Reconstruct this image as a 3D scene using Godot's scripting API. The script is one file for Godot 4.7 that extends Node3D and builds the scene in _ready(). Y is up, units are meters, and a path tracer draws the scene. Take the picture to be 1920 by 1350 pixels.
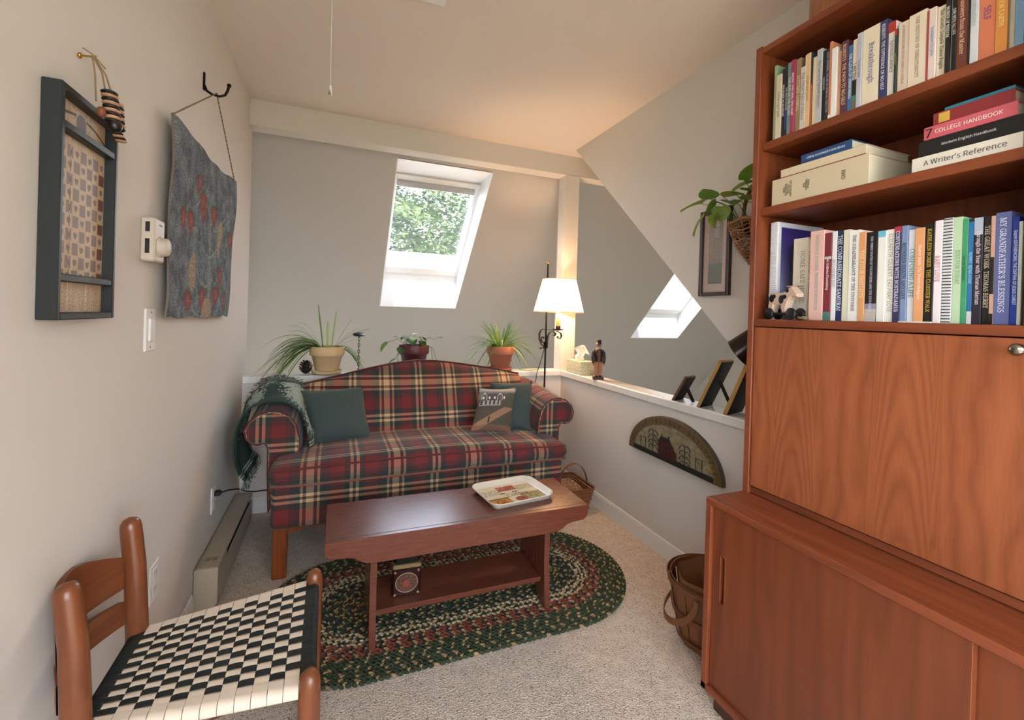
extends Node3D

const SKY := 2.2
const SUN := 3.5
const LAMP := 0.165
const EXPOSURE := 3.2
const XR := 2.0897      # plane of the right wall
const HB := 2.2887      # underside of the header
const HC := 2.4379      # ceiling
const HL := 0.813       # top of the ledges
const TH := 0.1165      # thickness of the half walls

# ---------------------------------------------------------------- mesh builder
class MB:
	var st := SurfaceTool.new()
	var T := Transform3D()
	var sg := 0
	var usecol := false
	var col := Color.WHITE
	func _init(c := false):
		usecol = c
		st.begin(Mesh.PRIMITIVE_TRIANGLES)
	func v(p, uv):
		if usecol:
			st.set_color(col)
		st.set_uv(uv)
		st.add_vertex(T * p)
	func tri(a, b, c, ua, ub, uc, s = -1):   # counter-clockwise seen from outside
		st.set_smooth_group(s)
		v(a, ua)
		v(c, uc)
		v(b, ub)
	func quad(a, b, c, d, ua, ub, uc, ud, s = -1):
		tri(a, b, c, ua, ub, uc, s)
		tri(a, c, d, ua, uc, ud, s)
	func fit(p, ax, g):
		var o = 3 - ax - g
		if g == ax:
			return Vector2(p[(ax + 1) % 3], p[(ax + 2) % 3])
		return Vector2(p[o], p[g])
	func quad_out(a, b, c, d, out, ax, g, s = -1):
		if (b - a).cross(c - a).dot(out) < 0.0:
			quad(a, d, c, b, fit(a, ax, g), fit(d, ax, g), fit(c, ax, g), fit(b, ax, g), s)
		else:
			quad(a, b, c, d, fit(a, ax, g), fit(b, ax, g), fit(c, ax, g), fit(d, ax, g), s)
	func tri_out(a, b, c, out, ua, ub, uc, s = -1):
		if (b - a).cross(c - a).dot(out) < 0.0:
			tri(a, c, b, ua, uc, ub, s)
		else:
			tri(a, b, c, ua, ub, uc, s)
	func box(c: Vector3, s: Vector3, ch := 0.002, g := 1, xf := Transform3D()):
		var keep = T
		T = T * xf
		var h = s * 0.5
		ch = minf(ch, minf(h.x, minf(h.y, h.z)) * 0.9)
		var k = h - Vector3.ONE * ch
		for ax in 3:
			var u = (ax + 1) % 3
			var w = (ax + 2) % 3
			for sd in [-1.0, 1.0]:
				var q = []
				for e in [[-1.0, -1.0], [1.0, -1.0], [1.0, 1.0], [-1.0, 1.0]]:
					var p = Vector3.ZERO
					p[ax] = h[ax] * sd
					p[u] = k[u] * e[0]
					p[w] = k[w] * e[1]
					q.append(c + p)
				var o = Vector3.ZERO
				o[ax] = sd
				quad_out(q[0], q[1], q[2], q[3], o, ax, g)
		if ch > 0.0:
			for cx in 3:
				var ax = (cx + 1) % 3
				var bx = (cx + 2) % 3
				for sa in [-1.0, 1.0]:
					for sb in [-1.0, 1.0]:
						var q = []
						for e in [[0, -1.0], [0, 1.0], [1, 1.0], [1, -1.0]]:
							var p = Vector3.ZERO
							p[ax] = sa * (h[ax] if e[0] == 0 else k[ax])
							p[bx] = sb * (k[bx] if e[0] == 0 else h[bx])
							p[cx] = k[cx] * e[1]
							q.append(c + p)
						var o = Vector3.ZERO
						o[ax] = sa
						o[bx] = sb
						quad_out(q[0], q[1], q[2], q[3], o, ax, g)
			for sx in [-1.0, 1.0]:
				for sy in [-1.0, 1.0]:
					for sz in [-1.0, 1.0]:
						var o = Vector3(sx, sy, sz)
						var a = c + Vector3(sx * h.x, sy * k.y, sz * k.z)
						var b = c + Vector3(sx * k.x, sy * h.y, sz * k.z)
						var d = c + Vector3(sx * k.x, sy * k.y, sz * h.z)
						tri_out(a, b, d, o, fit(a, 0, g), fit(b, 0, g), fit(d, 0, g))
		T = keep
	func between(a: Vector3, b: Vector3, ch := 0.002, g := 1):
		box((a + b) * 0.5, (b - a).abs(), ch, g)
	# polygon (in ex, ey) pushed along ez from 0 to d; bev cuts the front edge
	func prism(poly: Array, o: Vector3, ex: Vector3, ey: Vector3, ez: Vector3, d: float, bev := 0.0, smooth := false, uvs := 1.0, back := true):
		var pts = PackedVector2Array(poly)
		if Geometry2D.is_polygon_clockwise(pts):
			pts.reverse()
		var n = pts.size()
		var ins = PackedVector2Array()
		for i in n:
			var e0 = (pts[i] - pts[(i + n - 1) % n]).normalized()
			var e1 = (pts[(i + 1) % n] - pts[i]).normalized()
			var m = Vector2(-e0.y, e0.x) + Vector2(-e1.y, e1.x)
			if m.length() < 0.01:
				m = Vector2(-e0.y, e0.x)
			m = m.normalized()
			var cosn = maxf(0.4, m.dot(Vector2(-e0.y, e0.x)))
			ins.append(pts[i] + m * bev / cosn)
		var idx = Geometry2D.triangulate_polygon(pts)
		sg += 1
		var s = sg if smooth else -1
		for t in range(0, idx.size(), 3):
			for f in ([0, 1] if back else [1]):
				var w = []
				var uw = []
				for j in 3:
					var q = ins[idx[t + j]] if f == 1 else pts[idx[t + j]]
					w.append(o + ex * q.x + ey * q.y + ez * (d if f == 1 else 0.0))
					uw.append(q * uvs)
				tri_out(w[0], w[1], w[2], ez * (1.0 if f == 1 else -1.0), uw[0], uw[1], uw[2])
		var run = 0.0
		for i in n:
			var a = pts[i]
			var b = pts[(i + 1) % n]
			var ia = ins[i]
			var ib = ins[(i + 1) % n]
			var out = ex * (b.y - a.y) - ey * (b.x - a.x)
			var len = a.distance_to(b)
			var A = o + ex * a.x + ey * a.y
			var B = o + ex * b.x + ey * b.y
			var A1 = A + ez * (d - bev)
			var B1 = B + ez * (d - bev)
			var ua = Vector2(run, 0.0) * uvs
			var ub = Vector2(run + len, 0.0) * uvs
			var va = Vector2(run, d) * uvs
			var vb = Vector2(run + len, d) * uvs
			tri_out(A, B, B1, out, ua, ub, vb, s)
			tri_out(A, B1, A1, out, ua, vb, va, s)
			if bev > 0.0:
				var A2 = o + ex * ia.x + ey * ia.y + ez * d
				var B2 = o + ex * ib.x + ey * ib.y + ez * d
				tri_out(A1, B1, B2, out + ez * len, va, vb, vb)
				tri_out(A1, B2, A2, out + ez * len, va, vb, va)
			run += len
	func grid(P: Array, U: Array, flip := false, smooth := true):
		sg += 1
		var s = sg if smooth else -1
		for i in P.size() - 1:
			for j in P[i].size() - 1:
				if flip:
					quad(P[i][j], P[i][j + 1], P[i + 1][j + 1], P[i + 1][j], U[i][j], U[i][j + 1], U[i + 1][j + 1], U[i + 1][j], s)
				else:
					quad(P[i][j], P[i + 1][j], P[i + 1][j + 1], P[i][j + 1], U[i][j], U[i + 1][j], U[i + 1][j + 1], U[i][j + 1], s)
	func tube(path: Array, r, n := 8, caps := true, uvs := 1.0):
		var rows = []
		var uv = []
		var up = Vector3.UP
		var run = 0.0
		var m = path.size()
		var d0 = (path[1] - path[0]).normalized()
		if absf(d0.dot(up)) > 0.9:
			up = Vector3.RIGHT
		var side = d0.cross(up).normalized()
		for i in m:
			var d = (path[mini(i + 1, m - 1)] - path[maxi(i - 1, 0)]).normalized()
			side = (side - d * side.dot(d)).normalized()
			var nor = side.cross(d)
			var rr = r[i] if r is Array else r
			if i > 0:
				run += path[i].distance_to(path[i - 1])
			var row = []
			var ur = []
			for j in n + 1:
				var a = TAU * j / n
				row.append(path[i] + (side * cos(a) + nor * sin(a)) * rr)
				ur.append(Vector2(float(j) / n * TAU * (r[0] if r is Array else r), run) * uvs)
			rows.append(row)
			uv.append(ur)
		grid(rows, uv, true)
		if caps:
			for e in [0, m - 1]:
				var d = (path[1] - path[0]) if e == 0 else (path[m - 1] - path[m - 2])
				for j in n:
					tri_out(path[e], rows[e][j], rows[e][j + 1], -d if e == 0 else d, uv[e][0], uv[e][j], uv[e][j + 1])
	func rod(a: Vector3, b: Vector3, r: float, n := 8):
		tube([a, b], r, n)
	# profile of Vector2(radius, height) turned about y
	func lathe(prof: Array, n := 24, xf := Transform3D(), smooth := true, uvs := 1.0):
		var keep = T
		T = T * xf
		var run = 0.0
		var rows = []
		var uv = []
		for i in prof.size():
			if i > 0:
				run += prof[i].distance_to(prof[i - 1])
			var row = []
			var ur = []
			for j in n + 1:
				var a = TAU * j / n
				row.append(Vector3(cos(a) * prof[i].x, prof[i].y, sin(a) * prof[i].x))
				ur.append(Vector2(float(j) / n, run) * uvs)
			rows.append(row)
			uv.append(ur)
		grid(rows, uv, true, smooth)
		T = keep
	func ball(c: Vector3, r: Vector3, nu := 12, nv := 8, xf := Transform3D()):
		var rows = []
		var uv = []
		for i in nv + 1:
			var a = -PI / 2 + PI * i / nv
			var row = []
			var ur = []
			for j in nu + 1:
				var t = TAU * j / nu
				row.append(xf * (c + Vector3(cos(t) * cos(a) * r.x, sin(a) * r.y, sin(t) * cos(a) * r.z)))
				ur.append(Vector2(float(j) / nu, float(i) / nv))
			rows.append(row)
			uv.append(ur)
		grid(rows, uv, true)
	# lettering: x along the line, y up, drawn towards +z of xf, fitted into w by h
	func text(s: String, font: Font, w: float, h: float, xf: Transform3D, stretch := false):
		var t := TextMesh.new()
		t.text = s
		t.font = font
		t.font_size = 32
		t.pixel_size = 0.01
		t.depth = 0.02
		t.curve_step = 2.0
		var bb = t.get_aabb()
		if bb.size.x <= 0.0:
			return
		var k = minf(w / bb.size.x, h / bb.size.y)
		var kx = w / bb.size.x if stretch else k
		var ky = h / bb.size.y if stretch else k
		var m = xf * Transform3D(Basis.from_scale(Vector3(kx, ky, minf(k, 0.03))), Vector3.ZERO) * Transform3D(Basis(), -bb.get_center())
		var arr = t.get_mesh_arrays()
		var vs = arr[Mesh.ARRAY_VERTEX]
		var ix = arr[Mesh.ARRAY_INDEX]
		st.set_smooth_group(-1)
		for q in ix:
			v(m * vs[q], Vector2.ZERO)
	func done() -> ArrayMesh:
		st.generate_normals()
		st.index()
		return st.commit()

# ---------------------------------------------------------------- nodes
var taken := {}
func numbered(n: String) -> String:
	taken[n] = taken.get(n, 0) + 1
	return n if taken[n] == 1 else "%s_%03d" % [n, taken[n] - 1]

func thing(called: String, label: String, category: String, at := Vector3.ZERO, group := "") -> Node3D:
	var o := Node3D.new()
	o.name = numbered(called)
	add_child(o)
	o.position = at
	o.set_meta("label", label)
	o.set_meta("category", category)
	if group:
		o.set_meta("group", group)
	return o

func structure(called: String, at := Vector3.ZERO) -> Node3D:
	var o := Node3D.new()
	o.name = numbered(called)
	add_child(o)
	o.position = at
	o.set_meta("kind", "structure")
	return o

func mb(parent = null, colors := false) -> MB:
	var b := MB.new(colors)
	if parent:
		b.T = parent.global_transform.affine_inverse()
	return b

func put(parent: Node, called: String, b, mat: Material, label := "") -> MeshInstance3D:
	var o := MeshInstance3D.new()
	o.name = called
	o.mesh = b.done() if b is MB else b
	o.material_override = mat
	parent.add_child(o, true)
	if label:
		o.set_meta("label", label)
	return o

func shell(called: String, b: MB, mat: Material) -> MeshInstance3D:
	var o := MeshInstance3D.new()
	o.name = numbered(called)
	o.mesh = b.done()
	o.material_override = mat
	add_child(o)
	o.set_meta("kind", "structure")
	return o

# ---------------------------------------------------------------- materials
func paint(c, rough := 0.6, metal := 0.0) -> StandardMaterial3D:
	var m := StandardMaterial3D.new()
	m.albedo_color = Color(c) if c is String else c
	m.roughness = rough
	m.metallic = metal
	return m

func picture(w: int, h: int, f: Callable) -> ImageTexture:
	var d := PackedByteArray()
	d.resize(w * h * 3)
	var k := 0
	for y in h:
		for x in w:
			var c: Color = f.call(x, y)
			d[k] = int(clampf(c.r, 0, 1) * 255.0)
			d[k + 1] = int(clampf(c.g, 0, 1) * 255.0)
			d[k + 2] = int(clampf(c.b, 0, 1) * 255.0)
			k += 3
	return ImageTexture.create_from_image(Image.create_from_data(w, h, false, Image.FORMAT_RGB8, d))

func textured(t: Texture2D, rough := 0.7, sx := 1.0, sy := 1.0) -> StandardMaterial3D:
	var m := StandardMaterial3D.new()
	m.albedo_texture = t
	m.roughness = rough
	m.uv1_scale = Vector3(sx, sy, 1)
	return m

func noise(seed_: int, freq: float, oct := 4) -> FastNoiseLite:
	var n := FastNoiseLite.new()
	n.seed = seed_
	n.frequency = freq
	n.fractal_octaves = oct
	return n

func relief(m: StandardMaterial3D, seed_: int, freq: float, cm: float, size := 256):
	var im = noise(seed_, freq, 3).get_seamless_image(size, size)
	m.heightmap_enabled = true
	m.heightmap_scale = cm
	m.heightmap_texture = ImageTexture.create_from_image(im)

# wood: grain runs along v; arch > 0 draws cathedral figures
func wood(seed_: int, light: Color, dark: Color, w: int, h: int, lines: float, arch: float) -> ImageTexture:
	var n1 = noise(seed_, 1.0, 2)
	var n2 = noise(seed_ + 7, 1.0, 3)
	return picture(w, h, func(x, y):
		var u = float(x) / w
		var v = float(y) / h
		var warp = n1.get_noise_2d(u * 5.0, v * 1.2) * 0.35 + n1.get_noise_2d(u * 14.0 + 40.0, v * 2.5) * 0.08
		var q = u * lines + warp * 2.5
		if arch > 0.0:
			for cx in [0.115, 0.34, 0.63, 0.86]:
				var dx = (u - cx) / 0.062
				if absf(dx) < 1.0:
					q = lerpf(q, (v * 4.0 + dx * dx * 4.5 * arch + warp * 1.5), smoothstep(1.0, 0.72, absf(dx)))
		var ring = absf(fposmod(q, 1.0) - 0.5) * 2.0
		var fine = n2.get_noise_2d(u * 260.0, v * 5.0) * 0.5 + 0.5
		var wide = n2.get_noise_2d(u * 9.0 + 90.0, v * 0.9) * 0.5 + 0.5
		var t = clampf(0.42 * pow(ring, 1.6) + 0.33 * fine + 0.38 * wide - 0.08, 0.0, 1.0)
		return light.lerp(dark, t))

var font_sans: Font
var font_serif: Font
var M := {}

func sett(mm: float) -> Color:
	var t = absf(fposmod(mm + 187.5, 375.0) - 187.5)   # 0 is the middle of the triple band, 187.5 of the double band
	var tan_ = Color(0.74, 0.61, 0.45)
	var red = Color(0.40, 0.09, 0.10)
	var green = Color(0.105, 0.165, 0.155)
	var navy = Color(0.095, 0.105, 0.14)
	if t < 16: return tan_
	if t < 30: return Color(0.24, 0.09, 0.10)
	if t < 41: return tan_ * 0.95
	if t < 66: return green
	if t < 70: return red
	if t < 75: return navy
	if t < 79: return red
	if t < 84: return green
	if t < 142: return red
	if t < 167: return green
	if t < 181: return tan_
	return navy

func make_materials():
	font_sans = SystemFont.new()
	font_sans.font_names = PackedStringArray(["Droid Sans"])
	font_serif = SystemFont.new()
	font_serif.font_names = PackedStringArray(["Droid Serif"])
	M.wall = paint(Color(0.815, 0.79, 0.755), 0.85)
	relief(M.wall, 3, 0.09, 0.02)
	M.wall.uv1_triplanar = true
	M.wall.uv1_scale = Vector3.ONE * 2.0
	M.ceiling = paint(Color(0.85, 0.81, 0.77), 0.9)
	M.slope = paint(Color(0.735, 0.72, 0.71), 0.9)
	M.trim = paint(Color(0.86, 0.855, 0.84), 0.35)
	M.lining = paint(Color(0.93, 0.93, 0.93), 0.5)
	M.white_plastic = paint(Color(0.88, 0.87, 0.85), 0.35)
	M.black = paint(Color(0.03, 0.03, 0.032), 0.5)
	M.black_iron = paint(Color(0.045, 0.04, 0.04), 0.45, 0.6)
	M.brass = paint(Color(0.75, 0.58, 0.28), 0.3, 1.0)
	M.chrome = paint(Color(0.6, 0.58, 0.55), 0.2, 1.0)
	# berber carpet
	var cn = noise(11, 0.5, 1)
	var rng := RandomNumberGenerator.new()
	rng.seed = 5
	var fleck := {}
	for i in 5200:
		var fx = rng.randi() % 512
		var fy = rng.randi() % 512
		var fl = rng.randf()
		for k in 2 + rng.randi() % 5:
			fleck[((fy + k % 2) % 512) * 512 + (fx + k / 2) % 512] = fl
	M.carpet = textured(picture(512, 512, func(x, y):
		var b = 0.79 + 0.085 * cn.get_noise_2d(x, y) + 0.03 * cn.get_noise_2d(x * 0.05, y * 0.05)
		var c = Color(b, b * 0.935, b * 0.86)
		var k = y * 512 + x
		if fleck.has(k):
			var f = fleck[k]
			c = c.lerp(Color(0.27, 0.23, 0.19) if f < 0.5 else Color(0.46, 0.39, 0.32), 0.75)
		return c), 0.95, 1.6, 1.6)
	M.carpet.uv1_triplanar = true
	M.carpet.uv1_scale = Vector3.ONE * 1.6
	relief(M.carpet, 21, 0.16, 0.35, 512)
	# woods
	M.teak_flap = textured(wood(31, Color(0.655, 0.375, 0.225), Color(0.475, 0.245, 0.13), 640, 320, 26.0, 1.0), 0.42)
	M.teak = textured(wood(32, Color(0.56, 0.29, 0.165), Color(0.40, 0.19, 0.10), 384, 384, 14.0, 0.0), 0.42, 1.6, 1.1)
	M.teak_door = textured(wood(33, Color(0.50, 0.255, 0.13), Color(0.37, 0.175, 0.085), 384, 384, 9.0, 0.0), 0.45, 1.4, 0.9)
	M.teak_back = textured(wood(34, Color(0.52, 0.26, 0.12), Color(0.36, 0.16, 0.065), 256, 256, 9.0, 0.0), 0.6, 1.8, 1.1)
	M.chair_wood = textured(wood(35, Color(0.50, 0.285, 0.165), Color(0.37, 0.195, 0.105), 192, 256, 5.0, 0.0), 0.3, 4.0, 2.0)
	M.sofa_wood = textured(wood(36, Color(0.55, 0.27, 0.10), Color(0.38, 0.17, 0.055), 128, 192, 4.0, 0.0), 0.35, 5.0, 2.5)
	var bn = noise(41, 1.0, 3)
	for along_v in [true, false]:
		var bm = textured(picture(256, 256, func(x, y):
			var u = (y if along_v else x) / 256.0
			var v = (x if along_v else y) / 256.0
			var g = bn.get_noise_2d(u * 6.0, v * 90.0) * 0.5 + 0.5
			var wear = bn.get_noise_2d(u * 50.0 + 30.0, v * 110.0)
			var c = Color(0.43, 0.235, 0.175).lerp(Color(0.33, 0.17, 0.125), g * 0.9)
			if wear > 0.6:
				c = c.lerp(Color(0.56, 0.42, 0.35), clampf((wear - 0.6) * 5.0, 0.0, 0.5))
			return c), 0.24, 1.4, 1.4)
		var wr = noise(42, 0.12, 2).get_image(256, 4) if along_v else noise(42, 0.12, 2).get_image(4, 256)
		wr.resize(256, 256)
		bm.heightmap_enabled = true
		bm.heightmap_scale = 0.004
		bm.heightmap_texture = ImageTexture.create_from_image(wr)
		M["bench" if along_v else "bench_apron"] = bm
	# tartan
	var stripes = []
	for i in 512:
		stripes.append(sett(i / 512.0 * 375.0))
	M.plaid = textured(picture(512, 512, func(x, y):
		var a: Color = stripes[x]
		var b: Color = stripes[y]
		var k = 0.52 + (0.16 if (x + y) % 4 < 2 else -0.16)
		return b.lerp(a, 1.0 - k)), 0.85, 1.0 / 0.375, 1.0 / 0.375)
	M.plaid.rim_enabled = true
	M.plaid.rim = 0.25
	M.plaid.rim_tint = 0.6
	M.piping = paint(Color(0.30, 0.12, 0.11), 0.8)
	M.piping_light = paint(Color(0.42, 0.28, 0.23), 0.8)
	M.green_cloth = paint(Color(0.215, 0.265, 0.255), 0.9)
	M.green_cloth.rim_enabled = true
	M.green_cloth.rim = 0.4
	relief(M.green_cloth, 51, 0.03, 0.25)
	M.green_cloth.uv1_triplanar = true
	M.green_cloth.uv1_scale = Vector3.ONE * 3.0
	M.leaf = paint(Color(0.29, 0.41, 0.18), 0.6)
	M.leaf.backlight_enabled = true
	M.leaf.backlight = Color(0.35, 0.5, 0.15)
	M.leaf_pale = paint(Color(0.55, 0.62, 0.40), 0.6)
	M.leaf_pale.backlight_enabled = true
	M.leaf_pale.backlight = Color(0.5, 0.6, 0.3)
	M.leaf_dark = paint(Color(0.19, 0.29, 0.13), 0.55)
	M.leaf_dark.backlight_enabled = true
	M.leaf_dark.backlight = Color(0.25, 0.4, 0.1)
	M.leaf_bright = paint(Color(0.44, 0.53, 0.24), 0.5)
	M.leaf_bright.backlight_enabled = true
	M.leaf_bright.backlight = Color(0.5, 0.6, 0.2)
	M.soil = paint(Color(0.12, 0.085, 0.06), 0.95)
	M.terracotta = paint(Color(0.62, 0.38, 0.28), 0.8)
	M.cream_pot = paint(Color(0.78, 0.67, 0.51), 0.6)
	M.plum_pot = paint(Color(0.33, 0.14, 0.16), 0.5)
	M.twine = paint(Color(0.52, 0.43, 0.31), 0.9)
	M.paper = paint(Color(0.87, 0.83, 0.73), 0.9)
	M.gold = paint(Color(0.72, 0.55, 0.27), 0.35, 0.7)
	M.glass = paint(Color(0.85, 0.93, 0.95, 0.06), 0.02)
	M.glass.transparency = BaseMaterial3D.TRANSPARENCY_ALPHA
	M.wicker = paint(Color(0.47, 0.29, 0.16), 0.6)
	M.wicker_light = paint(Color(0.58, 0.40, 0.24), 0.55)

func _ready():
	# ------------------------------------------------ camera, sky, sun, exposure
	var cam := Camera3D.new()
	cam.name = "camera"
	add_child(cam)
	cam.transform = Transform3D(Basis(Vector3(0.9297359, 0.03006168, 0.3669979), Vector3(-0.02679328, 0.99954298, -0.01399807), Vector3(-0.36725098, 0.00318143, 0.93011644)), Vector3(0.500594, 1.225872, 2.995065))
	cam.projection = Camera3D.PROJECTION_FRUSTUM
	cam.near = 0.05
	cam.far = 200.0
	cam.size = 0.0807920
	cam.frustum_offset = Vector2(0.0, -0.0049804)
	cam.current = true
	var env := Environment.new()
	env.background_mode = Environment.BG_SKY
	var sm := ProceduralSkyMaterial.new()
	sm.sky_top_color = Color(0.78, 0.83, 0.90)
	sm.sky_horizon_color = Color(0.92, 0.94, 0.96)
	sm.ground_horizon_color = Color(0.64, 0.63, 0.60)
	sm.ground_bottom_color = Color(0.42, 0.41, 0.38)
	sm.sky_energy_multiplier = SKY
	sm.ground_energy_multiplier = SKY
	var sky := Sky.new()
	sky.sky_material = sm
	env.sky = sky
	env.tonemap_mode = Environment.TONE_MAPPER_LINEAR
	env.tonemap_exposure = EXPOSURE
	env.sdfgi_enabled = true
	env.ssao_enabled = true
	env.ssil_enabled = true
	var we := WorldEnvironment.new()
	we.name = "environment"
	we.environment = env
	add_child(we)
	var sun := DirectionalLight3D.new()
	sun.name = "sun"
	sun.light_color = Color(1.0, 0.95, 0.87)
	sun.light_energy = SUN
	sun.light_angular_distance = 0.6
	sun.shadow_enabled = true
	sun.sky_mode = DirectionalLight3D.SKY_MODE_LIGHT_ONLY
	add_child(sun)
	sun.look_at_from_position(Vector3(-0.25, 2.9, 1.85), Vector3.ZERO)
	make_materials()
	print("materials ", Time.get_ticks_msec())
	build_shell()
	build_skylights()
	build_outdoors()
	print("shell ", Time.get_ticks_msec())
	build_sofa()
	build_cabinet()
	build_bench()
	build_chair()
	build_rug()
	print("large ", Time.get_ticks_msec())
	build_books()
	print("books ", Time.get_ticks_msec())
	build_left_wall()
	build_right_wall()
	build_back_ledge()
	build_lamp()
	build_soft()
	build_small()
	print("done ", Time.get_ticks_msec())

# ---------------------------------------------------------------- the room
func build_shell():
	var b = mb()
	b.between(Vector3(0, -0.25, -0.012), Vector3(XR + 0.012, 0, 4.6), 0.0)
	shell("floor", b, M.carpet)
	b = mb()
	b.between(Vector3(-TH, -0.25, -TH), Vector3(0, HC + 0.1, 3.25), 0.001)
	b.between(Vector3(-TH, -0.25, 4.35), Vector3(0, HC + 0.1, 4.72), 0.0)
	b.between(Vector3(-TH, -0.25, 3.25), Vector3(0, 0.85, 4.35), 0.0)
	b.between(Vector3(-TH, 2.1, 3.25), Vector3(0, HC + 0.1, 4.35), 0.0)
	shell("wall_left", b, M.wall)
	var wl = structure("window_5", Vector3(-0.06, 0.85, 3.8))  # unseen window, added to light the bookcase front and right wall
	b = mb(wl)
	for z in [3.25, 3.78, 4.30]:
		b.between(Vector3(-0.08, 0.85, z), Vector3(-0.03, 2.1, z + 0.05), 0.003)
	for y in [0.85, 1.45, 2.05]:
		b.between(Vector3(-0.078, y, 3.25), Vector3(-0.032, y + 0.05, 4.35), 0.003)
	put(wl, "window_frame", b, M.trim)
	b = mb(wl)
	b.between(Vector3(-0.057, 0.87, 3.27), Vector3(-0.053, 2.08, 4.33), 0.0)
	put(wl, "pane", b, M.glass)
	b = mb()
	b.between(Vector3(-TH, HC, -0.02), Vector3(XR + TH, HC + 0.1, 4.72), 0.0)
	b.between(Vector3(XR + TH, HC, -0.1), Vector3(5.9, HC + 0.1, 2.1), 0.0)
	shell("ceiling", b, M.ceiling)
	# back: half wall, header, corner post
	var w = structure("wall_back")
	b = mb()
	b.between(Vector3(0, -2.7, -TH), Vector3(XR + TH, HL - 0.04, -0.012), 0.0)
	put(w, "half_wall", b, M.wall)
	b = mb()
	b.between(Vector3(0, HB, -TH), Vector3(5.9, HC + 0.12, 0), 0.002)
	put(w, "header", b, M.wall)
	b = mb()
	b.between(Vector3(XR, HL - 0.01, -TH), Vector3(XR + TH, HB + 0.01, 0), 0.002)
	put(w, "post", b, M.wall)
	# right: half wall and the panel with the slanting edge
	w = structure("wall_right")
	b = mb()
	b.between(Vector3(XR + 0.012, -2.7, -0.012), Vector3(XR + TH, HL - 0.04, 4.72), 0.0)
	put(w, "half_wall", b, M.wall)
	b = mb()
	b.prism([Vector2(0.097, HC + 0.02), Vector2(1.877, HL - 0.005), Vector2(1.91, 0.76), Vector2(4.72, 0.76), Vector2(4.72, HC + 0.02)], Vector3(XR + 0.012, 0, 0), Vector3(0, 0, 1), Vector3.UP, Vector3.RIGHT, TH - 0.012)
	put(w, "slanted_panel", b, M.wall)
	# ledges
	b = mb()
	b.between(Vector3(0.0, HL - 0.042, -TH - 0.012), Vector3(XR + 0.02, HL, 0), 0.004)
	shell("trim_1", b, M.trim)
	b = mb()
	b.between(Vector3(XR, HL - 0.042, -TH - 0.012), Vector3(XR + TH + 0.012, HL, 1.9), 0.004)
	shell("trim_2", b, M.trim)
	# baseboards with a rounded cap bead
	b = mb()
	b.between(Vector3(XR, 0, 0.0), Vector3(XR + 0.014, 0.078, 4.6), 0.001)
	b.between(Vector3(XR + 0.003, 0.076, 0.0), Vector3(XR + 0.014, 0.094, 4.6), 0.004)
	shell("baseboard_right", b, M.trim)
	b = mb()
	b.between(Vector3(0, 0, -0.012), Vector3(XR, 0.078, 0.0), 0.001)
	b.between(Vector3(0, 0.076, -0.012), Vector3(XR, 0.094, -0.002), 0.004)
	shell("baseboard_back", b, M.trim)
	b = mb()
	b.between(Vector3(0, 0, 0.93), Vector3(0.014, 0.078, 4.6), 0.001)
	b.between(Vector3(0, 0.076, 0.93), Vector3(0.011, 0.094, 4.6), 0.004)
	shell("baseboard_left", b, M.trim)
	# the wall behind the photographer, with a large window added for fill daylight
	var wx0 = 0.15
	var wx1 = 1.95
	var wy0 = 0.3
	var wy1 = 2.3
	b = mb()
	b.between(Vector3(-TH, -0.25, 4.6), Vector3(wx0, HC + 0.1, 4.72), 0.0)
	b.between(Vector3(wx1, -0.25, 4.6), Vector3(XR + TH, HC + 0.1, 4.72), 0.0)
	b.between(Vector3(wx0, -0.25, 4.6), Vector3(wx1, wy0, 4.72), 0.0)
	b.between(Vector3(wx0, wy1, 4.6), Vector3(wx1, HC + 0.1, 4.72), 0.0)
	shell("wall_front", b, M.wall)
	w = structure("window_3", Vector3((wx0 + wx1) / 2, wy0, 4.66))
	b = mb(w)
	for e in [[Vector3(wx0, wy0, 4.64), Vector3(wx0 + 0.05, wy1, 4.7)], [Vector3(wx1 - 0.05, wy0, 4.64), Vector3(wx1, wy1, 4.7)], [Vector3(wx0, wy0, 4.64), Vector3(wx1, wy0 + 0.05, 4.7)], [Vector3(wx0, wy1 - 0.05, 4.64), Vector3(wx1, wy1, 4.7)], [Vector3((wx0 + wx1) / 2 - 0.02, wy0, 4.65), Vector3((wx0 + wx1) / 2 + 0.02, wy1, 4.69)]]:
		b.between(e[0], e[1], 0.003)
	put(w, "window_frame", b, M.trim)
	b = mb(w)
	b.between(Vector3(wx0 + 0.04, wy0 + 0.04, 4.668), Vector3(wx1 - 0.04, wy1 - 0.04, 4.672), 0.0)
	put(w, "pane", b, M.glass)
	# the open stairwell beyond the half walls
	b = mb()
	b.between(Vector3(-1.5, -2.8, -3.8), Vector3(5.9, -2.7, 2.1), 0.0)
	shell("floor_lower", b, M.carpet)
	b = mb()
	b.between(Vector3(-1.5, -2.7, -3.8), Vector3(-1.4, -2.3, -TH), 0.0)
	b.between(Vector3(-1.5, -0.3, -3.8), Vector3(-1.4, 2.6, -TH), 0.0)
	b.between(Vector3(-1.5, -2.31, -3.8), Vector3(-1.4, -0.29, -3.0), 0.0)
	b.between(Vector3(-1.5, -2.31, -0.5), Vector3(-1.4, -0.29, -TH), 0.0)
	b.between(Vector3(-1.5, -2.7, -TH - 0.001), Vector3(-TH, 2.6, -0.02), 0.0)
	shell("wall_stair_left", b, M.slope)
	w = structure("window_6", Vector3(-1.45, -2.3, -1.75))  # added below the ledge, out of view, to brighten the roof slope
	b = mb(w)
	for z in [-3.0, -1.78, -0.55]:
		b.between(Vector3(-1.48, -2.3, z), Vector3(-1.42, -0.3, z + 0.05), 0.003)
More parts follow.
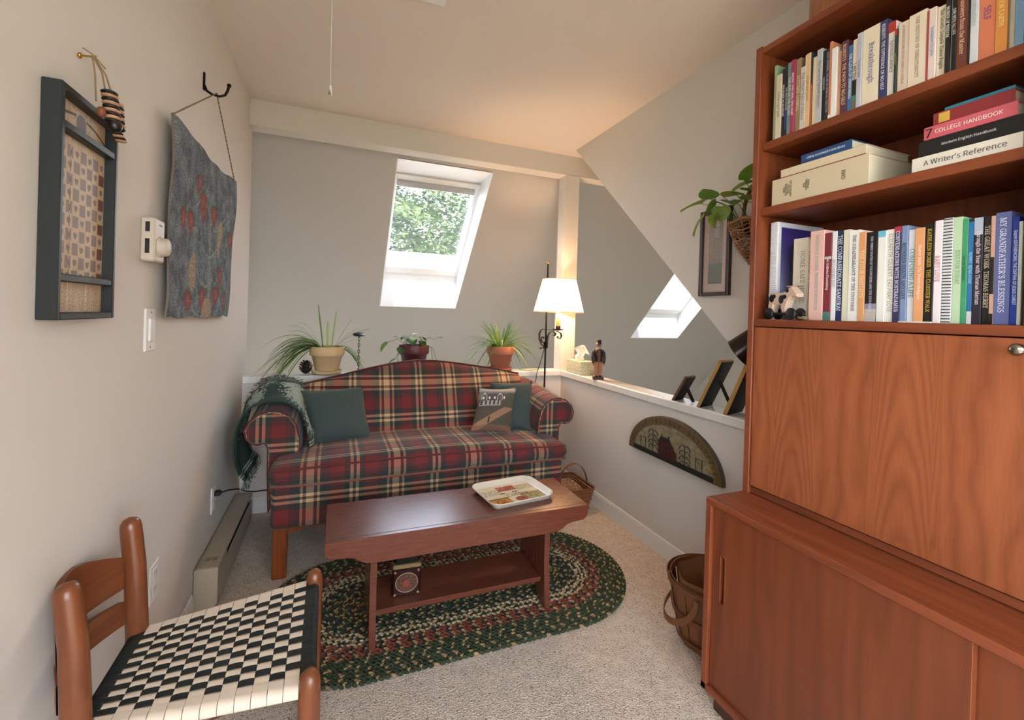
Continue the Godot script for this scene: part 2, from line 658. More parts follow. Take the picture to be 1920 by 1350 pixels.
	for y in [-2.3, -0.35]:
		b.between(Vector3(-1.478, y, -3.0), Vector3(-1.422, y + 0.05, -0.5), 0.003)
	put(w, "window_frame", b, M.trim)
	b = mb(w)
	b.between(Vector3(-1.452, -2.28, -2.98), Vector3(-1.448, -0.32, -0.52), 0.0)
	put(w, "pane", b, M.glass)
	b = mb()
	b.between(Vector3(5.8, -2.7, -3.8), Vector3(5.9, HC + 0.3, 2.1), 0.0)
	shell("wall_stair_right", b, M.slope)
	b = mb()
	b.between(Vector3(XR + TH, -2.7, 2.0), Vector3(2.6, HC + 0.1, 2.1), 0.0)
	b.between(Vector3(4.0, -2.7, 2.0), Vector3(5.9, HC + 0.1, 2.1), 0.0)
	b.between(Vector3(2.6, -2.7, 2.0), Vector3(4.0, -1.8, 2.1), 0.0)
	b.between(Vector3(2.6, 0.0, 2.0), Vector3(4.0, HC + 0.1, 2.1), 0.0)
	shell("wall_stair_front", b, M.wall)
	w = structure("window_4", Vector3(3.3, -1.8, 2.05))  # made-up stairwell window, lets daylight onto the sloped ceiling
	b = mb(w)
	for x in [2.6, 3.27, 3.94]:
		b.between(Vector3(x, -1.8, 2.02), Vector3(x + 0.06, 0.0, 2.08), 0.003)
	for y in [-1.8, -0.93, -0.06]:
		b.between(Vector3(2.6, y, 2.03), Vector3(4.0, y + 0.06, 2.07), 0.003)
	put(w, "window_frame", b, M.trim)
	b = mb(w)
	b.between(Vector3(2.62, -1.78, 2.048), Vector3(3.98, -0.02, 2.052), 0.0)
	put(w, "pane", b, M.glass)
	b = mb()
	b.between(Vector3(-1.5, -2.7, -3.8), Vector3(5.9, -0.9, -3.68), 0.0)
	shell("wall_stair_back", b, M.slope)

const SIN := 2.59       # inner face of the roof: y = z + SIN
const SOUT := 2.9294    # outer face

func roof_piece(b: MB, x0: float, x1: float, ya: float, yb: float, top_cut: int, low_cut: int):
	# slab from height ya down to yb; cut 1 = plumb end at the foot of a shaft, 2 = level end at its head
	var p = [Vector2(ya - SIN, ya)]
	p.append(Vector2(yb - SIN, yb))
	if low_cut == 2:
		p.append(Vector2(yb - SOUT, yb))
	else:
		p.append(Vector2(yb - SIN, yb - SIN + SOUT))
	p.append(Vector2(ya - SIN, ya - SIN + SOUT))
	b.prism(p, Vector3(x0, 0, 0), Vector3(0, 0, 1), Vector3.UP, Vector3.RIGHT, x1 - x0)

const SKY1 := [0.877, 1.602, 2.318, 1.264]
const SKY2 := [3.91, 4.65, 2.03, 0.976]

func build_skylights():
	var b = mb()
	var top = 2.49
	var low = -1.0
	roof_piece(b, -1.5, SKY1[0], top, low, 0, 0)
	roof_piece(b, SKY1[0], SKY1[1], top, SKY1[2], 0, 2)
	roof_piece(b, SKY1[0], SKY1[1], SKY1[3], low, 1, 0)
	roof_piece(b, SKY1[1], SKY2[0], top, low, 0, 0)
	roof_piece(b, SKY2[0], SKY2[1], top, SKY2[2], 0, 2)
	roof_piece(b, SKY2[0], SKY2[1], SKY2[3], low, 1, 0)
	roof_piece(b, SKY2[1], 5.9, top, low, 0, 0)
	shell("ceiling_slope", b, M.slope)
	var k = 0
	for s in [SKY1, SKY2]:
		k += 1
		var up = Vector3(0, 0.70711, 0.70711)
		var ins = Vector3(0, -0.70711, 0.70711)
		var yh = s[2]
		var yl = s[3] - SIN + SOUT
		var hi = Vector3((s[0] + s[1]) / 2, yh, yh - SOUT)
		var lo = Vector3((s[0] + s[1]) / 2, yl, yl - SOUT)
		var mid = (hi + lo) / 2
		var L = hi.distance_to(lo)
		var W = s[1] - s[0]
		var w = Node3D.new()
		w.name = "window_%d" % k
		add_child(w)
		w.transform = Transform3D(Basis(Vector3.RIGHT, up, ins), mid)
		w.set_meta("kind", "structure")
		# painted lining boards of the shaft
		b = mb(w)
		var e = 0.006
		b.quad(Vector3(s[0], yh - e, yh - SIN), Vector3(s[0], yh - e, yh - SOUT), Vector3(s[1], yh - e, yh - SOUT), Vector3(s[1], yh - e, yh - SIN), Vector2.ZERO, Vector2.RIGHT, Vector2.ONE, Vector2.DOWN)
		b.between(Vector3(s[0], s[3], s[3] - SIN - 0.001), Vector3(s[1], yl, s[3] - SIN + e), 0.0)
		for sd in [0, 1]:
			var x = s[sd]
			var pol = [Vector2(yh - SIN, yh), Vector2(yh - SOUT, yh), Vector2(s[3] - SIN, yl), Vector2(s[3] - SIN, s[3])]
			b.prism(pol, Vector3(x - 0.001 if sd == 0 else x + 0.001, 0, 0), Vector3(0, 0, 1), Vector3.UP, Vector3.RIGHT if sd == 0 else Vector3.LEFT, e)
		put(w, "lining", b, M.lining)
		b = mb()
		var f = 0.045
		b.between(Vector3(-W / 2, -L / 2, -0.03), Vector3(-W / 2 + f, L / 2, 0.035), 0.004)
		b.between(Vector3(W / 2 - f, -L / 2, -0.03), Vector3(W / 2, L / 2, 0.035), 0.004)
		b.between(Vector3(-W / 2 + f, L / 2 - f, -0.03), Vector3(W / 2 - f, L / 2, 0.035), 0.004)
		b.between(Vector3(-W / 2 + f, -L / 2, -0.03), Vector3(W / 2 - f, -L / 2 + 0.08, 0.035), 0.004)
		put(w, "sash_frame", b, M.lining)
		b = mb()
		b.between(Vector3(-W / 2 + f, L / 2 - f - 0.05, 0.0), Vector3(W / 2 - f, L / 2 - f + 0.004, 0.05), 0.006)
		for i in [-0.6, 0.0, 0.6]:
			b.ball(Vector3(i * W / 2, L / 2 - f - 0.022, 0.051), Vector3(0.006, 0.006, 0.003), 8, 4)
		put(w, "vent_bar", b, paint(Color(0.66, 0.66, 0.66), 0.4))
		b = mb()
		b.between(Vector3(-W / 2 + 0.03, -L / 2 + 0.03, -0.004), Vector3(W / 2 - 0.03, L / 2 - 0.03, 0.004), 0.0)
		put(w, "pane", b, M.glass)

func build_outdoors():
	var b = mb()
	b.between(Vector3(-60, -3.0, -80), Vector3(60, -2.9, 60), 0.0)
	shell("ground", b, paint(Color(0.42, 0.42, 0.33), 0.95))
	# pale neighbouring house
	var h = thing("house", "pale neighbouring house with a white metal roof seen low through the skylight", "house", Vector3(2.6, -2.9, -10.5))
	b = mb(h)
	b.between(Vector3(-2.0, -2.9, -12.2), Vector3(7.2, 1.2, -8.8), 0.01)
	put(h, "wall", b, paint(Color(0.85, 0.85, 0.83), 0.8))
	b = mb(h)
	b.prism([Vector2(-8.4, 1.05), Vector2(-10.5, 2.98), Vector2(-12.6, 1.05)], Vector3(-2.3, 0, 0), Vector3(0, 0, 1), Vector3.UP, Vector3.RIGHT, 9.8)
	put(h, "roof", b, paint(Color(0.90, 0.90, 0.90), 0.5))
	for x in [-0.8, 1.6, 4.0, 6.0]:
		b = mb(h)
		b.between(Vector3(x, -1.6, -8.82), Vector3(x + 0.9, -0.2, -8.77), 0.01)
		put(h, "window", b, paint(Color(0.2, 0.24, 0.28), 0.2))
	var rng := RandomNumberGenerator.new()
	rng.seed = 77
	var trees = [[Vector3(2.0, 5.2, -14.8), 3.6, 3.4, "broad sunlit evergreen tree filling the left of the skylight view", 330], [Vector3(6.2, 4.2, -17.0), 2.6, 3.0, "smaller pale green tree at the right of the skylight view", 90]]
	var quad := MB.new()
	quad.quad(Vector3(-0.5, 0, 0), Vector3(0, -0.06, 0.22), Vector3(0.6, -0.16, 0), Vector3(0, -0.06, -0.22), Vector2.ZERO, Vector2.RIGHT, Vector2.ONE, Vector2.DOWN)
	var qm = quad.done()
	for t in trees:
		var n = thing("tree", t[3], "tree", Vector3(t[0].x, -2.9, t[0].z), "trees outside the skylight")
		b = mb(n)
		b.tube([Vector3(t[0].x, -2.9, t[0].z), Vector3(t[0].x + 0.1, 1.0, t[0].z), Vector3(t[0].x, t[0].y + 1.5, t[0].z)], [0.28, 0.2, 0.06], 8)
		for i in 10:
			var a = i * 2.4
			var y0 = t[0].y - 1.8 + i * 0.35
			b.tube([Vector3(t[0].x, y0, t[0].z), t[0] + Vector3(cos(a) * t[1] * 0.6, -1.2 + i * 0.35, sin(a) * t[1] * 0.6)], [0.07, 0.02], 5)
		put(n, "trunk", b, paint(Color(0.25, 0.18, 0.12), 0.9))
		var xs = []
		var cs = []
		for i in t[4]:
			var d = Vector3(rng.randfn(), rng.randfn() * 0.9, rng.randfn()).normalized() * (0.30 + 0.70 * sqrt(rng.randf()))
			var c = t[0] + Vector3(d.x * t[1], d.y * t[2], d.z * t[1])
			var tone = rng.randf()
			var outw = Vector3(d.x, -0.15, d.z).normalized()
			for j in 70:
				var o = Vector3(rng.randfn() * 0.32, rng.randfn() * 0.16, rng.randfn() * 0.32) + outw * rng.randf() * 0.5
				o.y -= 0.25 * o.length_squared()
				var sc = rng.randf_range(0.15, 0.30)
				var bs = Basis(Vector3.UP, rng.randf() * TAU) * Basis(Vector3.FORWARD, rng.randf_range(-0.6, 0.6)) * Basis(Vector3.RIGHT, rng.randf_range(-0.9, 0.9))
				xs.append(Transform3D(bs.scaled(Vector3.ONE * sc), c + o - n.position))
				cs.append(Color(0.015, 0.035, 0.008).lerp(Color(0.10, 0.14, 0.035), clampf(tone * 0.6 + rng.randf() * 0.4, 0, 1)))
		var mm := MultiMesh.new()
		mm.transform_format = MultiMesh.TRANSFORM_3D
		mm.use_colors = true
		mm.mesh = qm
		mm.instance_count = xs.size()
		for i in xs.size():
			mm.set_instance_transform(i, xs[i])
			mm.set_instance_color(i, cs[i])
		var mi := MultiMeshInstance3D.new()
		mi.name = "foliage"
		mi.multimesh = mm
		var lm = paint(Color.WHITE, 0.6)
		lm.vertex_color_use_as_albedo = true
		lm.backlight_enabled = true
		lm.backlight = Color(0.3, 0.4, 0.15)
		mi.material_override = lm
		mi.set_meta("kind", "stuff")
		n.add_child(mi)

# ---------------------------------------------------------------- sofa
func sofa_height(x: float) -> float:
	var pts = [[0.28, 0.775], [0.36, 0.80], [0.54, 0.842], [0.69, 0.878], [0.83, 0.906], [0.96, 0.922], [1.09, 0.920], [1.22, 0.905], [1.48, 0.866], [1.62, 0.838], [1.72, 0.812], [1.8, 0.78]]
	for i in pts.size() - 1:
		if x <= pts[i + 1][0]:
			var t = clampf((x - pts[i][0]) / (pts[i + 1][0] - pts[i][0]), 0.0, 1.0)
			return lerpf(pts[i][1], pts[i + 1][1], t)
	return pts[-1][1]

func round_rect(z0: float, z1: float, y0: float, y1: float, r: float, n := 5) -> Array:
	# from the front foot (z1, y0) up over the top and down the back, closed
	var o = []
	for c in [[z1 - r, y0 + r, -90.0], [z1 - r, y1 - r, 0.0], [z0 + r, y1 - r, 90.0], [z0 + r, y0 + r, 180.0]]:
		for i in n + 1:
			var a = deg_to_rad(c[2] + 90.0 * i / n)
			o.append(Vector2(c[0] + cos(a) * r, c[1] + sin(a) * r))
	o.append(o[0])
	return o

func loft_x(b: MB, xs: Array, profs: Array, v0: float, flip := false):
	var P = []
	var U = []
	for i in xs.size():
		var row = []
		var ur = []
		var run = 0.0
		for j in profs[i].size():
			var q = profs[i][j]
			if j > 0:
				run += q.distance_to(profs[i][j - 1])
			row.append(Vector3(xs[i], q.y, q.x))
			ur.append(Vector2(xs[i] - 0.413, run - v0))
		P.append(row)
		U.append(ur)
	b.grid(P, U, flip)
	for e in [0, xs.size() - 1]:
		var c = Vector3.ZERO
		var cu = Vector2.ZERO
		var n = P[e].size() - 1
		for j in n:
			c += P[e][j] / n
		for j in n:
			b.tri_out(c, P[e][j], P[e][j + 1], Vector3.LEFT if e == 0 else Vector3.RIGHT, Vector2(c.z, c.y), Vector2(P[e][j].z, P[e][j].y), Vector2(P[e][j + 1].z, P[e][j + 1].y))

func cushion_back(x: float) -> float:
	return 0.33 if x > 0.362 and x < 1.612 else 0.625

func arm_profile() -> Array:
	# (distance outward from the inner face, height): up the inside, over the roll, down the outer panel
	return [Vector2(0.0, 0.40), Vector2(0.0, 0.52), Vector2(0.004, 0.60), Vector2(0.02, 0.665), Vector2(0.05, 0.708), Vector2(0.09, 0.730), Vector2(0.135, 0.735), Vector2(0.18, 0.722), Vector2(0.217, 0.69), Vector2(0.235, 0.65), Vector2(0.228, 0.612), Vector2(0.205, 0.588), Vector2(0.175, 0.582), Vector2(0.15, 0.588), Vector2(0.137, 0.56), Vector2(0.135, 0.44), Vector2(0.128, 0.26)]

func build_sofa():
	var s = thing("sofa", "camelback sofa in red and green tartan with rolled arms and wooden legs", "sofa", Vector3(0.985, 0, 0.45))
	var b = mb(s)
	# upholstered base
	var xs = []
	var pr = []
	var X0 = 0.255
	var X1 = 1.692
	var ends = []
	for k in [0.0, 0.002, 0.006, 0.012, 0.0205]:
		ends.append(X0 + k)
		ends.append(X1 - k)
	for i in 31:
		ends.append(lerpf(X0 + 0.045, X1 - 0.045, i / 30.0))
	ends.sort()
	for x in ends:
		var d = minf(x - X0, X1 - x)
		var r = 0.02
		var ins = r - sqrt(maxf(0.0, r * r - pow(maxf(0.0, r - d), 2)))
		xs.append(x)
		pr.append(round_rect(0.10 + ins, 0.815 - ins, 0.245 + ins, 0.437 - ins, 0.022))
	loft_x(b, xs, pr, 0.145 - 0.1875)
	put(s, "base", b, M.plaid)
	# T-shaped seat cushion
	b = mb(s)
	xs = []
	pr = []
	X0 = 0.245
	X1 = 1.705
	var stops = [0.0, 0.004, 0.012, 0.024, 0.04]
	for e in stops:
		xs.append(X0 + e)
	for i in 49:
		xs.append(lerpf(X0 + 0.06, X1 - 0.06, i / 48.0))
	for k in 5:
		xs.append(X1 - stops[4 - k])
	xs.append_array([0.3615, 0.3625, 1.6115, 1.6125])
	xs.sort()
	for x in xs:
		var r = 0.04
		var d = minf(x - X0, X1 - x)
		var ins = r - sqrt(maxf(0.0, r * r - pow(maxf(0.0, r - d), 2)))
		var crown = 0.05 * (1.0 - pow((x - 0.975) / 0.73, 2))
		var zb = cushion_back(x)
		var q = []
		var prof = round_rect(zb + ins, 0.845 - ins, 0.437 + ins * 0.7, 0.525 - ins * 0.7, 0.034, 6)
		for p in prof:
			var up = smoothstep(0.46, 0.52, p.y) * crown * clampf(1.0 - pow(absf((p.x - 0.6) / 0.27), 4), 0.0, 1.0)
			var bulge = 0.012 * sin(clampf((p.y - 0.437) / 0.088, 0, 1) * PI) if p.x > 0.8 else 0.0
			q.append(Vector2(p.x + bulge, p.y + up))
		pr.append(q)
	loft_x(b, xs, pr, 0.0)
	var cu = put(s, "seat_cushion", b, M.plaid)
	for yy in [0.447, 0.513]:
		b = mb(cu)
		var path = []
		for i in 41:
			var x = lerpf(X0 + 0.01, X1 - 0.01, i / 40.0)
			var crown = 0.05 * (1.0 - pow((x - 0.975) / 0.73, 2)) if yy > 0.5 else 0.0
			path.append(Vector3(x, yy + crown * 0.35, 0.846 - 0.02 * pow(absf((x - 0.975) / 0.73), 30.0)))
		b.tube(path, 0.0048, 6)
		put(cu, "piping", b, M.piping_light if yy < 0.5 else M.piping)
	b = mb(s)
	b.tube([Vector3(0.27, 0.437, 0.80), Vector3(0.62, 0.437, 0.813), Vector3(1.32, 0.437, 0.813), Vector3(1.68, 0.437, 0.80)], 0.0048, 6)
	put(s, "piping", b, M.piping)
	# camelback
	b = mb(s)
	var P = []
	var U = []
	for i in 57:
		var x = lerpf(0.335, 1.66, i / 56.0)
		var h = sofa_height(x)
		var q = [[0.425, 0.42], [0.405, 0.50], [0.375, 0.60], [0.335, 0.70], [0.285, h - 0.10], [0.255, h - 0.05], [0.232, h - 0.02], [0.20, h - 0.003], [0.165, h], [0.13, h - 0.006], [0.105, h - 0.025], [0.095, h - 0.06], [0.085, 0.5], [0.085, 0.26]]
		var row = []
		var ur = []
		var over = 0.0
		for j in q.size():
			row.append(Vector3(x, q[j][1], q[j][0]))
			if j > 6:
				over += Vector2(q[j][0], q[j][1]).distance_to(Vector2(q[j - 1][0], q[j - 1][1]))
			ur.append(Vector2(x - 0.413, (q[j][1] if j <= 6 else q[6][1] + over) - 0.80))
		P.append(row)
		U.append(ur)
	b.grid(P, U, false)
	var bk = put(s, "backrest", b, M.plaid)
	b = mb(bk)
	var crest = []
	for i in 41:
		var x = lerpf(0.34, 1.66, i / 40.0)
		crest.append(Vector3(x, sofa_height(x) - 0.001, 0.205))
	b.tube(crest, 0.0045, 6)
	put(bk, "piping", b, M.piping)
	# rolled arms
	for sd in [-1.0, 1.0]:
		b = mb(s)
		P = []
		U = []
		var inner = 0.985 + sd * 0.628
		var prof = arm_profile()
		for i in 13:
			var z = lerpf(0.09, 0.632, i / 12.0)
			var t = 1.0 - (z - 0.09) / 0.542
			var lift = 0.05 * t
			var r = 0.012
			var ins = r - sqrt(maxf(0.0, r * r - pow(maxf(0.0, r - (0.632 - z)), 2)))
			var row = []
			var ur = []
			var run = 0.0
			for j in prof.size():
				var q = prof[j]
				if j > 0:
					run += q.distance_to(prof[j - 1])
				var y = q.y + lift * smoothstep(0.5, 0.62, q.y)
				row.append(Vector3(inner + sd * q.x, y, z))
				ur.append(Vector2(z - 0.3, run - 0.10))
			P.append(row)
			U.append(ur)
		b.grid(P, U, sd < 0)
		# front panel of the arm
		var poly = []
		for q in prof:
			poly.append(Vector2(inner + sd * q.x, q.y))
		b.prism(poly, Vector3(0, 0, 0.6315), Vector3.RIGHT, Vector3.UP, Vector3.BACK, 0.012, 0.006, true)
		var ar = put(s, "arm", b, M.plaid)
		b = mb(ar)
		var path = []
		for q in prof:
			path.append(Vector3(inner + sd * q.x, q.y, 0.638))
		b.tube(path, 0.0045, 6)
		put(ar, "piping", b, M.piping)
	# wooden legs, corner brackets and stretchers
	for sx in [[0.262, 0.322], [1.632, 1.692]]:
		for sz in [[0.705, 0.762], [0.14, 0.195]]:
			b = mb(s)
			b.between(Vector3(sx[0], 0, sz[0]), Vector3(sx[1], 0.25, sz[1]), 0.004)
			put(s, "leg", b, M.sofa_wood)
		b = mb(s)
		b.between(Vector3(sx[0] + 0.015, 0.09, 0.19), Vector3(sx[1] - 0.015, 0.125, 0.71), 0.003, 2)
		put(s, "stretcher", b, M.sofa_wood)
	b = mb(s)
	b.between(Vector3(0.30, 0.09, 0.44), Vector3(1.66, 0.125, 0.47), 0.003, 0)
	put(s, "stretcher", b, M.sofa_wood)
	for e in [[0.322, 1.0], [1.632, -1.0]]:
		b = mb(s)
		b.prism([Vector2(0, 0.25), Vector2(0, 0.195), Vector2(0.05, 0.205), Vector2(0.09, 0.228), Vector2(0.12, 0.25)], Vector3(e[0], 0, 0.72), Vector3(e[1], 0, 0), Vector3.UP, Vector3.BACK, 0.025)
		put(s, "bracket", b, M.sofa_wood)

# ---------------------------------------------------------------- wall unit
const CX := 1.61     # front of the lower cabinet
const UX := 1.765    # front of the upper unit
const CZ0 := 1.912
const CZ1 := 3.18
const CMID := 2.546

func build_cabinet():
	var s = thing("sideboard", "low teak sideboard with sliding doors carrying the bookcase", "cabinet", Vector3(1.84, 0, CMID))
	var b = mb(s)
	var bx = 2.07
	var t = 0.021
	b.between(Vector3(CX, 0.645, CZ0), Vector3(bx, 0.666, CZ1), 0.0015, 2)
	b.between(Vector3(CX, 0.063, CZ0), Vector3(bx, 0.063 + t, CZ1), 0.0015, 2)
	b.between(Vector3(CX, 0.0635, CZ0), Vector3(bx, 0.6455, CZ0 + t), 0.0015, 1)
	b.between(Vector3(CX, 0.0635, CZ1 - t), Vector3(bx, 0.6455, CZ1), 0.0015, 1)
	put(s, "carcass", b, M.teak)
	b = mb(s)
	b.between(Vector3(bx - 0.008, 0.08, CZ0 + t), Vector3(bx, 0.65, CZ1 - t), 0.0)
	put(s, "back_panel", b, M.teak_back)
	b = mb(s)
	b.between(Vector3(CX + 0.03, 0.0, CZ0 + 0.025), Vector3(bx - 0.03, 0.063, CZ1 - 0.025), 0.002, 2)
	put(s, "plinth", b, paint(Color(0.26, 0.13, 0.075), 0.5))
	# sliding doors; each has a slot pull near its outer end
	for d in [[CZ0 + 0.022, CMID, CX + 0.012, 1.974], [CMID - 0.02, CZ1 - 0.022, CX + 0.036, 3.117]]:
		b = mb(s)
		var y0 = 0.086
		var y1 = 0.643
		var x0 = d[2]
		var x1 = d[2] + 0.018
		var p0 = d[3] - 0.0075
		var p1 = d[3] + 0.0075
		var h0 = 0.36
		var h1 = 0.50
		b.between(Vector3(x0, y0, d[0]), Vector3(x1, y1, p0), 0.0008)
		b.between(Vector3(x0, y0, p1), Vector3(x1, y1, d[1]), 0.0008)
		b.between(Vector3(x0, y0, p0 - 0.001), Vector3(x1, h0, p1 + 0.001), 0.0)
		b.between(Vector3(x0, h1, p0 - 0.001), Vector3(x1, y1, p1 + 0.001), 0.0)
		b.between(Vector3(x1 - 0.005, h0 - 0.01, p0 - 0.004), Vector3(x1 - 0.001, h1 + 0.01, p1 + 0.004), 0.0)
		var dr = put(s, "door", b, M.teak_door)
		b = mb(dr)
		for e in [[p0 - 0.003, p0], [p1, p1 + 0.003]]:
			b.between(Vector3(x0 - 0.0008, h0, e[0]), Vector3(x0 + 0.001, h1, e[1]), 0.0005)
		b.tube([Vector3(x0, h0, p0 - 0.0015), Vector3(x0, h0 - 0.006, d[3]), Vector3(x0, h0, p1 + 0.0015)], 0.0016, 6)
		b.tube([Vector3(x0, h1, p0 - 0.0015), Vector3(x0, h1 + 0.006, d[3]), Vector3(x0, h1, p1 + 0.0015)], 0.0016, 6)
		put(dr, "slot_pull", b, M.teak)
	# upper unit
	s = thing("bookcase", "teak bookcase with a fold-down writing flap standing on the sideboard", "bookcase", Vector3(1.92, 0.666, CMID))
	b = mb(s)
	for z in [CZ0, CMID - 0.0, CZ1 - t]:
		b = mb(s)
		var low = 0.666 if z != CMID else 1.23
		b.between(Vector3(UX, low, z), Vector3(bx, 2.122, z + t), 0.0015, 1)
		put(s, "side_panel" if z != CMID else "divider", b, M.teak)
	b = mb(s)
	b.between(Vector3(UX + 0.004, 2.098, CZ0 + t), Vector3(bx, 2.118, CZ1 - t), 0.0015, 2)
	put(s, "top_board", b, M.teak)
	b = mb(s)
	b.between(Vector3(UX + 0.002, 1.211, CZ0 + t), Vector3(bx, 1.234, CZ1 - t), 0.0015, 2)
	put(s, "desk_board", b, M.teak)
	b = mb(s)
	b.between(Vector3(bx - 0.008, 0.668, CZ0 + t), Vector3(bx, 2.11, CZ1 - t), 0.0)
	put(s, "back_panel", b, M.teak_back)
	# writing flap with grain figure, drawn up to the board above, with its knob
	b = mb(s)
	b.between(Vector3(UX + 0.006, 0.692, CZ0 + t + 0.002), Vector3(UX + 0.026, 1.208, CZ1 - t - 0.002), 0.0012, 1)
	var fm = M.teak_flap.duplicate()
	fm.uv1_scale = Vector3(1.0 / 1.222, 1.0 / 0.516, 1)
	fm.uv1_offset = Vector3(-(CZ0 + t) / 1.222, -0.692 / 0.516, 0)
	var fl = put(s, "writing_flap", b, fm)
	b = mb(fl)
	b.lathe([Vector2(0.0, 0.034), Vector2(0.008, 0.033), Vector2(0.0125, 0.027), Vector2(0.0125, 0.022), Vector2(0.007, 0.016), Vector2(0.005, 0.008), Vector2(0.010, 0.001), Vector2(0.010, 0.0)], 16, Transform3D(Basis(Vector3(0, 1, 0), Vector3(-1, 0, 0), Vector3(0, 0, 1)), Vector3(UX + 0.006, 1.186, 2.546)))
	put(fl, "knob", b, M.chrome)
	b = mb(s)
	b.between(Vector3(UX + 0.012, 0.668, CZ0 + t), Vector3(bx - 0.01, 0.688, CZ1 - t), 0.001, 2)
	put(s, "bottom_board", b, M.teak_back)
	for y in [1.808, 1.596]:
		for e in [[CZ0 + t + 0.0005, CMID - 0.0005], [CMID + t + 0.0005, CZ1 - t - 0.0005]]:
			b = mb(s)
			b.between(Vector3(UX + 0.018, y - 0.025, e[0]), Vector3(bx - 0.008, y, e[1]), 0.0015, 2)
			put(s, "shelf", b, M.teak)

# ---------------------------------------------------------------- bench
func build_bench():
	var s = thing("bench", "long narrow wooden bench painted dull red with a lower shelf", "bench", Vector3(1.0, 0, 1.21))
	var b = mb(s)
	b.between(Vector3(0.485, 0.408, 1.058), Vector3(1.516, 0.43, 1.352), 0.0025, 0)
	put(s, "top", b, M.bench)
	for e in [[1.352, 1.0], [1.062, -1.0]]:
		b = mb(s)
		var pol = [Vector2(0.487, 0.4295), Vector2(0.487, 0.392), Vector2(0.494, 0.378), Vector2(0.508, 0.370), Vector2(0.56, 0.367), Vector2(0.585, 0.361), Vector2(0.605, 0.347), Vector2(0.625, 0.338), Vector2(0.66, 0.335)]
		for i in range(pol.size() - 1, -1, -1):
			pol.append(Vector2(2.001 - pol[i].x, pol[i].y))
		b.prism(pol, Vector3(0, 0, e[0] if e[1] > 0 else e[0] - 0.0), Vector3.RIGHT, Vector3.UP, Vector3(0, 0, e[1]), 0.02, 0.002)
		put(s, "apron", b, M.bench_apron)
	for x in [0.640, 1.334]:
		b = mb(s)
		# end board with a V cut that leaves two feet
		b.prism([Vector2(1.085, 0.408), Vector2(1.085, 0.2), Vector2(1.065, 0.013), Vector2(1.115, 0.013), Vector2(1.21, 0.095), Vector2(1.30, 0.013), Vector2(1.351, 0.013), Vector2(1.332, 0.2), Vector2(1.335, 0.408)], Vector3(x, 0, 0), Vector3(0, 0, 1), Vector3.UP, Vector3.RIGHT, 0.023)
		put(s, "end_board", b, M.bench)
	b = mb(s)
	b.between(Vector3(0.664, 0.105, 1.09), Vector3(1.333, 0.125, 1.31), 0.002, 0)
	put(s, "shelf", b, M.bench)

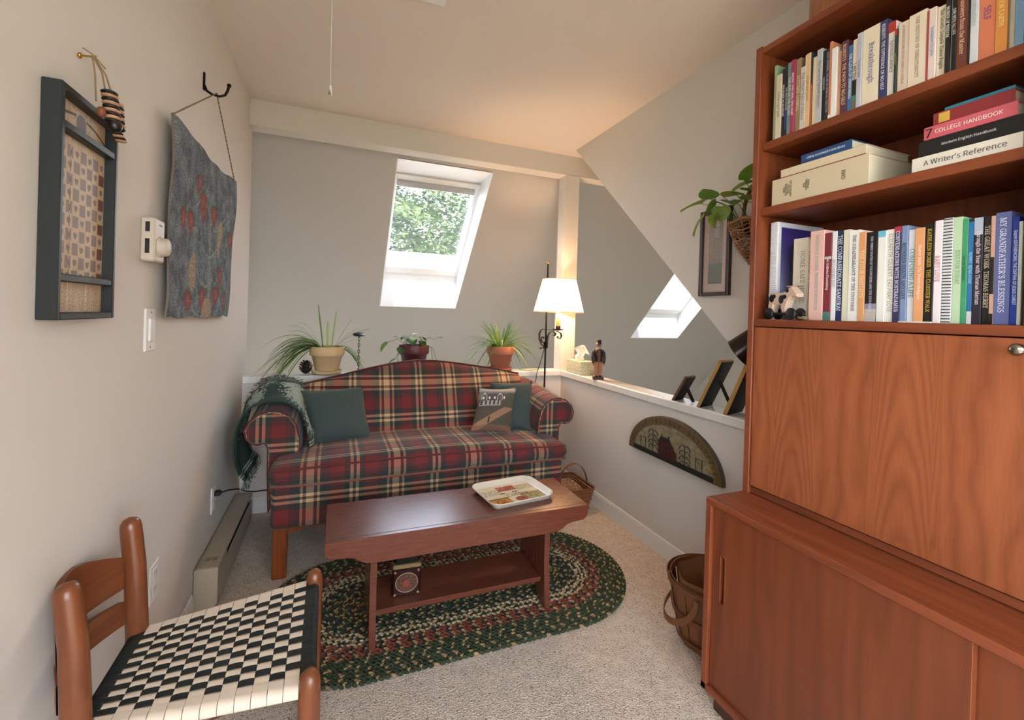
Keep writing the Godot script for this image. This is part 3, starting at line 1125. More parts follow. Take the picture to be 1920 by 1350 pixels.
# ---------------------------------------------------------------- chair
func build_chair():
	var s = thing("chair", "small ladder-back wooden chair with green and white woven seat", "chair", Vector3(0.26, 0, 1.8))
	var b
	var bf = Vector3(0.078, 0, 1.682)     # far back post
	var bn = Vector3(0.080, 0, 1.955)     # near back post
	var ff = Vector3(0.463, 0, 1.597)
	var fn = Vector3(0.470, 0, 1.985)
	for p in [bf, bn]:
		b = mb(s)
		var r = 0.0215
		b.tube([p + Vector3(0.01, 0, 0), p + Vector3(0.004, 0.25, 0), p + Vector3(0, 0.43, 0), p + Vector3(-0.008, 0.6, 0), p + Vector3(-0.018, 0.69, 0), p + Vector3(-0.0195, 0.703, 0), p + Vector3(-0.0205, 0.711, 0), p + Vector3(-0.021, 0.715, 0)], [r * 0.8, r, r * 1.05, r, r * 0.98, r * 0.9, r * 0.65, r * 0.2], 16)
		put(s, "back_post", b, M.chair_wood)
	for p in [ff, fn]:
		b = mb(s)
		var r = 0.0215
		b.tube([p, p + Vector3(0, 0.2, 0), p + Vector3(0, 0.40, 0), p + Vector3(0, 0.445, 0), p + Vector3(0, 0.462, 0), p + Vector3(0, 0.470, 0), p + Vector3(0, 0.473, 0)], [r * 0.75, r, r * 1.02, r, r * 0.85, r * 0.5, r * 0.1], 16)
		put(s, "front_leg", b, M.chair_wood)
	# bent slats
	for e in [[0.59, 0.075, 0.042], [0.495, 0.055, 0.008]]:
		b = mb(s)
		var P = []
		var U = []
		for side in 2:
			P = []
			U = []
			for i in 17:
				var t = i / 16.0
				var z = lerpf(bf.z + 0.012, bn.z - 0.012, t)
				var bow = 0.042 * sin(t * PI)
				var x = 0.052 - bow + (0.006 if side == 1 else -0.006)
				var top = e[0] + e[1] * 0.5 + e[2] * sin(t * PI)
				var low = e[0] - e[1] * 0.5
				var row = []
				var ur = []
				for j in 5:
					var y = lerpf(low, top, j / 4.0)
					row.append(Vector3(x - 0.03 * (y - 0.43), y, z))
					ur.append(Vector2(y, z))
				P.append(row)
				U.append(ur)
			b.grid(P, U, side == 1)
			if side == 0:
				M["tmp"] = P
		var Q = M["tmp"]
		for j in [0, 4]:
			var A = []
			var UA = []
			for i in 17:
				A.append([Q[i][j], P[i][j]])
				UA.append([Vector2(0, i * 0.02), Vector2(0.012, i * 0.02)])
			b.grid(A, UA, j == 0)
		put(s, "slat", b, M.chair_wood)
	# seat rails and lower rungs
	for e in [[bf, bn, 0.43], [ff, fn, 0.43], [bf, ff, 0.43], [bn, fn, 0.43], [bf, ff, 0.16], [bn, fn, 0.16], [ff, fn, 0.24], [ff, fn, 0.12], [bf, ff, 0.27], [bn, fn, 0.27]]:
		b = mb(s)
		b.rod(e[0] + Vector3(0, e[2], 0), e[1] + Vector3(0, e[2], 0), 0.0095 if e[2] > 0.4 else 0.009, 10)
		put(s, "rail" if e[2] > 0.4 else "rung", b, M.chair_wood)
	# woven seat: green tape from front to back, white tape from side to side
	var white = paint(Color(0.84, 0.78, 0.70), 0.85)
	var green = paint(Color(0.045, 0.085, 0.07), 0.85)
	var nw = 12
	var ng = 16
	var H = 0.443
	var at = func(u, v):       # u 0 back .. 1 front, v 0 far .. 1 near
		return bf.lerp(ff, u).lerp(bn.lerp(fn, u), v)
	var mu = 0.052             # the tapes stop short of the posts
	var mv = 0.070
	for kind in 2:
		var cnt = nw if kind == 0 else ng
		var across = ng if kind == 0 else nw
		for k in cnt:
			b = mb(s)
			var P = []
			var U = []
			var steps = across * 5
			for i in range(-6, steps + 7):
				var t = clampf(float(i) / steps, 0.0, 1.0)
				var mg = mu if kind == 0 else mv
				var mo = mv if kind == 0 else mu
				var w0 = mg + (1.0 - 2.0 * mg) * (k + 0.02) / cnt
				var w1 = mg + (1.0 - 2.0 * mg) * (k + 0.98) / cnt
				var cell = (t - mo) / (1.0 - 2.0 * mo) * across - 0.5
				var par = 1.0 if k % 2 == 0 else -1.0
				var wave = cos(PI * cell) * par * (1.0 if kind == 0 else -1.0)
				wave = clampf(wave * 1.8, -1.0, 1.0)
				if t < mo or t > 1.0 - mo:
					wave = 0.9
				var y = H + wave * 0.0014
				var p
				var q
				if kind == 0:
					p = at.call(w0, t)
					q = at.call(w1, t)
				else:
					p = at.call(t, w0)
					q = at.call(t, w1)
				# the ends fold down round the rails
				var ov = 0.0
				if i < 0: ov = -i / 6.0
				if i > steps: ov = (i - steps) / 6.0
				if ov > 0.0:
					var d = (at.call(0.5, 1.0) - at.call(0.5, 0.0)).normalized() if kind == 0 else Vector3.RIGHT
					d = d * (-1.0 if i < 0 else 1.0)
					p += d * sin(ov * PI * 0.85) * 0.0135
					q += d * sin(ov * PI * 0.85) * 0.0135
					y = 0.43 + cos(ov * PI * 0.85) * 0.0135
				P.append([Vector3(p.x, y, p.z), Vector3(q.x, y, q.z)])
				U.append([Vector2.ZERO, Vector2.RIGHT])
			b.grid(P, U, kind == 0)
			put(s, "white_tape" if kind == 0 else "green_tape", b, white if kind == 0 else green)

# ---------------------------------------------------------------- braided rug
func build_rug():
	var s = thing("braided_rug", "oval braided rug in green, rust, cream and gold under the bench", "rug", Vector3(1.03, 0, 1.08))
	var rng := RandomNumberGenerator.new()
	rng.seed = 9
	var R = 0.405
	var L = 0.40
	var n = 25
	var w = R / n
	var green = Color(0.030, 0.045, 0.020)
	var black = Color(0.018, 0.020, 0.016)
	var tan_ = Color(0.30, 0.20, 0.095)
	var cream = Color(0.46, 0.35, 0.21)
	var rust = Color(0.16, 0.040, 0.022)
	var gold = Color(0.30, 0.185, 0.045)
	var rm = paint(Color.WHITE, 0.95)
	rm.vertex_color_use_as_albedo = true
	for k in n:
		var r = R - (k + 0.5) * w
		var a
		var c2
		if k < 7: a = green; c2 = [green, green, tan_, green, green]
		elif k < 11: a = rust; c2 = [rust, black, tan_, rust, rust]
		elif k < 15: a = cream; c2 = [cream, green, cream, tan_, black]
		elif k < 19: a = black; c2 = [green, black, black, tan_, green]
		elif k < 22: a = gold; c2 = [gold, black, gold, black, green]
		elif k < 24: a = rust; c2 = [green, gold, rust, black, green]
		else: a = gold; c2 = [gold, gold, rust, black, gold]
		var turn = rng.randi() % 5
		var b = mb(s, true)
		var per = 4.0 * L + TAU * r
		var cnt = int(per / 0.0205)
		for strand in 2:
			for i in cnt:
				var t = fposmod((i + 0.5 * strand + 0.3 * k) / cnt, 1.0) * per
				var p
				var d
				if t < 2.0 * L:
					p = Vector2(-L + t, r)
					d = Vector2(1, 0)
				elif t < 2.0 * L + PI * r:
					var an = PI / 2 - (t - 2.0 * L) / r
					p = Vector2(L, 0) + Vector2(cos(an), sin(an)) * r
					d = Vector2(sin(an), -cos(an))
				elif t < 4.0 * L + PI * r:
					p = Vector2(L - (t - 2.0 * L - PI * r), -r)
					d = Vector2(-1, 0)
				else:
					var an = -PI / 2 - (t - 4.0 * L - PI * r) / r
					p = Vector2(-L, 0) + Vector2(cos(an), sin(an)) * r
					d = Vector2(sin(an), -cos(an))
				var nr = Vector2(-d.y, d.x)
				var q = p + nr * (0.0036 if strand == 0 else -0.0036)
				var dir = (d + nr * (0.55 if strand == 0 else -0.55)).normalized()
				var cc: Color = c2[(i * 2 + strand + turn + i / 7) % 5]
				b.col = cc * rng.randf_range(0.75, 1.2)
				var xf = Transform3D(Basis(Vector3(dir.x, 0, dir.y), Vector3.UP, Vector3(-dir.y, 0, dir.x)), Vector3(1.03 + q.x, 0.0065, 1.08 + q.y))
				b.ball(Vector3.ZERO, Vector3(0.0125, 0.0065, 0.0062), 6, 4, xf)
		put(s, "braid", b, rm)

# ---------------------------------------------------------------- books
const ORD := ["first", "second", "third", "fourth", "fifth", "sixth", "seventh", "eighth", "ninth", "tenth", "eleventh", "twelfth", "thirteenth", "fourteenth", "fifteenth", "sixteenth", "seventeenth", "eighteenth", "nineteenth", "twentieth"]
const TENS := ["", "", "twenty", "thirty", "forty"]
func ordinal(i: int) -> String:      # 1-based
	if i <= 20:
		return ORD[i - 1]
	if i % 10 == 0:
		return ["", "", "", "thirtieth", "fortieth"][i / 10]
	return TENS[i / 10] + "-" + ORD[i % 10 - 1]

# standing book: spine faces -x
func standing_book(e: Array, y: float, x: float, depth: float, label: String, group: String, bands: Array):
	var z0 = e[0] + 0.0003
	var z1 = e[1] - 0.0003
	var t = z1 - z0
	var h = e[2]
	var s = thing("book", label, "book", Vector3(x + depth / 2, y, (z0 + z1) / 2), group)
	var c = minf(0.0016, t * 0.2)
	var b = mb(s)
	b.between(Vector3(x, y, z0), Vector3(x + c, y + h, z1), 0.0006)
	b.between(Vector3(x + c * 0.5, y, z0), Vector3(x + depth, y + h, z0 + c), 0.0003)
	b.between(Vector3(x + c * 0.5, y, z1 - c), Vector3(x + depth, y + h, z1), 0.0003)
	put(s, "cover", b, paint(Color(e[3]), 0.45))
	if t > 0.004:
		b = mb(s)
		b.between(Vector3(x + c, y + 0.0015, z0 + c), Vector3(x + depth - 0.002, y + h - 0.002, z1 - c), 0.0)
		put(s, "pages", b, M.paper)
	for k in bands:
		b = mb(s)
		b.between(Vector3(x - 0.0004, y + h * k[0], z0 + 0.0002), Vector3(x + 0.0006, y + h * k[1], z1 - 0.0002), 0.0)
		put(s, "spine_band", b, paint(Color(k[2]), 0.5))
	if e[4] != "":
		b = mb(s)
		var xf = Transform3D(Basis(Vector3.DOWN, Vector3(0, 0, 1), Vector3.LEFT), Vector3(x - 0.0006, y + h * 0.53, (z0 + z1) / 2))
		var txt: String = e[4]
		b.text(txt, font_serif if e[6] == 1 else font_sans, h * clampf(0.30 + 0.025 * txt.length(), 0.4, 0.84), t * (0.62 if t < 0.018 else 0.42), xf)
		put(s, "title", b, paint(Color(e[5]), 0.6))
	return s

func lying_book(z0: float, z1: float, y0: float, y1: float, x: float, depth: float, col: String, txt: String, tcol: String, serif: bool, label: String, size := 0.5):
	var s = thing("book", label, "book", Vector3(x + depth / 2, y0, (z0 + z1) / 2), "books lying on the middle shelf")
	var b = mb(s)
	var c = 0.0022
	b.between(Vector3(x, y0, z0), Vector3(x + c, y1, z1), 0.002)
	b.between(Vector3(x + 0.001, y0, z0), Vector3(x + depth, y0 + c, z1), 0.0006)
	b.between(Vector3(x + 0.001, y1 - c, z0), Vector3(x + depth, y1, z1), 0.0006)
	put(s, "cover", b, paint(Color(col), 0.45))
	b = mb(s)
	b.between(Vector3(x + c, y0 + c, z0 + 0.003), Vector3(x + depth - 0.003, y1 - c, z1 - 0.003), 0.0)
	put(s, "pages", b, M.paper)
	if txt != "":
		b = mb(s)
		b.text(txt, font_serif if serif else font_sans, (z1 - z0) * 0.75, (y1 - y0) * size, Transform3D(Basis(Vector3(0, 0, 1), Vector3.UP, Vector3.LEFT), Vector3(x - 0.0006, (y0 + y1) / 2, (z0 + z1) / 2)))
		put(s, "title", b, paint(Color(tcol), 0.6))
	return s

func build_books():
	var rng := RandomNumberGenerator.new()
	rng.seed = 3
	var n = 0
	var bandt = {20: [[0.0, 0.13, "6f6a58"], [0.13, 0.2, "3f8f62"], [0.2, 0.42, "1a1a1c"]], 25: [[0.9, 1.0, "b23a34"]], 10: [[0.0, 0.55, "b7603a"]], 3: [[0.1, 0.4, "2d3a78"]], 15: [[0.0, 0.05, "f0eee8"]]}
	for e in TOP_BOOKS:
		var bands = bandt.get(n, [])
		if e[7].contains("red top"):
			bands = [[0.86, 1.0, "b23a34"]]
		n += 1
		standing_book(e, 1.8085, 1.787 + rng.randf_range(-0.001, 0.006), rng.randf_range(0.13, 0.17), "%s book, %s from the left on the top shelf" % [e[7], ordinal(n)], "books standing on the top shelf", bands)
	n = 0
	for e in LOW_BOOKS:
		var bands = []
		if e[7].contains("red top"): bands = [[0.94, 1.0, "a83048"]]
		elif e[7].contains("cyan"): bands = [[0.93, 1.0, "6fb9cf"]]
		elif e[7].contains("blue stripe"): bands = [[0.12, 0.97, "2f6ea3"], [0.0, 0.12, "cfcfd2"]]
		elif e[7].contains("pale glow"): bands = [[0.0, 0.14, "b8b0a6"], [0.14, 0.2, "8d85a0"]]
		elif e[7].contains("tan and black"): bands = [[0.0, 0.10, "1a1a1a"], [0.28, 0.62, "1a1a1a"]]
		elif e[7] == "dark red": bands = [[0.70, 0.73, "b9b9b9"], [0.0, 0.10, "4b7a6d"]]
		elif e[7] == "dark plum": bands = [[0.84, 1.0, "a9b3c4"]]
		n += 1
		var x = 1.787 + rng.randf_range(-0.001, 0.006)
		var d = rng.randf_range(0.14, 0.18)
		if n == 1:
			x = 1.815
			d = 0.215
		elif n < 7:
			x = 1.826
		var s = standing_book(e, 1.2345, x, d, "%s book, %s from the left in the row above the flap" % [e[7], ordinal(n)], "books standing above the writing flap", bands)
		if e[7].contains("-bound"):
			# comb or wire binding down the spine
			var b = mb(s)
			var cnt = 44 if n == 1 else 34
			for i in cnt:
				var yy = 1.2345 + e[2] * (i + 0.5) / cnt
				b.tube([Vector3(x + 0.006, yy, e[0] + 0.001), Vector3(x - 0.003, yy, e[0] + 0.002), Vector3(x - 0.003, yy, e[1] - 0.002), Vector3(x + 0.006, yy, e[1] - 0.001)], 0.0011, 4, false)
			put(s, "wire_binding", b, paint(Color(0.85, 0.85, 0.87), 0.4) if n == 1 else M.black)
		if n == 1:
			var b = mb(s)
			b.between(Vector3(1.822, 1.2345, 1.9723), Vector3(2.028, 1.5475, 1.9732), 0.0)
			put(s, "white_cover", b, paint(Color(0.84, 0.85, 0.88), 0.4))
			b = mb(s)
			b.between(Vector3(1.830, 1.262, 1.9731), Vector3(2.02, 1.533, 1.9737), 0.0)
			var pic = picture(8, 64, func(_x, yy): return Color(0.20, 0.16, 0.42).lerp(Color(0.66, 0.66, 0.78), pow(yy / 63.0, 1.1)))
			var pm = textured(pic, 0.35, 1.0, -1.0 / 0.271)
			pm.uv1_offset = Vector3(0, 1.533 / 0.271, 0)
			put(s, "printed_picture", b, pm, "violet picture printed on the cover")
	# loose sheets under a few paperbacks
	var ls = thing("paper_sheets", "few white sheets lying at the shelf edge under four paperbacks", "paper", Vector3(1.786, 1.2343, 2.36))
	var b = mb(ls)
	b.between(Vector3(1.7795, 1.2342, 2.327), Vector3(1.7865, 1.2375, 2.392), 0.0005)
	put(ls, "sheets", b, M.white_plastic)
	# lying books
	var dict = lying_book(1.966, 2.247, 1.5965, 1.678, 1.790, 0.215, "cfc0a2", "", "3b352c", true, "very thick cream dictionary lying flat at the left of the middle shelf")
	for w in [["THE", 2.008, 0.25], ["RANDOM", 2.015, 0.5], ["HOUSE", 2.022, 0.42], ["DICTIONARY", 2.030, 0.66], ["The", 2.072, 0.2], ["Unabridged", 2.078, 0.62], ["Edition", 2.085, 0.42], ["RHD", 2.183, 0.34]]:
		b = mb(dict)
		b.text(w[0], font_serif, 0.078 * w[2], 0.0062 if w[0] != "RHD" else 0.012, Transform3D(Basis(Vector3.DOWN, Vector3(0, 0, 1), Vector3.LEFT), Vector3(1.7894, 1.638, w[1])))
		put(dict, "title", b, paint(Color("4a4238"), 0.7))
	lying_book(1.99, 2.236, 1.6785, 1.706, 1.796, 0.19, "d9c9ac", "", "888888", true, "thin cream book with red edge lying on the dictionary")
	b = mb(get_child(get_child_count() - 1))
	b.between(Vector3(1.7955, 1.679, 1.991), Vector3(1.80, 1.682, 2.235), 0.0)
	put(get_child(get_child_count() - 1), "red_edge", b, paint(Color(0.55, 0.15, 0.13), 0.6))
	lying_book(2.055, 2.199, 1.7065, 1.732, 1.796, 0.11, "244a7a", "LINDA GOODMAN'S SUN SIGNS", "e8ecf2", true, "small blue paperback lying on top of the cream books")
	lying_book(2.340, 2.529, 1.5965, 1.630, 1.790, 0.15, "e2dccf", "A Writer's Reference", "54545a", false, "white handbook at the bottom of the right hand pile", 0.42)
	lying_book(2.352, 2.532, 1.6305, 1.667, 1.792, 0.15, "17181a", "Modern English Handbook", "cfcfcf", false, "thick black handbook second from the bottom of the pile", 0.22)
	lying_book(2.362, 2.520, 1.6675, 1.697, 1.790, 0.15, "c95f6c", "COLLEGE HANDBOOK", "f3dfe0", false, "pink handbook in the middle of the right hand pile", 0.3)
	b = mb(get_child(get_child_count() - 1))
	b.text("7", font_sans, 0.02, 0.02, Transform3D(Basis(Vector3(0, 0, 1), Vector3.UP, Vector3.LEFT), Vector3(1.7892, 1.682, 2.372)))
	put(get_child(get_child_count() - 1), "number", b, M.black)
	lying_book(2.377, 2.514, 1.6975, 1.726, 1.794, 0.14, "8a2f34", "", "cda33c", false, "red hardback with yellow label near the top of the pile")
	b = mb(get_child(get_child_count() - 1))
	b.between(Vector3(1.7934, 1.701, 2.388), Vector3(1.795, 1.7225, 2.408), 0.0)
	put(get_child(get_child_count() - 1), "spine_label", b, paint(Color("cda84a"), 0.6))
	lying_book(2.395, 2.512, 1.7265, 1.735, 1.800, 0.13, "2f7c94", "", "888888", false, "thin teal book on top of the right hand pile")
	# black and white cow pull toy
	var cw = thing("toy_cow", "wooden black and white cow pull toy on black wheels", "toy", Vector3(1.789, 1.2342, 2.022))
	cw.rotation.y = -0.16
	var local = func(): return MB.new()
	b = local.call()
	b.between(Vector3(-0.0115, 0.014, -0.055), Vector3(0.0115, 0.022, 0.055), 0.002)
	put(cw, "platform", b, M.black)
	for z in [-0.042, 0.042]:
		for x in [-0.0165, 0.0165]:
			b = local.call()
			b.lathe([Vector2(0, -0.005), Vector2(0.015, -0.005), Vector2(0.018, -0.002), Vector2(0.018, 0.002), Vector2(0.015, 0.005), Vector2(0, 0.005)], 18, Transform3D(Basis(Vector3(0, 1, 0), Vector3(-1, 0, 0), Vector3(0, 0, 1)), Vector3(x, 0.018, z)))
			put(cw, "wheel", b, M.black)
	b = local.call()
	var cow = [Vector2(-0.052, 0.022), Vector2(-0.054, 0.05), Vector2(-0.056, 0.075), Vector2(-0.05, 0.084), Vector2(0.0, 0.084), Vector2(0.018, 0.09), Vector2(0.028, 0.1), Vector2(0.038, 0.101), Vector2(0.06, 0.078), Vector2(0.058, 0.068), Vector2(0.036, 0.068), Vector2(0.026, 0.058), Vector2(0.02, 0.04), Vector2(0.018, 0.022), Vector2(0.0, 0.022), Vector2(-0.004, 0.045), Vector2(-0.03, 0.046), Vector2(-0.034, 0.022)]
	b.prism(cow, Vector3(0.0, 0, 0), Vector3(0, 0, 1), Vector3.UP, Vector3.LEFT, 0.013, 0.004)
	b.prism(cow, Vector3(0.0, 0, 0), Vector3(0, 0, 1), Vector3.UP, Vector3.RIGHT, 0.013, 0.004)
	put(cw, "body", b, paint(Color(0.78, 0.68, 0.60), 0.7))
	for sp in [[-0.037, 0.066, 0.009, 0.011], [-0.028, 0.072, 0.007, 0.006], [0.0, 0.062, 0.009, 0.012], [0.012, 0.07, 0.008, 0.006], [-0.051, 0.06, 0.004, 0.014], [0.022, 0.088, 0.006, 0.005]]:
		b = local.call()
		b.ball(Vector3(-0.0128, sp[1], sp[0]), Vector3(0.0022, sp[3] * 1.15, sp[2] * 1.15), 12, 6)
		put(cw, "spot", b, M.black)
	b = local.call()
	b.ball(Vector3(-0.012, 0.101, 0.03), Vector3(0.012, 0.003, 0.006), 10, 6)
	b.ball(Vector3(0.012, 0.101, 0.03), Vector3(0.012, 0.003, 0.006), 10, 6)
	put(cw, "ears", b, paint(Color(0.5, 0.38, 0.3), 0.7))
	b = local.call()
	var path = []
	for i in 22:
		path.append(Vector3(-0.012 + 0.012 * cos(i * 0.9), 0.004 + 0.003 * (i % 3), 0.075 + 0.012 * sin(i * 0.9) + i * 0.0006))
	b.tube(path, 0.0018, 5)
	put(cw, "pull_cord", b, M.twine)

# ---------------------------------------------------------------- left wall
func build_left_wall():
	# framed game board
	var s = thing("game_board", "dark green framed wooden game board hanging near the striped beads", "wall decor", Vector3(0, 1.19, 1.833))
	var fr = paint(Color(0.105, 0.125, 0.125), 0.45)
	var z0 = 1.722
	var z1 = 1.945
	var y0 = 1.19
	var y1 = 1.625
	var D = 0.032
	var b = mb(s)
	for e in [[Vector3(0.001, y0, z0), Vector3(D, y1, z0 + 0.011)], [Vector3(0.001, y0, z1 - 0.011), Vector3(D, y1, z1)], [Vector3(0.001, y0, z0 + 0.011), Vector3(D, y0 + 0.014, z1 - 0.011)], [Vector3(0.001, y1 - 0.014, z0 + 0.011), Vector3(D, y1, z1 - 0.011)]]:
		b = mb(s)
		b.between(e[0], e[1], 0.002)
		put(s, "frame_side", b, fr)
	for y in [1.262, 1.545]:
		b = mb(s)
		b.between(Vector3(0.004, y, z0 + 0.011), Vector3(D - 0.002, y + 0.014, z1 - 0.011), 0.0015)
		put(s, "divider", b, fr)
	var gn = noise(61, 1.0, 3)
	var gt = picture(224, 432, func(px, py):
		var u = px / 224.0
		var v = py / 432.0
		var c = Color(0.78, 0.68, 0.56).lerp(Color(0.66, 0.56, 0.45), clampf(gn.get_noise_2d(u * 30.0, v * 3.0) * 0.6 + 0.4, 0, 1))
		if v > 0.19 and v < 0.82:
			var gx = (u - 0.06) / 0.11
			var gy = (v - 0.215) / 0.062
			var ix = floori(gx)
			var iy = floori(gy)
			if ix >= 0 and ix < 8 and iy >= 0 and iy < 10:
				var fx = gx - ix
				var fy = gy - iy
				if (ix + iy) % 2 == 0:
					if fx > 0.06 and fx < 0.94 and fy > 0.06 and fy < 0.94:
						c = c.lerp(Color(0.42, 0.37, 0.37) if ix < 7 else Color(0.27, 0.12, 0.10), 0.75)  # last column painted brown as shaded, the taupe squares greyed by glare
				else:
					var hx = (fx - 0.5) * 3.2
					var hy = (0.55 - fy) * 3.2
					var q = hx * hx + hy * hy - 0.55
					if q * q * q - hx * hx * hy * hy * hy < 0.0:
						c = c.lerp(Color(0.36, 0.32, 0.30), 0.75)
		elif v <= 0.16:
			var q = Vector2((u - 0.5) * 1.2, (v - 0.10) * 2.0)
			if Vector2(q.x / 0.10, q.y / 0.09).length() < 1.0:
				c = Color(0.40, 0.35, 0.38)
			elif absf(q.y + 0.06 - 0.35 * q.x * q.x) < 0.012 and absf(q.x) > 0.1:
				c = Color(0.30, 0.25, 0.20)
			elif gn.get_noise_2d(u * 60.0, v * 110.0) > 0.42:
				c = Color(0.33, 0.28, 0.22)
		elif v > 0.85 and gn.get_noise_2d(u * 70.0 + 9.0, v * 120.0) > 0.36:
			c = Color(0.36, 0.31, 0.25)
		return c)
	var gm = textured(gt, 0.55)
	gm.uv1_scale = Vector3(-1.0 / (z1 - z0), -1.0 / (y1 - y0), 1)
	gm.uv1_offset = Vector3(z1 / (z1 - z0), y1 / (y1 - y0), 0)
	for k in 3:
		b = mb(s)
		var w = (z1 - z0 - 0.02) / 3.0
		b.between(Vector3(0.002, y0 + 0.01, z0 + 0.01 + w * k + 0.0006), Vector3(0.012, y1 - 0.01, z0 + 0.01 + w * (k + 1) - 0.0006), 0.0012)
		put(s, "plank", b, gm)
	# string of beads
	s = thing("bead_hanging", "striped black and tan beads on twine hung from a nail", "wall decor", Vector3(0.05, 1.58, 1.86))
	b = mb(s)
	b.rod(Vector3(0.0, 1.724, 1.825), Vector3(0.027, 1.726, 1.828), 0.0018, 6)
	b.ball(Vector3(0.004, 1.7242, 1.8255), Vector3(0.004, 0.006, 0.006), 8, 6)
	put(s, "nail", b, M.brass)
	b = mb(s)
	for e in [[Vector3(0.024, 1.7275, 1.828), Vector3(0.034, 1.685, 1.838), Vector3(0.042, 1.628, 1.852)], [Vector3(0.025, 1.7275, 1.829), Vector3(0.046, 1.69, 1.842), Vector3(0.060, 1.648, 1.862)], [Vector3(0.026, 1.7275, 1.828), Vector3(0.050, 1.69, 1.836), Vector3(0.066, 1.646, 1.848)], [Vector3(0.012, 1.736, 1.836), Vector3(0.027, 1.728, 1.83), Vector3(0.045, 1.706, 1.826)], [Vector3(0.022, 1.722, 1.829), Vector3(0.03, 1.7285, 1.827), Vector3(0.03, 1.722, 1.831)]]:
		b.tube(e, 0.0016, 5)
	put(s, "twine", b, M.twine)
	var tan_ = paint(Color(0.66, 0.50, 0.38), 0.6)
	var c0 = Vector3(0.064, 1.647, 1.856)
	for k in 9:
		b = mb(s)
		var c = c0 + Vector3(0.0005 * k, -0.0066 * k, -0.0012 * k)
		b.ball(c, Vector3(0.0142, 0.0052, 0.0142), 14, 8)
		put(s, "bead", b, M.black if k % 2 == 0 else tan_)
	for k in 8:
		b = mb(s)
		var c = Vector3(0.069, 1.632, 1.838) + Vector3(0.0, -0.0066 * k, -0.0015 * k)
		b.ball(c, Vector3(0.0125, 0.0052, 0.0125), 14, 8)
		put(s, "bead", b, tan_ if k % 2 == 0 else M.black)
	b = mb(s)
	b.ball(Vector3(0.072, 1.584, 1.85), Vector3(0.0125, 0.0125, 0.0125), 14, 10)
	put(s, "bead", b, paint(Color(0.10, 0.06, 0.06), 0.3))
	b = mb(s)
	b.ball(Vector3(0.056, 1.604, 1.866), Vector3(0.008, 0.010, 0.007), 12, 8)
	put(s, "bead", b, paint(Color(0.46, 0.25, 0.14), 0.6))
	for k in 4:
		b = mb(s)
		var a = -0.3 + k * 0.55
		b.ball(Vector3(0.075, 1.571 - 0.003 * k, 1.842 - 0.006 * k + 0.004), Vector3(0.010, 0.0035, 0.010), 12, 6, )
		put(s, "bead", b, M.black if k % 2 == 0 else tan_)
	# hooked rug
	s = thing("hooked_rug_hanging", "slate blue hooked wool wall hanging with red strawberries and a bird", "wall hanging", Vector3(0.02, 1.18, 0.94))
	var hn = noise(71, 1.0, 3)
	var berries = [[0.15, 0.46], [0.26, 0.45], [0.44, 0.34], [0.61, 0.33], [0.92, 0.45], [0.73, 0.72], [0.26, 0.9], [0.45, 0.87], [0.65, 0.85], [0.83, 0.88], [0.32, 0.21], [0.41, 0.29]]
	var ht = picture(360, 264, func(px, py):
		var u = px / 360.0
		var v = py / 264.0
		var g = hn.get_noise_2d(px * 0.9, py * 0.9)
		var lo = hn.get_noise_2d(u * 9.0, v * 6.0)
		var c = Color(0.36, 0.38, 0.42).lerp(Color(0.52, 0.56, 0.57), clampf(lo * 0.9 + 0.45, 0, 1))
		if hn.get_noise_2d(u * 14.0 + 50.0, v * 9.0) > 0.22 and u > 0.2 and v > 0.25:
			c = c.lerp(Color(0.46, 0.57, 0.54), 0.7)
		# stem and tendrils
		var st = absf(u - 0.56 + 0.02 * sin(v * 9.0))
		if st < 0.008 and v > 0.3 and v < 0.96: c = Color(0.62, 0.56, 0.52)
		for k in 4:
			var cy = 0.36 + 0.19 * k
			var d = absf(v - cy + 0.07 * sin((u - 0.3) * 14.0 + k))
			if d < 0.010 and u > 0.28 and u < 0.86 and sin(u * 20.0 + k * 2.0) > -0.2: c = Color(0.55, 0.60, 0.58)
		for q in berries:
			var fat = 0.036 + 0.02 * fposmod(q[0] * 7.3, 1.0)
			var e = Vector2((u - q[0] + (v - q[1]) * (fposmod(q[1] * 9.1, 1.0) - 0.5) * 0.5) / (fat * (1.0 if v < q[1] else clampf(1.0 - (v - q[1]) * 5.0, 0.5, 1.0))), (v - q[1]) / (0.08 if v > q[1] else 0.05))
			var l = e.length() + g * 0.55
			if l < 1.0: c = Color(0.57, 0.30, 0.28).lerp(Color(0.70, 0.47, 0.42), clampf(0.8 - l, 0, 0.6))
			elif l < 1.25 and v < q[1]: c = Color(0.30, 0.40, 0.34)
		for q in [[0.31, 0.75, 0.05, 0.10], [0.34, 0.66, 0.025, 0.04], [0.73, 0.44, 0.035, 0.09], [0.71, 0.55, 0.018, 0.06], [0.52, 0.96, 0.07, 0.08]]:
			if Vector2((u - q[0]) / q[2], (v - q[1]) / q[3]).length() + g * 0.2 < 1.0: c = Color(0.68, 0.58, 0.50)
		return c * (0.92 + g * 0.6 + 0.35 * hn.get_noise_2d(px * 2.7 + 300.0, py * 2.7)))
	var hm = textured(ht, 0.98)
	var hi = noise(72, 0.35, 2).get_image(512, 512)
	hm.heightmap_enabled = true
	hm.heightmap_scale = 0.5
	hm.heightmap_texture = ImageTexture.create_from_image(hi)
	b = mb(s)
	var tl = Vector3(0.03, 1.800, 1.368)
	var tr = Vector3(0.030, 1.832, 0.478)
	var bl = Vector3(0.026, 1.184, 1.378)
	var br = Vector3(0.026, 1.178, 0.545)
	var P = []
	var U = []
	var Q = []
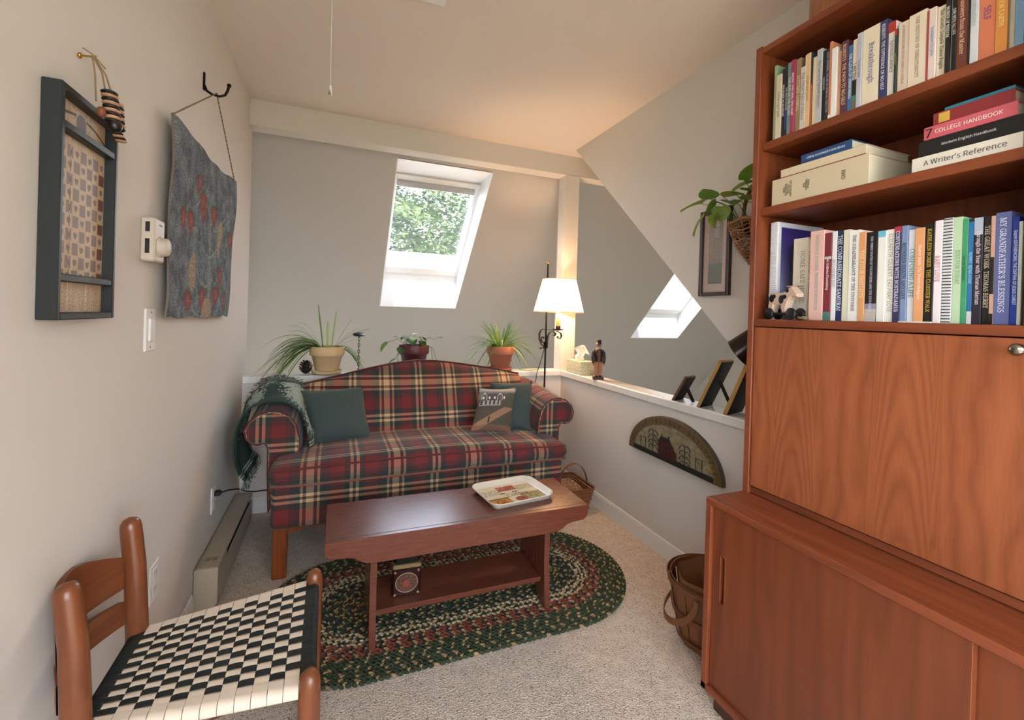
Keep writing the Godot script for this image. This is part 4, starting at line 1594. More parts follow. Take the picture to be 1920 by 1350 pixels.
	for i in 25:
		var row = []
		var ur = []
		var bk = []
		for j in 19:
			var u = i / 24.0
			var v = j / 18.0
			var p = tl.lerp(tr, u).lerp(bl.lerp(br, u), v)
			var sag = -0.018 * sin(u * PI) * (1.0 - v)
			var bow = 0.006 * sin(u * 7.0 + v * 3.0) + 0.004 * sin(v * 9.0)
			p += Vector3(bow, sag + 0.004 * sin(u * 23.0) * (1.0 if j == 0 or j == 18 else 0.0), 0.003 * sin(v * 19.0) * (1.0 if i == 0 or i == 24 else 0.0))
			row.append(p)
			ur.append(Vector2(u, v))
			bk.append(p - Vector3(0.006, 0, 0))
		P.append(row)
		U.append(ur)
		Q.append(bk)
	b.grid(P, U, true)
	put(s, "pile_face", b, hm)
	b = mb(s)
	b.grid(Q, U, false)
	for i in 24:
		for j in [0, 18]:
			b.quad_out(P[i][j], P[i + 1][j], Q[i + 1][j], Q[i][j], Vector3.UP * (1 if j == 0 else -1), 1, 0)
	for j in 18:
		for i in [0, 24]:
			b.quad_out(P[i][j], P[i][j + 1], Q[i][j + 1], Q[i][j], Vector3.BACK * (1 if i == 0 else -1), 2, 1)
	put(s, "backing", b, paint(Color(0.40, 0.37, 0.34), 0.95), "pale cloth backing")
	b = mb(s)
	var hk = Vector3(0.045, 2.052, 0.945)
	for e in [[tl + Vector3(-0.004, 0.0, -0.01), hk], [hk, tr + Vector3(-0.004, 0.0, 0.01)]]:
		for ph in 2:
			var path = []
			for i in 61:
				var t = i / 60.0
				path.append(e[0].lerp(e[1], t) + Vector3(cos(t * 70.0 + ph * PI), sin(t * 70.0 + ph * PI), 0) * 0.0016)
			b.tube(path, 0.0016, 5)
	put(s, "twine", b, M.twine)
	# iron hook
	s = thing("wall_hook", "black iron hook holding the twine of the wall hanging", "hook", Vector3(0, 2.05, 0.93))
	b = mb(s)
	b.between(Vector3(0.0, 2.055, 0.936), Vector3(0.006, 2.125, 0.952), 0.003)
	b.tube([Vector3(0.004, 2.075, 0.944), Vector3(0.012, 2.055, 0.944), Vector3(0.03, 2.045, 0.944), Vector3(0.055, 2.043, 0.942), Vector3(0.072, 2.052, 0.94), Vector3(0.08, 2.072, 0.938), Vector3(0.083, 2.09, 0.936)], [0.005, 0.005, 0.005, 0.005, 0.005, 0.005, 0.005], 8)
	b.ball(Vector3(0.084, 2.094, 0.936), Vector3(0.008, 0.008, 0.008), 10, 8)
	put(s, "hook", b, M.black_iron)
	# thermostat
	s = thing("thermostat", "beige wall thermostat with a round dial and two slots", "thermostat", Vector3(0, 1.40, 1.46))
	var beige = paint(Color(0.74, 0.69, 0.63), 0.45)
	b = mb(s)
	b.between(Vector3(0.0, 1.342, 1.425), Vector3(0.034, 1.462, 1.498), 0.004)
	put(s, "case", b, beige)
	for y in [[1.422, 1.449], [1.363, 1.403]]:
		b = mb(s)
		b.between(Vector3(0.012, y[0], 1.4975), Vector3(0.022, y[1], 1.4988), 0.0)
		put(s, "vent_slot", b, M.black)
	b = mb(s)
	b.between(Vector3(0.0335, 1.443, 1.445), Vector3(0.0346, 1.447, 1.468), 0.0)
	put(s, "pointer_window", b, M.black)
	b = mb(s)
	b.lathe([Vector2(0, 0.022), Vector2(0.02, 0.021), Vector2(0.025, 0.017), Vector2(0.026, 0.004), Vector2(0.03, 0.0)], 24, Transform3D(Basis(Vector3(0, -1, 0), Vector3(1, 0, 0), Vector3(0, 0, 1)), Vector3(0.034, 1.385, 1.458)))
	put(s, "dial", b, beige)
	# rocker switch
	s = thing("light_switch", "white rocker light switch below the thermostat", "switch", Vector3(0, 1.15, 1.42))
	b = mb(s)
	b.between(Vector3(0, 1.088, 1.384), Vector3(0.006, 1.212, 1.458), 0.003)
	put(s, "plate", b, M.white_plastic)
	b = mb(s)
	b.box(Vector3(0.008, 1.15, 1.421), Vector3(0.006, 0.066, 0.034), 0.0015, 1, Transform3D())
	put(s, "rocker", b, M.trim)
	for y in [1.1, 1.2]:
		b = mb(s)
		b.ball(Vector3(0.006, y, 1.421), Vector3(0.001, 0.003, 0.003), 8, 4)
		put(s, "screw", b, M.chrome)
	# outlets
	for e in [[Vector3(0, 0.345, 0.62), "white wall outlet above the heater with a black plug", 0], [Vector3(0, 0.375, 1.335), "white wall outlet behind the woven chair", 1]]:
		s = thing("outlet", e[1], "outlet", e[0], "wall outlets")
		b = mb(s)
		b.box(e[0] + Vector3(0.003, 0, 0), Vector3(0.006, 0.118, 0.074), 0.003)
		put(s, "plate", b, M.white_plastic)
		for dy in [-0.024, 0.024]:
			b = mb(s)
			b.box(e[0] + Vector3(0.0055, dy, 0), Vector3(0.004, 0.034, 0.03), 0.0018)
			var soc = put(s, "socket", b, M.trim)
			b = mb(soc)
			for dz in [-0.006, 0.006]:
				b.box(e[0] + Vector3(0.0073, dy + 0.004, dz), Vector3(0.001, 0.008, 0.0018), 0.0)
			put(soc, "slot", b, M.black)
	# black lamp cord from the upper socket to the back of the sofa
	s = thing("power_cord", "black cord running from the wall outlet behind the sofa", "cord", Vector3(0.01, 0.369, 0.62))
	b = mb(s)
	b.between(Vector3(0.007, 0.357, 0.608), Vector3(0.034, 0.381, 0.632), 0.005)
	put(s, "plug", b, M.black)
	b = mb(s)
	b.tube([Vector3(0.03, 0.369, 0.62), Vector3(0.06, 0.371, 0.60), Vector3(0.09, 0.35, 0.54), Vector3(0.11, 0.31, 0.47), Vector3(0.14, 0.285, 0.42), Vector3(0.19, 0.265, 0.36), Vector3(0.25, 0.235, 0.28), Vector3(0.31, 0.12, 0.06), Vector3(0.5, 0.02, 0.04), Vector3(1.2, 0.008, 0.035), Vector3(1.80, 0.008, 0.06)], 0.0035, 6)
	put(s, "cable", b, M.black)
	# electric baseboard heater
	s = thing("baseboard_heater", "long beige electric baseboard heater along the left wall", "heater", Vector3(0.04, 0, 0.51))
	var hb = paint(Color(0.66, 0.61, 0.53), 0.4)
	var hz0 = 0.12
	var hz1 = 0.90
	b = mb(s)
	b.between(Vector3(0.004, 0.015, hz0), Vector3(0.012, 0.172, hz1), 0.001)
	put(s, "back_plate", b, hb)
	b = mb(s)
	b.between(Vector3(0.004, 0.164, hz0), Vector3(0.086, 0.172, hz1), 0.002)
	put(s, "top_cover", b, hb)
	b = mb(s)
	b.between(Vector3(0.080, 0.02, hz0), Vector3(0.086, 0.134, hz1), 0.002)
	b.between(Vector3(0.080, 0.13, hz1 - 0.16), Vector3(0.086, 0.168, hz1), 0.002)
	put(s, "front_cover", b, hb)
	b = mb(s)
	for i in 60:
		var z = hz0 + 0.02 + i * 0.0098
		b.between(Vector3(0.02, 0.05, z), Vector3(0.074, 0.15, z + 0.0012), 0.0)
	put(s, "fins", b, paint(Color(0.2, 0.2, 0.2), 0.5, 0.5))
	s.get_node("fins").set_meta("kind", "stuff")
	b = mb(s)
	b.prism([Vector2(0.004, 0.172), Vector2(0.086, 0.172), Vector2(0.086, 0.028), Vector2(0.066, 0.004), Vector2(0.004, 0.004)], Vector3(0, 0, hz1), Vector3.RIGHT, Vector3.UP, Vector3.BACK, 0.006, 0.001)
	put(s, "end_cap", b, hb)
	b = mb(s)
	b.lathe([Vector2(0.0115, 0.0), Vector2(0.0125, 0.0008), Vector2(0.0135, 0.0)], 20, Transform3D(Basis(Vector3.RIGHT, Vector3.BACK, Vector3.DOWN), Vector3(0.022, 0.113, hz1 + 0.006)))
	put(s, "knockout", b, hb)
	for g in 2:
		b = mb(s)
		for i in 6:
			for j in 3:
				b.between(Vector3(0.026 + g * 0.024 + i * 0.0034, 0.1718, hz1 - 0.085 + j * 0.010), Vector3(0.0276 + g * 0.024 + i * 0.0034, 0.1724, hz1 - 0.077 + j * 0.010), 0.0)
		put(s, "printed_label", b, paint(Color(0.28, 0.25, 0.2), 0.6))
const TOP_BOOKS = [
	[1.962, 1.971, 0.239, "8fa88a", "", "555555", 0, "sage green"],
	[1.971, 1.989, 0.203, "d8cdb4", "Centering Prayer", "8a7d66", 0, "short cream"],
	[1.989, 1.999, 0.216, "23252c", "KEN WILBER  NO BOUNDARY", "e8e6e0", 0, "thin black"],
	[1.999, 2.008, 0.221, "1d1f26", "ONE MINUTE WISDOM", "cfd0d6", 0, "black and blue"],
	[2.008, 2.022, 0.225, "7d959a", "THE WAY OF THE HEART", "e9efee", 0, "slate blue"],
	[2.022, 2.034, 0.225, "9e3a5c", "KEATING  OPEN MIND, OPEN HEART", "f4e8ea", 0, "magenta"],
	[2.034, 2.050, 0.223, "9a8563", "AUTUMN GOSPEL", "e6d9a8", 1, "olive tan"],
	[2.050, 2.066, 0.190, "dcd8cf", "The Other Side of Silence", "8d8d8d", 1, "off-white"],
	[2.066, 2.069, 0.218, "e6e2dc", "", "888888", 0, "very thin white"],
	[2.069, 2.082, 0.220, "dfb98a", "A Path with Heart", "a88850", 0, "yellow peach"],
	[2.082, 2.088, 0.218, "1f2c3f", "DANCING", "c65a3a", 0, "navy and orange"],
	[2.088, 2.100, 0.200, "dccba9", "", "888888", 0, "plain cream"],
	[2.100, 2.116, 0.215, "b9bcc0", "The Practice of Spiritual Direction", "74767c", 0, "pale grey"],
	[2.116, 2.126, 0.204, "1b1c20", "Coming Home", "c8c8c8", 0, "glossy black"],
	[2.126, 2.136, 0.204, "2b3040", "HOLY LISTENING  THE ART OF SPIRITUAL DIRECTION", "aab2c8", 0, "dark navy"],
	[2.136, 2.143, 0.219, "c98160", "", "888888", 0, "tall salmon"],
	[2.143, 2.158, 0.196, "e9e7e6", "", "888888", 0, "plain white"],
	[2.158, 2.169, 0.182, "d7a079", "", "888888", 0, "peach"],
	[2.169, 2.186, 0.200, "593141", "ROBERTS  THE PATH TO NO-SELF", "d9c3a8", 0, "maroon"],
	[2.186, 2.198, 0.181, "4472a6", "THE CLOUD OF UNKNOWING", "dfe8f2", 0, "medium blue"],
	[2.198, 2.210, 0.190, "e5dcc8", "I and Thou", "1d1d1d", 1, "cream with black block"],
	[2.210, 2.222, 0.199, "b9bac8", "The Art of Living", "7b7c90", 0, "lavender grey"],
	[2.222, 2.262, 0.201, "e4d9c2", "Breakthrough", "6a6a9a", 1, "wide cream"],
	[2.262, 2.280, 0.201, "343c66", "ROBERTS  THE EXPERIENCE OF NO-SELF", "d6d4da", 0, "tall dark blue"],
	[2.280, 2.297, 0.187, "e6e2dd", "Spiritual Literacy", "8d8d99", 1, "white with a red top"],
	[2.296, 2.302, 0.162, "24352f", "Simple Abundance", "c9b85a", 1, "thin dark green"],
	[2.302, 2.325, 0.173, "dccabb", "A CONCISE HISTORY OF THE CATHOLIC CHURCH", "a1877a", 1, "pinkish cream"],
	[2.325, 2.361, 0.177, "e3d6c1", "THE HISTORY OF CHRISTIANITY", "9c8f7a", 1, "very wide cream"],
	[2.361, 2.366, 0.167, "b44c4c", "", "888888", 0, "thin red"],
	[2.366, 2.380, 0.169, "e0cfcb", "Invitation To John", "6d8fc4", 0, "pale pink"],
	[2.380, 2.397, 0.165, "e3d8c0", "The Gnostic Gospels  Elaine Pagels", "4a4640", 1, "cream with dark serif lettering"],
	[2.397, 2.406, 0.223, "17181a", "WOMEN OF WISDOM", "e2e2e2", 1, "black with a cream edge"],
	[2.406, 2.409, 0.187, "d8cfbb", "", "888888", 0, "sliver of cream"],
	[2.409, 2.418, 0.211, "141517", "ONE WITH ALL LIFE", "d0d0d0", 0, "narrow black"],
	[2.418, 2.438, 0.175, "6b3a2c", "Answers from the Master", "d8b9a0", 1, "brown"],
	[2.438, 2.440, 0.199, "1b1b1e", "", "888888", 0, "sliver of black"],
	[2.440, 2.454, 0.223, "d2d6dc", "Conversations", "a9aeb8", 1, "pale blue-white"],
	[2.454, 2.481, 0.187, "d0795a", "SELF", "7a4f9a", 0, "wide salmon pink"],
	[2.481, 2.500, 0.211, "d08a44", "TOLLE  A NEW EARTH", "f0d98a", 1, "orange"],
	[2.500, 2.504, 0.175, "8a8462", "", "888888", 0, "thin olive"],
	[2.504, 2.512, 0.199, "a39a8c", "", "888888", 0, "grey"],
	[2.512, 2.526, 0.223, "6c8fae", "Letting Grow", "e8eef2", 0, "sky blue"],
]
const LOW_BOOKS = [
	[1.947, 1.972, 0.315, "e8e8ec", "", "888888", 0, "white spiral-bound"],
	[2.012, 2.019, 0.222, "1b1b1d", "", "888888", 0, "thin black"],
	[2.019, 2.034, 0.252, "e6dfcd", "", "888888", 0, "narrow cream"],
	[2.034, 2.066, 0.252, "e6dfce", "HOME SAFE HOME", "8a8476", 1, "wide cream"],
	[2.066, 2.084, 0.245, "dfd8bd", "NONTOXIC & NATURAL", "8f8a66", 1, "greenish cream"],
	[2.084, 2.098, 0.219, "e9e8e6", "THE NATURALLY CLEAN HOME", "2f3d7a", 0, "white with blue lettering"],
	[2.099, 2.139, 0.259, "dfb3aa", "WOMEN'S BODIES, WOMEN'S WISDOM", "7fae98", 1, "broad pink"],
	[2.139, 2.159, 0.248, "7a2d33", "All Children Flourishing", "f0e6e4", 1, "dark red"],
	[2.159, 2.172, 0.250, "e4e4e6", "BECOMING YOU", "8d8d95", 1, "slim white"],
	[2.172, 2.189, 0.250, "1f2f55", "THE COMPASSIONATE SAMURAI", "e8edf5", 1, "navy"],
	[2.189, 2.205, 0.249, "d9d6bd", "", "888888", 0, "greenish ivory"],
	[2.205, 2.231, 0.244, "eae8e3", "THE DISAPPEARANCE OF THE UNIVERSE", "34343a", 1, "white with bold dark lettering"],
	[2.231, 2.247, 0.236, "d79a66", "THE FOUR INSIGHTS", "ecd9b0", 1, "orange tan"],
	[2.247, 2.274, 0.233, "17161c", "THE THREE WAVES OF VOLUNTEERS AND THE NEW EARTH", "cfcbd8", 1, "black with a pale glow"],
	[2.274, 2.292, 0.232, "e6e3da", "", "888888", 0, "white with a cyan top"],
	[2.292, 2.310, 0.233, "ece8df", "ELIZABETH GILBERT  EAT PRAY LOVE", "9a968e", 0, "white with pale lettering"],
	[2.309, 2.325, 0.237, "343257", "CONVERSATIONS WITH NOSTRADAMUS", "e4e2ee", 1, "purple with a red top"],
	[2.325, 2.338, 0.237, "7c8fb4", "BETWEEN DEATH AND LIFE", "15161c", 1, "steel blue"],
	[2.338, 2.354, 0.225, "dfe3e8", "COMPOSING A LIFE", "2f7f86", 1, "pale blue-white"],
	[2.354, 2.373, 0.226, "dd9d6c", "Huston Smith  The World's Religions", "f6ead8", 1, "peach orange"],
	[2.373, 2.391, 0.232, "15130f", "KATHLEEN NORRIS  THE CLOISTER WALK", "cfae3c", 1, "black with yellow lettering"],
	[2.391, 2.405, 0.237, "e8dde0", "BABY LOVE", "cf8f98", 1, "pale pink-white"],
	[2.405, 2.423, 0.240, "e9e9ea", "", "888888", 0, "white wire-bound"],
	[2.423, 2.439, 0.239, "b9d3b0", "JUST FOR TODAY", "8aa883", 1, "pale mint green"],
	[2.439, 2.449, 0.233, "3f9a68", "Sacred Contracts", "1f5c3c", 0, "bright green"],
	[2.449, 2.458, 0.231, "1d2a3a", "NORRIS  BEING HOME", "9fd0ea", 0, "black with a blue stripe"],
	[2.458, 2.473, 0.231, "2b2530", "Through the Year with Thomas Merton", "e9dfe6", 1, "dark plum"],
	[2.473, 2.486, 0.232, "1f1c1a", "THE GREAT WORK  THOMAS BERRY", "d8cdb8", 1, "black"],
	[2.486, 2.493, 0.230, "c9a08a", "", "888888", 0, "slim tan and black"],
	[2.493, 2.517, 0.235, "5f699c", "MY GRANDFATHER'S BLESSINGS", "e4e6f2", 1, "thick periwinkle"],
	[2.517, 2.528, 0.222, "1f3a93", "Guyon EXPERIENCING THE DEPTHS OF JESUS CHRIST", "e9eefa", 0, "royal blue"],
	[2.528, 2.534, 0.211, "c9d3c4", "Finding Grace", "9db0a4", 0, "pale grey-green"],
]

# ---------------------------------------------------------------- right wall and its ledge
func arc_d(cz: float, cy: float, a: float, h: float, n := 28) -> Array:
	var o = []
	for i in n + 1:
		var t = PI * i / n
		o.append(Vector2(cz - cos(t) * a, cy + sin(t) * h))
	return o

func build_right_wall():
	# half-round folk art board; faces -x
	var s = thing("folk_art_board", "half-round painted folk art board with a red house and an alphabet border", "wall decor", Vector3(XR, 0.49, 1.208))
	var cz = 1.208
	var cy = 0.497
	var xw = XR + 0.012
	var ex = Vector3(0, 0, 1)
	var b = mb(s)
	b.prism(arc_d(cz, cy, 0.332, 0.228), Vector3(xw, 0, 0), ex, Vector3.UP, Vector3.LEFT, 0.02, 0.0, true)
	put(s, "edge", b, paint(Color(0.30, 0.27, 0.23), 0.6))
	var kn = noise(81, 1.0, 2)
	var crack = picture(256, 128, func(x, y):
		var g = absf(kn.get_noise_2d(x * 0.16, y * 0.16))
		var c = Color(0.58, 0.54, 0.43).lerp(Color(0.46, 0.42, 0.32), clampf(kn.get_noise_2d(x * 0.03, y * 0.03) + 0.4, 0, 1))
		return c.lerp(Color(0.20, 0.17, 0.12), 0.8) if g < 0.035 else c)
	b = mb(s)
	b.prism(arc_d(cz, cy + 0.001, 0.328, 0.224), Vector3(xw - 0.0195, 0, 0), ex, Vector3.UP, Vector3.LEFT, 0.002)
	put(s, "crackled_panel", b, textured(crack, 0.5, 3.0, 6.0))
	# border band
	b = mb(s)
	var outer = arc_d(cz, cy + 0.001, 0.328, 0.224)
	var inner = arc_d(cz, cy + 0.001, 0.285, 0.183)
	var ring = outer.duplicate()
	for i in range(inner.size() - 1, -1, -1):
		ring.append(inner[i])
	b.prism(ring, Vector3(xw - 0.0215, 0, 0), ex, Vector3.UP, Vector3.LEFT, 0.002, 0.0008)
	var bd = put(s, "border", b, paint(Color(0.38, 0.31, 0.19), 0.6))
	var abc = "ABCDEFGHIJKLMNOPQRSTUVWXYZ"
	for i in 26:
		var t = PI * (i + 1.2) / 28.4
		b = mb(bd)
		var p = Vector3(xw - 0.0238, cy + sin(t) * 0.204, cz - cos(t) * 0.307)
		var tang = Vector3(0, cos(t) * 0.204, sin(t) * 0.307).normalized()
		var nrm = Vector3.LEFT.cross(tang)
		b.text(abc[i], font_serif, 0.02, 0.022, Transform3D(Basis(tang, nrm, Vector3.LEFT), p))
		put(bd, "letter", b, paint(Color(0.10, 0.075, 0.05) if i % 4 else Color(0.42, 0.13, 0.07), 0.6))
	for i in 5:
		b = mb(bd)
		var t = PI * (0.83 + i * 0.038)
		b.ball(Vector3(xw - 0.024, cy + sin(t) * 0.196, cz - cos(t) * 0.295), Vector3(0.0015, 0.007, 0.007), 10, 6)
		put(bd, "fruit", b, paint(Color(0.50, 0.38, 0.15), 0.6))
	b = mb(s)
	b.between(Vector3(xw - 0.0235, cy + 0.001, cz - 0.31), Vector3(xw - 0.021, cy + 0.028, cz + 0.30), 0.0005)
	put(s, "ground_strip", b, paint(Color(0.075, 0.10, 0.06), 0.6))
	# house
	b = mb(s)
	b.prism([Vector2(-0.066, 0.02), Vector2(-0.066, 0.098), Vector2(0.03, 0.098), Vector2(0.066, 0.06), Vector2(0.066, 0.02)], Vector3(xw - 0.0235, cy, cz - 0.015), ex, Vector3.UP, Vector3.LEFT, 0.0025, 0.0006)
	var ho = put(s, "house", b, paint(Color(0.24, 0.06, 0.045), 0.6))
	b = mb(ho)
	b.prism([Vector2(-0.068, 0.098), Vector2(-0.045, 0.124), Vector2(0.012, 0.124), Vector2(0.032, 0.098)], Vector3(xw - 0.0242, cy, cz - 0.015), ex, Vector3.UP, Vector3.LEFT, 0.0025, 0.0006)
	put(ho, "roof", b, paint(Color(0.07, 0.075, 0.065), 0.6))
	for z in [-0.046, 0.006]:
		b = mb(ho)
		b.between(Vector3(xw - 0.026, cy + 0.12, cz - 0.015 + z), Vector3(xw - 0.0235, cy + 0.135, cz - 0.015 + z + 0.009), 0.0005)
		put(ho, "chimney", b, paint(Color(0.15, 0.07, 0.05), 0.6))
	for i in 4:
		for j in 2:
			b = mb(ho)
			b.between(Vector3(xw - 0.0268, cy + 0.04 + j * 0.027, cz - 0.072 + i * 0.024), Vector3(xw - 0.0255, cy + 0.055 + j * 0.027, cz - 0.062 + i * 0.024), 0.0)
			put(ho, "window", b, paint(Color(0.10, 0.045, 0.03), 0.6))
	# willow trees and gates
	var dk = paint(Color(0.09, 0.075, 0.045), 0.6)
	for tz in [-0.125, 0.105]:
		b = mb(s)
		var hh = 0.135 if tz < 0 else 0.115
		b.rod(Vector3(xw - 0.0225, cy + 0.02, cz + tz), Vector3(xw - 0.0225, cy + hh, cz + tz), 0.0022, 6)
		for k in 4:
			for sd in [-1.0, 1.0]:
				var y = cy + hh - k * 0.026
				b.tube([Vector3(xw - 0.0225, y, cz + tz), Vector3(xw - 0.0225, y + 0.006, cz + tz + sd * 0.016), Vector3(xw - 0.0225, y - 0.004, cz + tz + sd * 0.030), Vector3(xw - 0.0225, y - 0.02, cz + tz + sd * 0.036)], 0.0022, 5)
		put(s, "willow", b, dk)
	for gz in [-0.205, 0.195]:
		b = mb(s)
		for k in [-0.02, 0.02]:
			b.rod(Vector3(xw - 0.0225, cy + 0.02, cz + gz + k), Vector3(xw - 0.0225, cy + 0.085, cz + gz + k), 0.0016, 5)
		b.rod(Vector3(xw - 0.0225, cy + 0.083, cz + gz - 0.02), Vector3(xw - 0.0225, cy + 0.083, cz + gz + 0.02), 0.0016, 5)
		put(s, "gate", b, dk)
	# framed picture
	s = thing("framed_picture", "narrow brown framed street scene with a wide mat beside the wicker basket", "picture", Vector3(XR, 1.335, 1.45))
	var fz0 = 1.365
	var fz1 = 1.535
	var fy0 = 1.337
	var fy1 = 1.73
	var fx = xw - 0.022
	var wd = paint(Color(0.20, 0.115, 0.10), 0.4)
	for e in [[fz0, fy0, fz0 + 0.016, fy1], [fz1 - 0.016, fy0, fz1, fy1], [fz0 + 0.016, fy0, fz1 - 0.016, fy0 + 0.016], [fz0 + 0.016, fy1 - 0.016, fz1 - 0.016, fy1]]:
		b = mb(s)
		b.between(Vector3(fx, e[1], e[0]), Vector3(xw, e[3], e[2]), 0.002)
		put(s, "frame_side", b, wd)
	b = mb(s)
	b.between(Vector3(xw - 0.008, fy0 + 0.012, fz0 + 0.012), Vector3(xw - 0.004, fy1 - 0.012, fz1 - 0.012), 0.0)
	put(s, "mat_board", b, paint(Color(0.80, 0.70, 0.65), 0.8))
	var pn = noise(82, 1.0, 3)
	var street = picture(64, 192, func(x, y):
		var g = pn.get_noise_2d(x * 0.22, y * 0.10) * 0.5 + 0.5
		var c = Color(0.36, 0.32, 0.29).lerp(Color(0.80, 0.70, 0.62), g)
		if y < 50: c = c.lerp(Color(0.74, 0.72, 0.70), 0.6 if absf(x - 36) < 8 + y * 0.08 else 0.1)
		if y > 130: c = c.lerp(Color(0.28, 0.36, 0.26), 0.55)
		if x < 20 and y > 80 and y < 100: c = Color(0.70, 0.52, 0.30)
		if pn.get_noise_2d(x * 0.9, y * 0.5 + 200.0) > 0.42: c = c * 0.6
		return c)
	b = mb(s)
	b.between(Vector3(xw - 0.0092, fy0 + 0.055, fz0 + 0.046), Vector3(xw - 0.0078, fy1 - 0.055, fz1 - 0.046), 0.0)
	var sm = textured(street, 0.4, 1.0 / 0.078, -1.0 / 0.283)
	sm.uv1_offset = Vector3(-(fz0 + 0.046) / 0.078, (fy1 - 0.055) / 0.283, 0)
	put(s, "print", b, sm)
	b = mb(s)
	b.quad(Vector3(xw - 0.012, fy0 + 0.012, fz0 + 0.012), Vector3(xw - 0.012, fy0 + 0.012, fz1 - 0.012), Vector3(xw - 0.012, fy1 - 0.012, fz1 - 0.012), Vector3(xw - 0.012, fy1 - 0.012, fz0 + 0.012), Vector2.ZERO, Vector2.RIGHT, Vector2.ONE, Vector2.DOWN)
	put(s, "glazing", b, M.glass)
	# wicker wall basket
	s = thing("wicker_wall_basket", "half-round brown wicker basket hanging on the wall beside the bookcase", "basket", Vector3(XR - 0.04, 1.43, 1.74))
	var bc = Vector3(xw - 0.002, 1.625, 1.70)
	var prof = func(t):      # t 0 rim .. 1 tip: radius outwards, half width, height
		var k = pow(t, 1.6)
		return [0.135 * (1.0 - k * 0.75), 0.135 * (1.0 - k * 0.82), -0.20 * t]
	for k in 17:
		var t = k / 16.0
		var q = prof.call(t)
		b = mb(s)
		var path = []
		for i in 41:
			var a = PI * i / 40.0
			var wob = 0.0022 * (1.0 if (i + k) % 2 == 0 else -1.0)
			path.append(bc + Vector3(-sin(a) * (q[0] + wob), q[2] + 0.004 * sin(a * 9.0 + k), cos(a) * (q[1] + wob)))
		b.tube(path, 0.0038 if k > 0 else 0.0075, 5)
		put(s, "weaver", b, M.wicker if k % 3 else M.wicker_light)
	for k in 13:
		b = mb(s)
		var path = []
		var a = PI * (k + 0.5) / 13.0
		for i in 9:
			var q = prof.call(i / 8.0)
			path.append(bc + Vector3(-sin(a) * q[0], q[2], cos(a) * q[1]))
		b.tube(path, 0.0028, 5)
		put(s, "stake", b, M.wicker_light)
	b = mb(s)
	var hp = []
	for i in 21:
		var a = PI * i / 20.0
		hp.append(bc + Vector3(-0.012 - 0.02 * sin(a), sin(a) * 0.17, cos(a) * 0.10))
	b.tube(hp, 0.008, 7)
	for ph in 2:
		var tw = []
		for i in 81:
			var a = PI * i / 80.0
			tw.append(bc + Vector3(-0.012 - 0.02 * sin(a) + 0.007 * cos(i * 0.9 + ph * PI), sin(a) * 0.17 + 0.007 * sin(i * 0.9 + ph * PI), cos(a) * 0.10))
		b.tube(tw, 0.0032, 4)
	put(s, "handle", b, M.wicker)
	# pothos growing out of the basket
	s = thing("potted_pothos", "trailing green pothos growing in the hanging wicker basket", "plant", Vector3(XR - 0.04, 1.60, 1.74))
	b = mb(s)
	b.ball(bc + Vector3(-0.05, -0.02, 0), Vector3(0.05, 0.03, 0.09), 12, 6)
	put(s, "soil", b, M.soil)
	var rng := RandomNumberGenerator.new()
	rng.seed = 15
	var spots = [[Vector3(1.96, 1.728, 1.495), 0.075, -1.9, -0.15], [Vector3(1.955, 1.67, 1.515), 0.07, -2.2, -0.9], [Vector3(1.95, 1.735, 1.55), 0.055, -1.2, 0.6], [Vector3(1.97, 1.735, 1.60), 0.06, 0.5, 0.2], [Vector3(1.95, 1.715, 1.585), 0.05, -2.6, -0.7], [Vector3(1.955, 1.69, 1.60), 0.05, 2.0, -0.9], [Vector3(1.96, 1.74, 1.66), 0.065, 0.9, 0.7], [Vector3(1.94, 1.70, 1.66), 0.05, -0.5, -0.3], [Vector3(1.955, 1.77, 1.715), 0.075, 0.4, 0.9], [Vector3(1.95, 1.735, 1.735), 0.06, 1.6, 0.1], [Vector3(1.96, 1.665, 1.57), 0.04, -1.6, -1.2], [Vector3(1.98, 1.70, 1.70), 0.05, 0.0, 0.3], [Vector3(1.95, 1.652, 1.59), 0.035, -2.0, -1.3]]
	for q in spots:
		b = mb(s)
		var root = bc + Vector3(-0.05, 0.0, clampf(q[0].z - bc.z, -0.08, 0.05))
		b.tube([root, root.lerp(q[0], 0.5) + Vector3(0, 0.03, 0), q[0]], 0.0016, 5)
		put(s, "stem", b, M.leaf)
		b = mb(s)
		heart_leaf(b, q[0], q[1] * 1.3, q[2], q[3])
		put(s, "leaf", b, M.leaf_bright if rng.randf() < 0.65 else M.leaf)
	# brown metal desk lamp on the ledge, switched off
	s = thing("desk_lamp", "brown metal desk lamp with a cylinder shade behind the photo frames", "lamp", Vector3(2.13, HL, 1.70))
	b = mb(s)
	var ax = (Vector3(1.965, 1.10, 1.690) - Vector3(2.03, 1.20, 1.80)).normalized()
	var side = ax.cross(Vector3.UP).normalized()
	var bas = Basis(side, ax, side.cross(ax))
	b.lathe([Vector2(0.0, -0.10), Vector2(0.02, -0.098), Vector2(0.046, -0.085), Vector2(0.055, -0.07), Vector2(0.057, 0.055), Vector2(0.0585, 0.058), Vector2(0.056, 0.058), Vector2(0.053, -0.068), Vector2(0.02, -0.09)], 28, Transform3D(bas, Vector3(1.995, 1.135, 1.735)))
	put(s, "shade", b, paint(Color(0.15, 0.105, 0.09), 0.25, 0.5))
	b = mb(s)
	b.tube([Vector3(2.145, HL + 0.01, 1.70), Vector3(2.12, 0.88, 1.71), Vector3(2.065, 0.95, 1.74), Vector3(2.055, 1.10, 1.81), Vector3(2.06, 1.21, 1.825), Vector3(2.03, 1.20, 1.79)], 0.007, 8)
	put(s, "stem", b, M.black_iron)
	b = mb(s)
